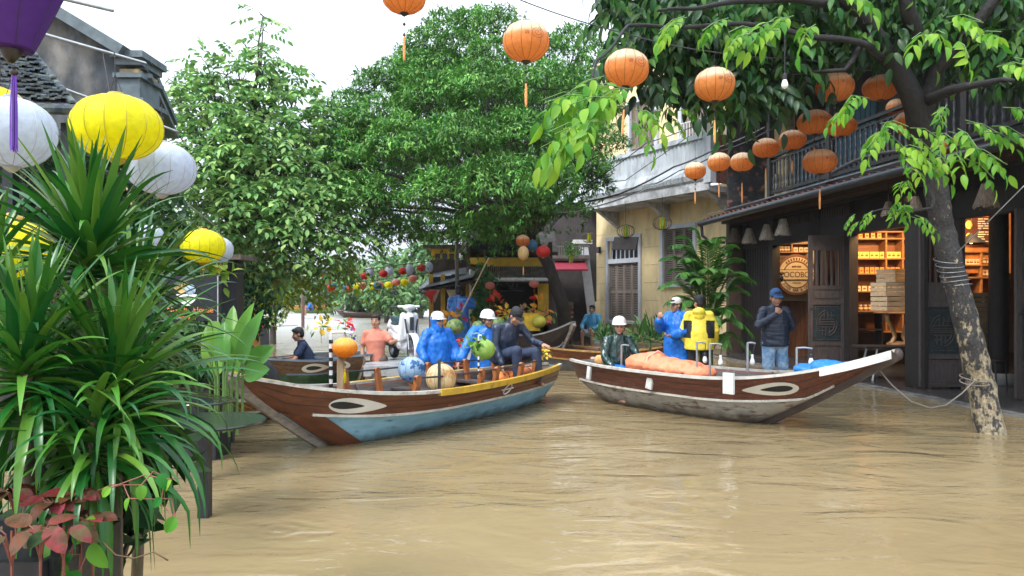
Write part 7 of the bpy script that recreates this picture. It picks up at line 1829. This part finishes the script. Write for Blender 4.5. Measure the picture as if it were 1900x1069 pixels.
# bulb hanging in the boughs
c = at(1456, 157, 7.4); tt = thing('hanging_bulb', 'single white bulb on a black cord among the boughs', 'bulb', c); b = MB(); b.tube([(0, 0, .05), (0, 0, .5)], .005, 5); b.lathe([(.02, .03), (.022, .10), (.012, .11)], n=10); b.build('cord_and_socket', cable_m, tt); b = MB(); b.lathe([(0, -.045), (.024, -.033), (.034, -.01), (.030, .015), (.018, .05)], n=14, cap=False); b.build('glass', mat('unlit_bulb', (.8, .81, .82)), tt, smooth=180)
# ------------------------------------------------------------ middle distance: yellow house, awning shop
post_y = mat('yellow_post', (.66, .42, .06), .7, var=.15)
d = 20.5
def X(px, d): return (px-CX)/F*d
def Z(py, d): return H+(CY-py)/F*d
t = thing('yellow_house', 'small yellow riverside house with brown tiled eave and dark open front', 'house', (X(940, d), d, 0))
b = MB(); x0, x1 = X(872, d), X(1018, d)
b.box(((x0+x1)/2, d+.1, (Z(478, d)+Z(520, d))/2), (x1-x0, .2, Z(478, d)-Z(520, d))); b.box((X(1008, d), d+.1, Z(560, d)), (X(1018, d)-X(998, d), .2, 2*(Z(520, d)-Z(560, d)))); b.box((x0+.12, d+.1, 1.2), (.24, .2, 2.6))
b.build('ochre_wall', ochre, t, wc=True)
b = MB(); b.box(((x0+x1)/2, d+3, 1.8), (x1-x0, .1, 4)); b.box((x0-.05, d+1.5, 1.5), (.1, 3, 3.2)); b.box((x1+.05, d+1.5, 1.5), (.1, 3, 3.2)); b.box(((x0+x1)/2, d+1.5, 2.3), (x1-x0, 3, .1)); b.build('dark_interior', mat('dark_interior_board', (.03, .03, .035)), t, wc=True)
b = MB(); n = 40
xe0, xe1 = X(862, d-1), X(1020, d-1)
for i in range(n):
    a = xe0+(xe1-xe0)*i/n; c = xe0+(xe1-xe0)*(i+1)/n; m_ = (a+c)/2
    for k in range(4):
        y0 = d-1.1+k*.3; z0 = Z(519, d-1.1)+k*.10; b.add([(a, y0, z0), (m_, y0, z0+.04), (c, y0, z0), (a, y0+.34, z0+.11), (m_, y0+.34, z0+.15), (c, y0+.34, z0+.11)], [(0, 1, 4, 3), (1, 2, 5, 4)])
b.build('tiled_eave', tile_m, t, wc=True)
b = MB(); b.box(((xe0+xe1)/2, d-.5, Z(520, d-1.1)+.12), (xe1-xe0, 1.25, .03), rot=(R(18), 0, 0)); b.build('eave_board', dark_wood, t, wc=True)
b = MB(); b.tube([(xe0, d-1.15, Z(519, d-1.15)), (xe1, d-1.15, Z(519, d-1.15))], .05, 8); b.build('gutter', mat('white_gutter', (.5, .52, .53), .5), t, wc=True)
b = MB(); b.box(((x0+x1)/2-.1, d+1.0, Z(460, d)), (x1-x0-.2, .1, Z(440, d)-Z(480, d))); b.build('upper_dark_wall', mat('upper_blue_dark', (.04, .06, .09), .7), t, wc=True)
b = MB(); b.box(((x0+x1)/2, d+1.8, Z(442, d)), (x1-x0+.6, 2.2, .1), rot=(R(20), 0, 0)); b.build('roof', tile_m, t, wc=True)
b = MB(); b.box((X(950, d), d+2.9, Z(538, d)), (.7, .03, .02)); 
for i in range(6): b.tube([(X(950, d)+.12*math.sin(i*1.9), d+2.88, Z(537, d)), (X(950, d)+.18*math.sin(i*1.3), d+2.88, Z(515+i*2, d))], .02, 5)
b.build('pale_wall_emblem', mat('silver_line', (.35, .36, .4), .5), t, wc=True)
# lean-to wing with tin roof and yellow posts
t = thing('lean_to', 'open lean to with grey tin roof and yellow posts beside the yellow house', 'shed', (X(830, 19.5), 19.5, 0))
b = MB(); d1 = 19.2
p = [Vector((X(776, d1), d1, Z(537, d1))), Vector((X(878, d1), d1-.6, Z(516, d1-.6))), Vector((X(893, 21), 21, Z(492, 21))), Vector((X(805, 22), 22, Z(508, 22)))]
nn = (p[1]-p[0]).cross(p[3]-p[0]).normalized()
for i in range(26):
    s = i/26; s2 = (i+1)/26; a, c = p[0].lerp(p[1], s), p[0].lerp(p[1], s2); e, f_ = p[3].lerp(p[2], s), p[3].lerp(p[2], s2); b.add([a, (a+c)/2+nn*.03, c, e, (e+f_)/2+nn*.03, f_], [(0, 1, 4, 3), (1, 2, 5, 4)])
b.build('tin_roof', tin_m, t, wc=True); b = MB(); b.poly([q_-nn*.05 for q_ in p], -nn*.05); b.build('roof_boards', dark_wood, t, wc=True)
for px in (800, 822, 842, 868):
    b = MB(); b.box((X(px, 19.6), 19.6, 1.1), (.11, .11, 2.2)); b.build('post', post_y if px != 842 else dark_wood, t, wc=True)
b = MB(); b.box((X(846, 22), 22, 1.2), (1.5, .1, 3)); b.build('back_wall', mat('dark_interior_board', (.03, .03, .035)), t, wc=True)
b = MB(); b.span((X(800, 19.6), 19.6, 2.05), (X(870, 19.6), 19.6, 2.15), .08, .14); b.build('beam', dark_wood, t, wc=True)
for px, lb in ((806, 'cream cloth pennant'), (838, 'cream')):
    b = MB(); q = at(px, 548, 19.0); b.add([(q.x-.14, q.y, q.z+.14), (q.x+.14, q.y, q.z+.14), (q.x, q.y+.02, q.z-.2)], [(0, 1, 2)]); b.build('hanging_pennant', mat('pennant_cloth', (.5, .42, .3), .8), t, wc=True)
b = MB(); q = at(797, 548, 18.8); pts = [];
b.add([q+Vector((-.2, 0, .12)), q+Vector((.2, 0, .12)), q+Vector((.1, .02, -.02)), q+Vector((.06, 0, -.25)), q+Vector((-.02, .02, -.05)), q+Vector((-.12, 0, .0))], [(0, 1, 2, 3, 4, 5)]); o = b.build('red_flag', silk_rd); tag(o, 'red cloth flag drooping from the corner of the tin lean to', 'flag')
# yellow upper house behind the lean-to
t = thing('tall_yellow_house', 'two storey yellow house behind the tin lean to, with tall dark windows', 'house', (X(840, 25), 25, 0)); d = 25
b = MB(); xa, xb = X(800, d), X(905, d); b.box(((xa+xb)/2, d+2, Z(500, d)-.6), (xb-xa, 4, 2*(Z(462, d)-Z(500, d))+1.2)); b.build('wall', ochre, t, wc=True)
b = MB(); b.box(((xa+xb)/2, d+2, Z(462, d)+.06), (xb-xa+.5, 4.4, .12)); b.add([(xa-.3, d-.3, Z(462, d)+.12), (xb+.3, d-.3, Z(462, d)+.12), (xb+.3, d+4.3, Z(462, d)+.12), (xa-.3, d+4.3, Z(462, d)+.12), ((xa+xb)/2, d+2, Z(445, d))], [(0, 1, 4), (1, 2, 4), (2, 3, 4), (3, 0, 4)]); b.build('roof', tile_m, t, wc=True)
for px in (812, 825, 838, 858, 872):
    b = MB(); b.box((X(px, d), d-.01, Z(492, d)), (.16, .05, .75)); w_ = b.build('window', mat('far_window', (.04, .04, .05), .3), t, wc=True)
b = MB(); b.box((X(853, d), d-.1, Z(490, d)), (.22, .1, .9)); b.build('pale_shutter', pale_frame, t, wc=True)
cable('white drain pipe down the front of the yellow house', [at(873, 640, 19.3), at(873, 500, 19.3)], .04, 0, 'drain_pipe', white_p, cat='pipe')
cable('dark electricity pole in front of the yellow house', [at(848, 660, 18.8), at(848, 400, 18.8)], .05, 0, 'utility_pole', mat('concrete_pole', (.16, .15, .14), .8), cat='pole')
# goods before the yellow house
def ball_stack(label, px, py, d, r, m, cat='melon', group=None, name='melon'):
    c = at(px, py, d); t = thing(name, label, cat, c, group=group); b = MB(); b.ell((0, 0, 0), (r*1.15, r, r), n=20); b.build('rind', m, t, smooth=180); b = MB(); b.tube([(0, 0, r*.95), (.01, 0, r*1.25)], .01, 5); b.build('stalk', lm, t)
mel = mat('striped_melon', (.22, .30, .10), .5, col2=(.06, .14, .04), mixs=8, c2lo=.5, c2hi=.55); 
ball_stack('striped green melon right of the first blue poncho', 844, 606, 16.5, .17, mel); ball_stack('dark green melon left of the second white hard hat', 888, 606, 16.5, .13, mel); ball_stack('dark green melon between the white hard hat and the black cap', 923, 601, 16.5, .15, mel); ball_stack('yellow green melon on the yellow box behind the black cap', 1000, 597, 17.8, .15, mat('yellow_melon', (.55, .50, .06), .5))
for (px, py, d, lb, col, r) in ((835, 592, 17.5, 'orange and yellow blossoms left of the melons', (.8, .35, .03), .16), (856, 588, 17.5, 'red and purple blossoms before the person with the pole', (.5, .04, .12), .15), (925, 572, 18.5, 'red flowers above the dark melon', (.70, .06, .04), .2), (940, 583, 17.5, 'yellow flowers behind the hard hat', (.85, .5, .03), .15), (1003, 575, 18.5, 'orange flowering branch by the right column', (.8, .25, .06), .2), (1004, 588, 18, 'pink blossoms low on the right column', (.75, .15, .15), .15), (864, 637, 15, 'red flowers between the two blue ponchos', (.75, .03, .05), .13), (975, 580, 18.5, 'pale blossoms beside the black cap', (.55, .3, .15), .14)): flower(lb, px, py, d, col, r, 22)
q = at(985, 598, 18); t = thing('yellow_crate', 'yellow box standing before the right column of the yellow house', 'box', (q.x, q.y, q.z-.2)); b = MB(); b.box((0, 0, .2), (.42, .3, .4)); b.build('shell', mat('yellow_box_paint', (.80, .50, .02), .5), t); b = MB(); b.box((0, 0, .405), (.46, .34, .02)); b.build('lid', post_y, t)
for (px, ys, lb) in ((909, (530, 557), 'left'), (991, (527, 553), 'right')):
    for j, y in enumerate(ys):
        lantern('%s %s lantern on the %s side of the dark opening' % (('upper', 'lower')[j], ('round pink', 'flat red')[j], lb), at(px, y, 18.9), .26 if j == 0 else .24, .19 if j == 0 else .11, silk_pk if j == 0 else silk_rd, rib_or, .10, silk_rd, .1, 8, detail=False, group='lanterns at the yellow house opening', thread=.05)
# climbing plant
n = 700; c0 = np.array(at(900, 560, 19.2)); P_ = c0+rng.normal(size=(n, 3))*np.array((.14, .08, .42)); t = thing('climbing_plant', 'climbing plant covering the left jamb of the yellow house', 'plant', (c0[0], c0[1], 0)); scatter_leaves('leaves', 'mid', P_, unit(n)+np.array([0, -.3, -.5]), np.tile([0, -1., .5], (n, 1)), .14, .08, leafmat('climber_leaf', (.06, .15, .04)), t); b = MB(); b.tube([(0, 0, 0), (.03, 0, 2.6)], .02, 5); b.build('stem', bark, t)
cable('long pale bamboo pole raised by the person in blue', [at(846, 592, 17.6), at(858, 577, 17.5), at(907, 478, 17.2)], .016, 0, 'bamboo_pole', mat('bamboo', (.55, .42, .22), .5), cat='pole')
# shop with red awning right of the tree trunk
d = 25.5; t = thing('awning_shop', 'dark shop front with a short red awning right of the big trunk', 'shop', (X(1060, d), d, 0))
b = MB(); b.box((X(1055, d), d+1.5, 3.2), (2.2, .2, 3.5)); b.box((X(1055, d), d+2.2, 1.1), (2.2, .1, 2.3)); b.box((X(1027, d), d+1, 1.2), (.3, 2, 2.6)); b.build('wall', mat('dark_shop_wall', (.06, .05, .05), .7), t, wc=True)
b = MB(); b.add([(X(1030, d), d-.6, Z(501, d)), (X(1088, d), d-.6, Z(501, d)), (X(1088, d), d+.6, Z(482, d)), (X(1030, d), d+.6, Z(482, d)), (X(1030, d), d-.6, Z(504, d)), (X(1088, d), d-.6, Z(504, d))], [(0, 1, 2, 3), (4, 5, 1, 0)]); b.build('red_awning', red_awn, t, wc=True)
b = MB(); b.box((X(1060, d), d+.5, Z(476, d)), (1.3, .6, .12)); 
for i in range(12): b.box((X(1034+i*4.6, d), d+.3, Z(466, d)), (.03, .03, .35))
b.box((X(1060, d), d+.3, Z(456, d)), (1.3, .05, .05)); b.build('balcony', mat('grey_wood_rail', (.2, .18, .17), .7), t, wc=True)
b = MB(); b.box((X(1064, d), d+1.9, Z(560, d)), (.3, .06, 1.2)); b.build('white_door_panel', mat('white_display', (.55, .50, .45), .6, col2=(.35, .03, .03), mixs=9, c2lo=.5, c2hi=.52), t, wc=True)  # white panel with red blotches set in the doorway
q = at(1060, 475, 24.6); t = thing('hanging_pot', 'yellow green flower pot on the balcony over the red awning', 'pot', q); b = MB(); b.lathe([(.06, -.22), (.09, .1), (.08, .1)], n=12); b.build('pot', mat('lime_pot', (.45, .5, .05), .5), t)
scatter_leaves('leaves', 'mid', np.array(q)+np.array([0, 0, .15])+rng.normal(size=(120, 3))*.13, unit(120), unit(120), .13, .06, lm, t)
# bicycle tangle and tub at the tree foot
q = at(1050, 625, 19); t = thing('blue_tub', 'blue plastic tub beside the base of the big tree', 'tub', (q.x+.1, q.y, .05)); b = MB(); b.lathe([(.16, 0), (.2, .26), (.21, .27), (.19, .27), (.15, .02)], n=18); b.build('shell', mat('dull_blue_plastic', (.05, .13, .25), .4), t, smooth=50); b = MB(); b.tube([(.2, 0, .25), (.24, 0, .22)], .01); b.build('handle', mat('dull_blue_plastic', (.05, .13, .25)), t)
# ------------------------------------------------------------ left: ochre gatepost, lamp post, trees, far bank
d = 19.5; t = thing('gatepost', 'ochre painted gatepost with a grey diamond plaque beyond the paddle leaves', 'gatepost', (X(462, d), d, 0)); b = MB(); b.box((0, 0, .7), (.40, .4, 1.75)); b.build('shaft', ochre, t); b = MB(); b.box((.13, -.22, .7), (.05, .04, 1.6)); b.box((.24, -.1, .6), (.06, .3, 1.4)); b.build('trim', mat('orange_trim', (.6, .25, .03), .6), t); b = MB(); b.box((-.02, -.205, 1.28), (.17, .02, .17), rot=(0, R(45), 0)); b.build('diamond_plaque', mat('grey_plaque', (.18, .15, .14), .7), t); b = MB(); b.box((-.04, -.205, .98), (.04, .02, .10)); b.build('keyhole_plate', label_m, t)
b = MB(); q = at(487, 578, 22); t = thing('white_notice', 'white notice board on a dark stand right of the ochre gatepost', 'sign', (q.x, q.y, 0)); b.box((0, 0, q.z), (.34, .04, .26)); b.build('panel', white_p, t); b = MB()
for k in range(4): b.box((0, -.025, q.z+.08-.05*k), (.26, .005, .015))
b.build('printed_lines', black_p, t); b = MB(); b.box((0, .05, .5), (.36, .05, 1.0)); b.build('stand', black_p, t)
d = 40; q = at(562, 605, d); t = thing('lamp_post', 'thin dark lamp post rising from the flood before the river', 'lamp post', (q.x, d, 0)); b = MB(); b.tube([(0, 0, -.3), (0, 0, 2.55)], .09, 8); b.build('shaft', mat('rusty_post', (.12, .07, .06), .7), t); b = MB(); b.box((0, 0, 2.55), (.3, .3, .08)); b.build('cap', black_p, t)
cable('red rope strung low over the water from the gatepost', [at(472, 606, 20), at(490, 606, 22)], .03, 0, 'rope', silk_rd, cat='rope'); cable('thin pale rope continuing over the water', [at(490, 606, 22), at(552, 604, 34)], .016, 0, 'rope', rope_m, cat='rope')
# small planted column with fruit: trunk with epiphytes
tree('thin dark trunk wrapped in hanging plants right of the gatepost', (X(507, 26), 26, 0), at(507, 560, 26), [(at(510, 545, 26), .5), (at(520, 575, 26), .35), (at(512, 592, 26), .35), (at(500, 530, 26), .5), (at(530, 540, 26), .5)], 'small', leafmat('yellowish_leaf', (.20, .30, .04)), .14, density=300, leaf=(.15, .06), twig=False)
tree('drooping yellow green boughs under the left tree', (X(440, 18.5), 18.5, 0), at(470, 520, 18.5), [(at(480, 535, 18), .45), (at(515, 530, 18), .5), (at(545, 535, 18), .45), (at(565, 545, 18), .3), (at(440, 540, 18.5), .5), (at(590, 505, 17.5), .45), (at(615, 500, 17.5), .4), (at(645, 510, 17.5), .35)], 'yl', leafmat('yellow_green_leaf', (.26, .36, .03), .3, .4), .08, density=170, leaf=(.16, .07), pin=3, twig=False, droop=.7)
# bushes and bank
hz_a = leafmat('river_tree_leaf', (.15, .28, .10), .3, .3); hz_b = leafmat('far_leaf_hazed', (.24, .36, .20), .3, .3)  # leaves paled with distance, river haze put into their colour
tree('round green tree on the near bank left of the yellow house', (X(717, 48), 48, 0), at(720, 560, 48), [(at(700, 545, 48), 1.2), (at(725, 540, 48), 1.3), (at(750, 545, 47), 1.2), (at(735, 560, 47), .9), (at(690, 535, 49), 1.1), (at(765, 560, 47), .9)], 'a', hz_a, .22, density=90, leaf=(.42, .16), twig=False)
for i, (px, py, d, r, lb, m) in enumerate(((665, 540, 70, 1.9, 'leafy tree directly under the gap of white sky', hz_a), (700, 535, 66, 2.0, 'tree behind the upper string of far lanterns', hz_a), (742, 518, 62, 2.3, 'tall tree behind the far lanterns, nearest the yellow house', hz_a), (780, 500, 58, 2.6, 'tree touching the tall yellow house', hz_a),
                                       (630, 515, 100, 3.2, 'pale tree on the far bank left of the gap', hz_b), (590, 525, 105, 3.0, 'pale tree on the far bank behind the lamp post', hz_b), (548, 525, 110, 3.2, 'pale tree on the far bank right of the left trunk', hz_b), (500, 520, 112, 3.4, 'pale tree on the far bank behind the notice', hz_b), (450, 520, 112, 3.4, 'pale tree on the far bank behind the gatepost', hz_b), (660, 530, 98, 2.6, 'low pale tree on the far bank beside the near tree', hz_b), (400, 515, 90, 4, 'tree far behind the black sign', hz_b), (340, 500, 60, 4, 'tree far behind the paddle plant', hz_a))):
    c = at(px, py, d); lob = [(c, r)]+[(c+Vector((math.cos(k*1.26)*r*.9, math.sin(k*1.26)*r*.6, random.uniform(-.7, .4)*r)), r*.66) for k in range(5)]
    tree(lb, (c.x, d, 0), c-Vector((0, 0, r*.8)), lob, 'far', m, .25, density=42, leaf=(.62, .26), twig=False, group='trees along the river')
bank = mat('far_bank_stone', (.30, .29, .27), .85, var=.25, scale=.6)
b = MB(); b.box((0, 136, .3), (500, 40, 1.8)); o = b.build('far_bank', bank); tag(o, kind='structure')
t = thing('river_railing', 'long white railing along the far bank', 'railing', (X(600, 115), 115, 1.2)); b = MB()
for i in range(60): b.box((i*.5-15, 0, .5), (.08, .08, 1.0))
b.build('posts', white_p, t); b = MB(); b.box((0, 0, 1.0), (30, .08, .08)); b.box((0, 0, .5), (30, .06, .06)); b.build('rails', white_p, t)
t = thing('far_building', 'low pale building across the river behind the yellow boat', 'building', (X(600, 122), 122, 1.2)); b = MB(); b.box((0, 3, 1.2), (16, 6, 2.6)); b.build('wall', mat('far_pale_wall', (.5, .52, .55), .8, var=.2, scale=.6), t); b = MB(); b.box((0, 3, 2.7), (17, 7, .4)); b.build('roof', mat('far_grey_roof', (.25, .28, .3), .8), t); 
for i in range(9): b = MB(); b.box((i*1.7-6.8, -.02, 1.1), (.8, .1, 1.5)); b.build('window', mat('far_window', (.04, .04, .05)), t)
# lattice tower
t = thing('mast', 'pale lattice mast rising behind the trees in the sky gap', 'tower', (X(703, 160), 160, 0)); b = MB(); w_ = 1.1
for sx in (-1, 1):
    for sy in (-1, 1): b.tube([(sx*w_, sy*w_, 0), (sx*w_*.8, sy*w_*.8, 16.5)], .12, 4)
for k in range(12):
    z = 1+k*1.3
    for sx in (-1, 1): b.tube([(sx*w_, -w_, z), (-sx*w_*.95, -w_, z+1.3)], .07, 4)
    b.tube([(-w_, -w_, z), (w_, -w_, z)], .07, 4)
b.build('lattice', mat('pale_steel_paint', (.30, .36, .42), .6), t); b = MB()
for k in range(4): b.box(((k-1.5)*.8, -1, 13+k % 2*1.5), (.35, .3, 1.8))
b.build('antenna_panels', white_p, t)
# ------------------------------------------------------------ left old house and mossy awning
soot = mat('sooty_plaster', (.05, .06, .075), .85, var=.5, scale=2.6, bump=.4, col2=(.20, .19, .17), mixs=1.1, c2lo=.46, c2hi=.66, detail=9, stretch=(1, 1, .6))
d = 11.5; t = thing('old_house', 'old house with sooty grey gable wall and moulded cornice at the left', 'house', (X(120, d), d, 0))
b = MB(); pr = [(-200, 900), (-200, -80), (60, -2), (96, 18), (232, 103), (232, 900)]
pts = [at(x, y, d) for x, y in pr]; pts = [Vector((p.x, p.y, max(p.z, -1))) for p in pts]; b.poly(pts[::-1], (0, .35, 0)); b.build('gable_wall', soot, t, wc=True)
b = MB(); cop = mat('dark_coping', (.10, .13, .15), .7, var=.3)
b.span(at(40, -18, d-.12), at(236, 100, d-.12), .40, .16); b.build('gable_coping', cop, t, wc=True)
b = MB(); z1 = Z(101, d); xA, xB = X(228, d), X(264, d); 
b.box(((xA+xB)/2, d+.2, (z1-1)/2), (xB-xA, .6, z1+1-.5)); b.build('corner_pier', mat('ochre_grey_pier', (.25, .2, .12), .85, var=.4, col2=(.5, .33, .08), mixs=3, c2lo=.5, c2hi=.6), t, wc=True)
b = MB()
for (z_, e, h) in ((z1-.05, .10, .10), (z1-.15, .05, .10), (z1-.36, .07, .07), (z1-.55, .02, .3), (z1-.75, .12, .07), (z1-.83, .07, .06)): b.box(((xA+xB)/2, d+.2, z_), (xB-xA+2*e, .6+2*e, h))
b.build('pier_mouldings', cop, t, wc=True)
b = MB(); A1_ = at(262, 108, d); B1 = at(316, 228, d+2.6)
for (dz, w_, h) in ((0, .26, .09), (-.12, .16, .10), (-.26, .30, .07)): b.span(A1_+Vector((0, 0, dz)), B1+Vector((0, 0, dz)), w_, h)
b.build('side_cornice', cop, t, wc=True)
b = MB(); b.poly([A1_+Vector((-.1, .1, -.2)), B1+Vector((-.1, 0, -.2)), Vector((B1.x-.1, B1.y, -1)), Vector((A1_.x-.1, A1_.y+.1, -1))], (-.3, 0, 0)); b.build('side_wall', mat('ochre_grey_pier', (.25, .2, .12)), t, wc=True)
# mossy awning
d = 7.2; t = thing('mossy_awning', 'dark mossy shingle awning behind the left lanterns', 'awning', (X(60, d), d, 0)); moss = mat('mossy_shingle', (.030, .045, .060), .8, var=.7, scale=12, bump=1.0, bscale=14, col2=(.07, .09, .08), mixs=9)
A_, B_, C_, D_ = at(-160, 40, 8.4), at(52, 88, 8.2), at(142, 200, 7.0), at(-160, 196, 6.8); b = MB(); nr = 16; nc = 26
for r_ in range(nr):
    for c_ in range(nc):
        def pp_(u, v): return (A_.lerp(B_, u)).lerp(D_.lerp(C_, u), v)
        u0, u1, v0_, v1_ = c_/nc, (c_+1)/nc-.004, r_/nr, (r_+1.25)/nr; j = random.uniform(-.02, .03)
        q = [pp_(u0, v0_)+Vector((0, 0, .0)), pp_(u1, v0_), pp_(u1, v1_)+Vector((0, 0, .05+j)), pp_(u0, v1_)+Vector((0, 0, .05+j))]; b.poly(q, (0, 0, -.02))
b.build('shingles', moss, t, wc=True); b = MB(); b.poly([A_, B_, C_, D_], (0, 0, -.06)); b.build('boards', dark_wood, t, wc=True)
b = MB(); b.tube([D_, C_+Vector((.05, 0, -.02))], .05, 8); b.tube([B_, C_], .035, 8); b.build('edge_roll', moss, t, wc=True)
b = MB(); b.box((X(-20, 8.6), 8.9, 1.3), (2.6, .12, 4.4)); b.build('dark_wall', mat('dark_interior_board', (.03, .03, .035)), t, wc=True)
for px in (20, 128): b = MB(); q = at(px, 230, 7.3); b.box((q.x, q.y, (q.z-1)/2), (.1, .1, q.z+1)); b.build('post', black_p, t, wc=True)
# dark shrubs behind the spiky plants
def shrub(label, px, py, d, r, m, n=900, L=.14, z=.0):
    c = at(px, py, d); P_ = np.array(c)+unit(n)*rng.uniform(.5, 1.05, (n, 1))*np.array(r); t = thing('shrub', label, 'shrub', (c.x, c.y, z)); scatter_leaves('leaves', 'mid', P_, unit(n)+np.array([0, -.2, -.3]), np.tile([0, -.4, 1.], (n, 1))+rng.normal(size=(n, 3))*.4, L, L*.45, m, t); b = MB()
    for k in range(5): b.tube([(random.uniform(-.1, .1), 0, -z), (random.uniform(-.5, .5)*r[0], random.uniform(-.5, .5)*r[1], c.z-z+.2)], .015, 5)
    b.build('twigs', bark, t)
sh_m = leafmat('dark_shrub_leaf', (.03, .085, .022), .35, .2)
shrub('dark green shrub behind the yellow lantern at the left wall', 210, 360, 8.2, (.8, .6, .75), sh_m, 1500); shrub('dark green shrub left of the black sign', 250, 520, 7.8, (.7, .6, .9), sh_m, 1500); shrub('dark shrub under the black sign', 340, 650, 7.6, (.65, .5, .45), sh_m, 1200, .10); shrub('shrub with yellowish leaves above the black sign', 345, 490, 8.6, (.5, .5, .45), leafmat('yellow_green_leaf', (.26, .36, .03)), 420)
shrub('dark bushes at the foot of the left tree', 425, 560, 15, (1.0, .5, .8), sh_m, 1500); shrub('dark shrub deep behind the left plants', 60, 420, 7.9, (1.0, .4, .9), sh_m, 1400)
t = thing('dark_kiosk', 'dark kiosk wall standing behind the black sign', 'kiosk', (X(390, 12), 12.5, 0)); b = MB(); b.box((-1.0, 0, .9), (2.6, .3, 2.6)); b.build('wall', black_p, t); b = MB(); b.box((-1.0, 0, 2.25), (2.9, .8, .08)); b.build('roof', tile_m, t)
# ------------------------------------------------------------ damp air
hm = bpy.data.materials.new('damp_air'); hm.use_nodes = True; nt = hm.node_tree; nt.nodes.clear()
ho = nt.nodes.new('ShaderNodeOutputMaterial'); hv = nt.nodes.new('ShaderNodeVolumePrincipled'); hv.inputs['Color'].default_value = (.93, .96, 1, 1); hv.inputs['Density'].default_value = .0004; hv.inputs['Anisotropy'].default_value = .2
nt.links.new(hv.outputs[0], ho.inputs['Volume'])
b = MB(); b.box((0, 1130, 11), (3100, 2900, 28)); hz = b.build('haze', hm); tag(hz, kind='stuff')
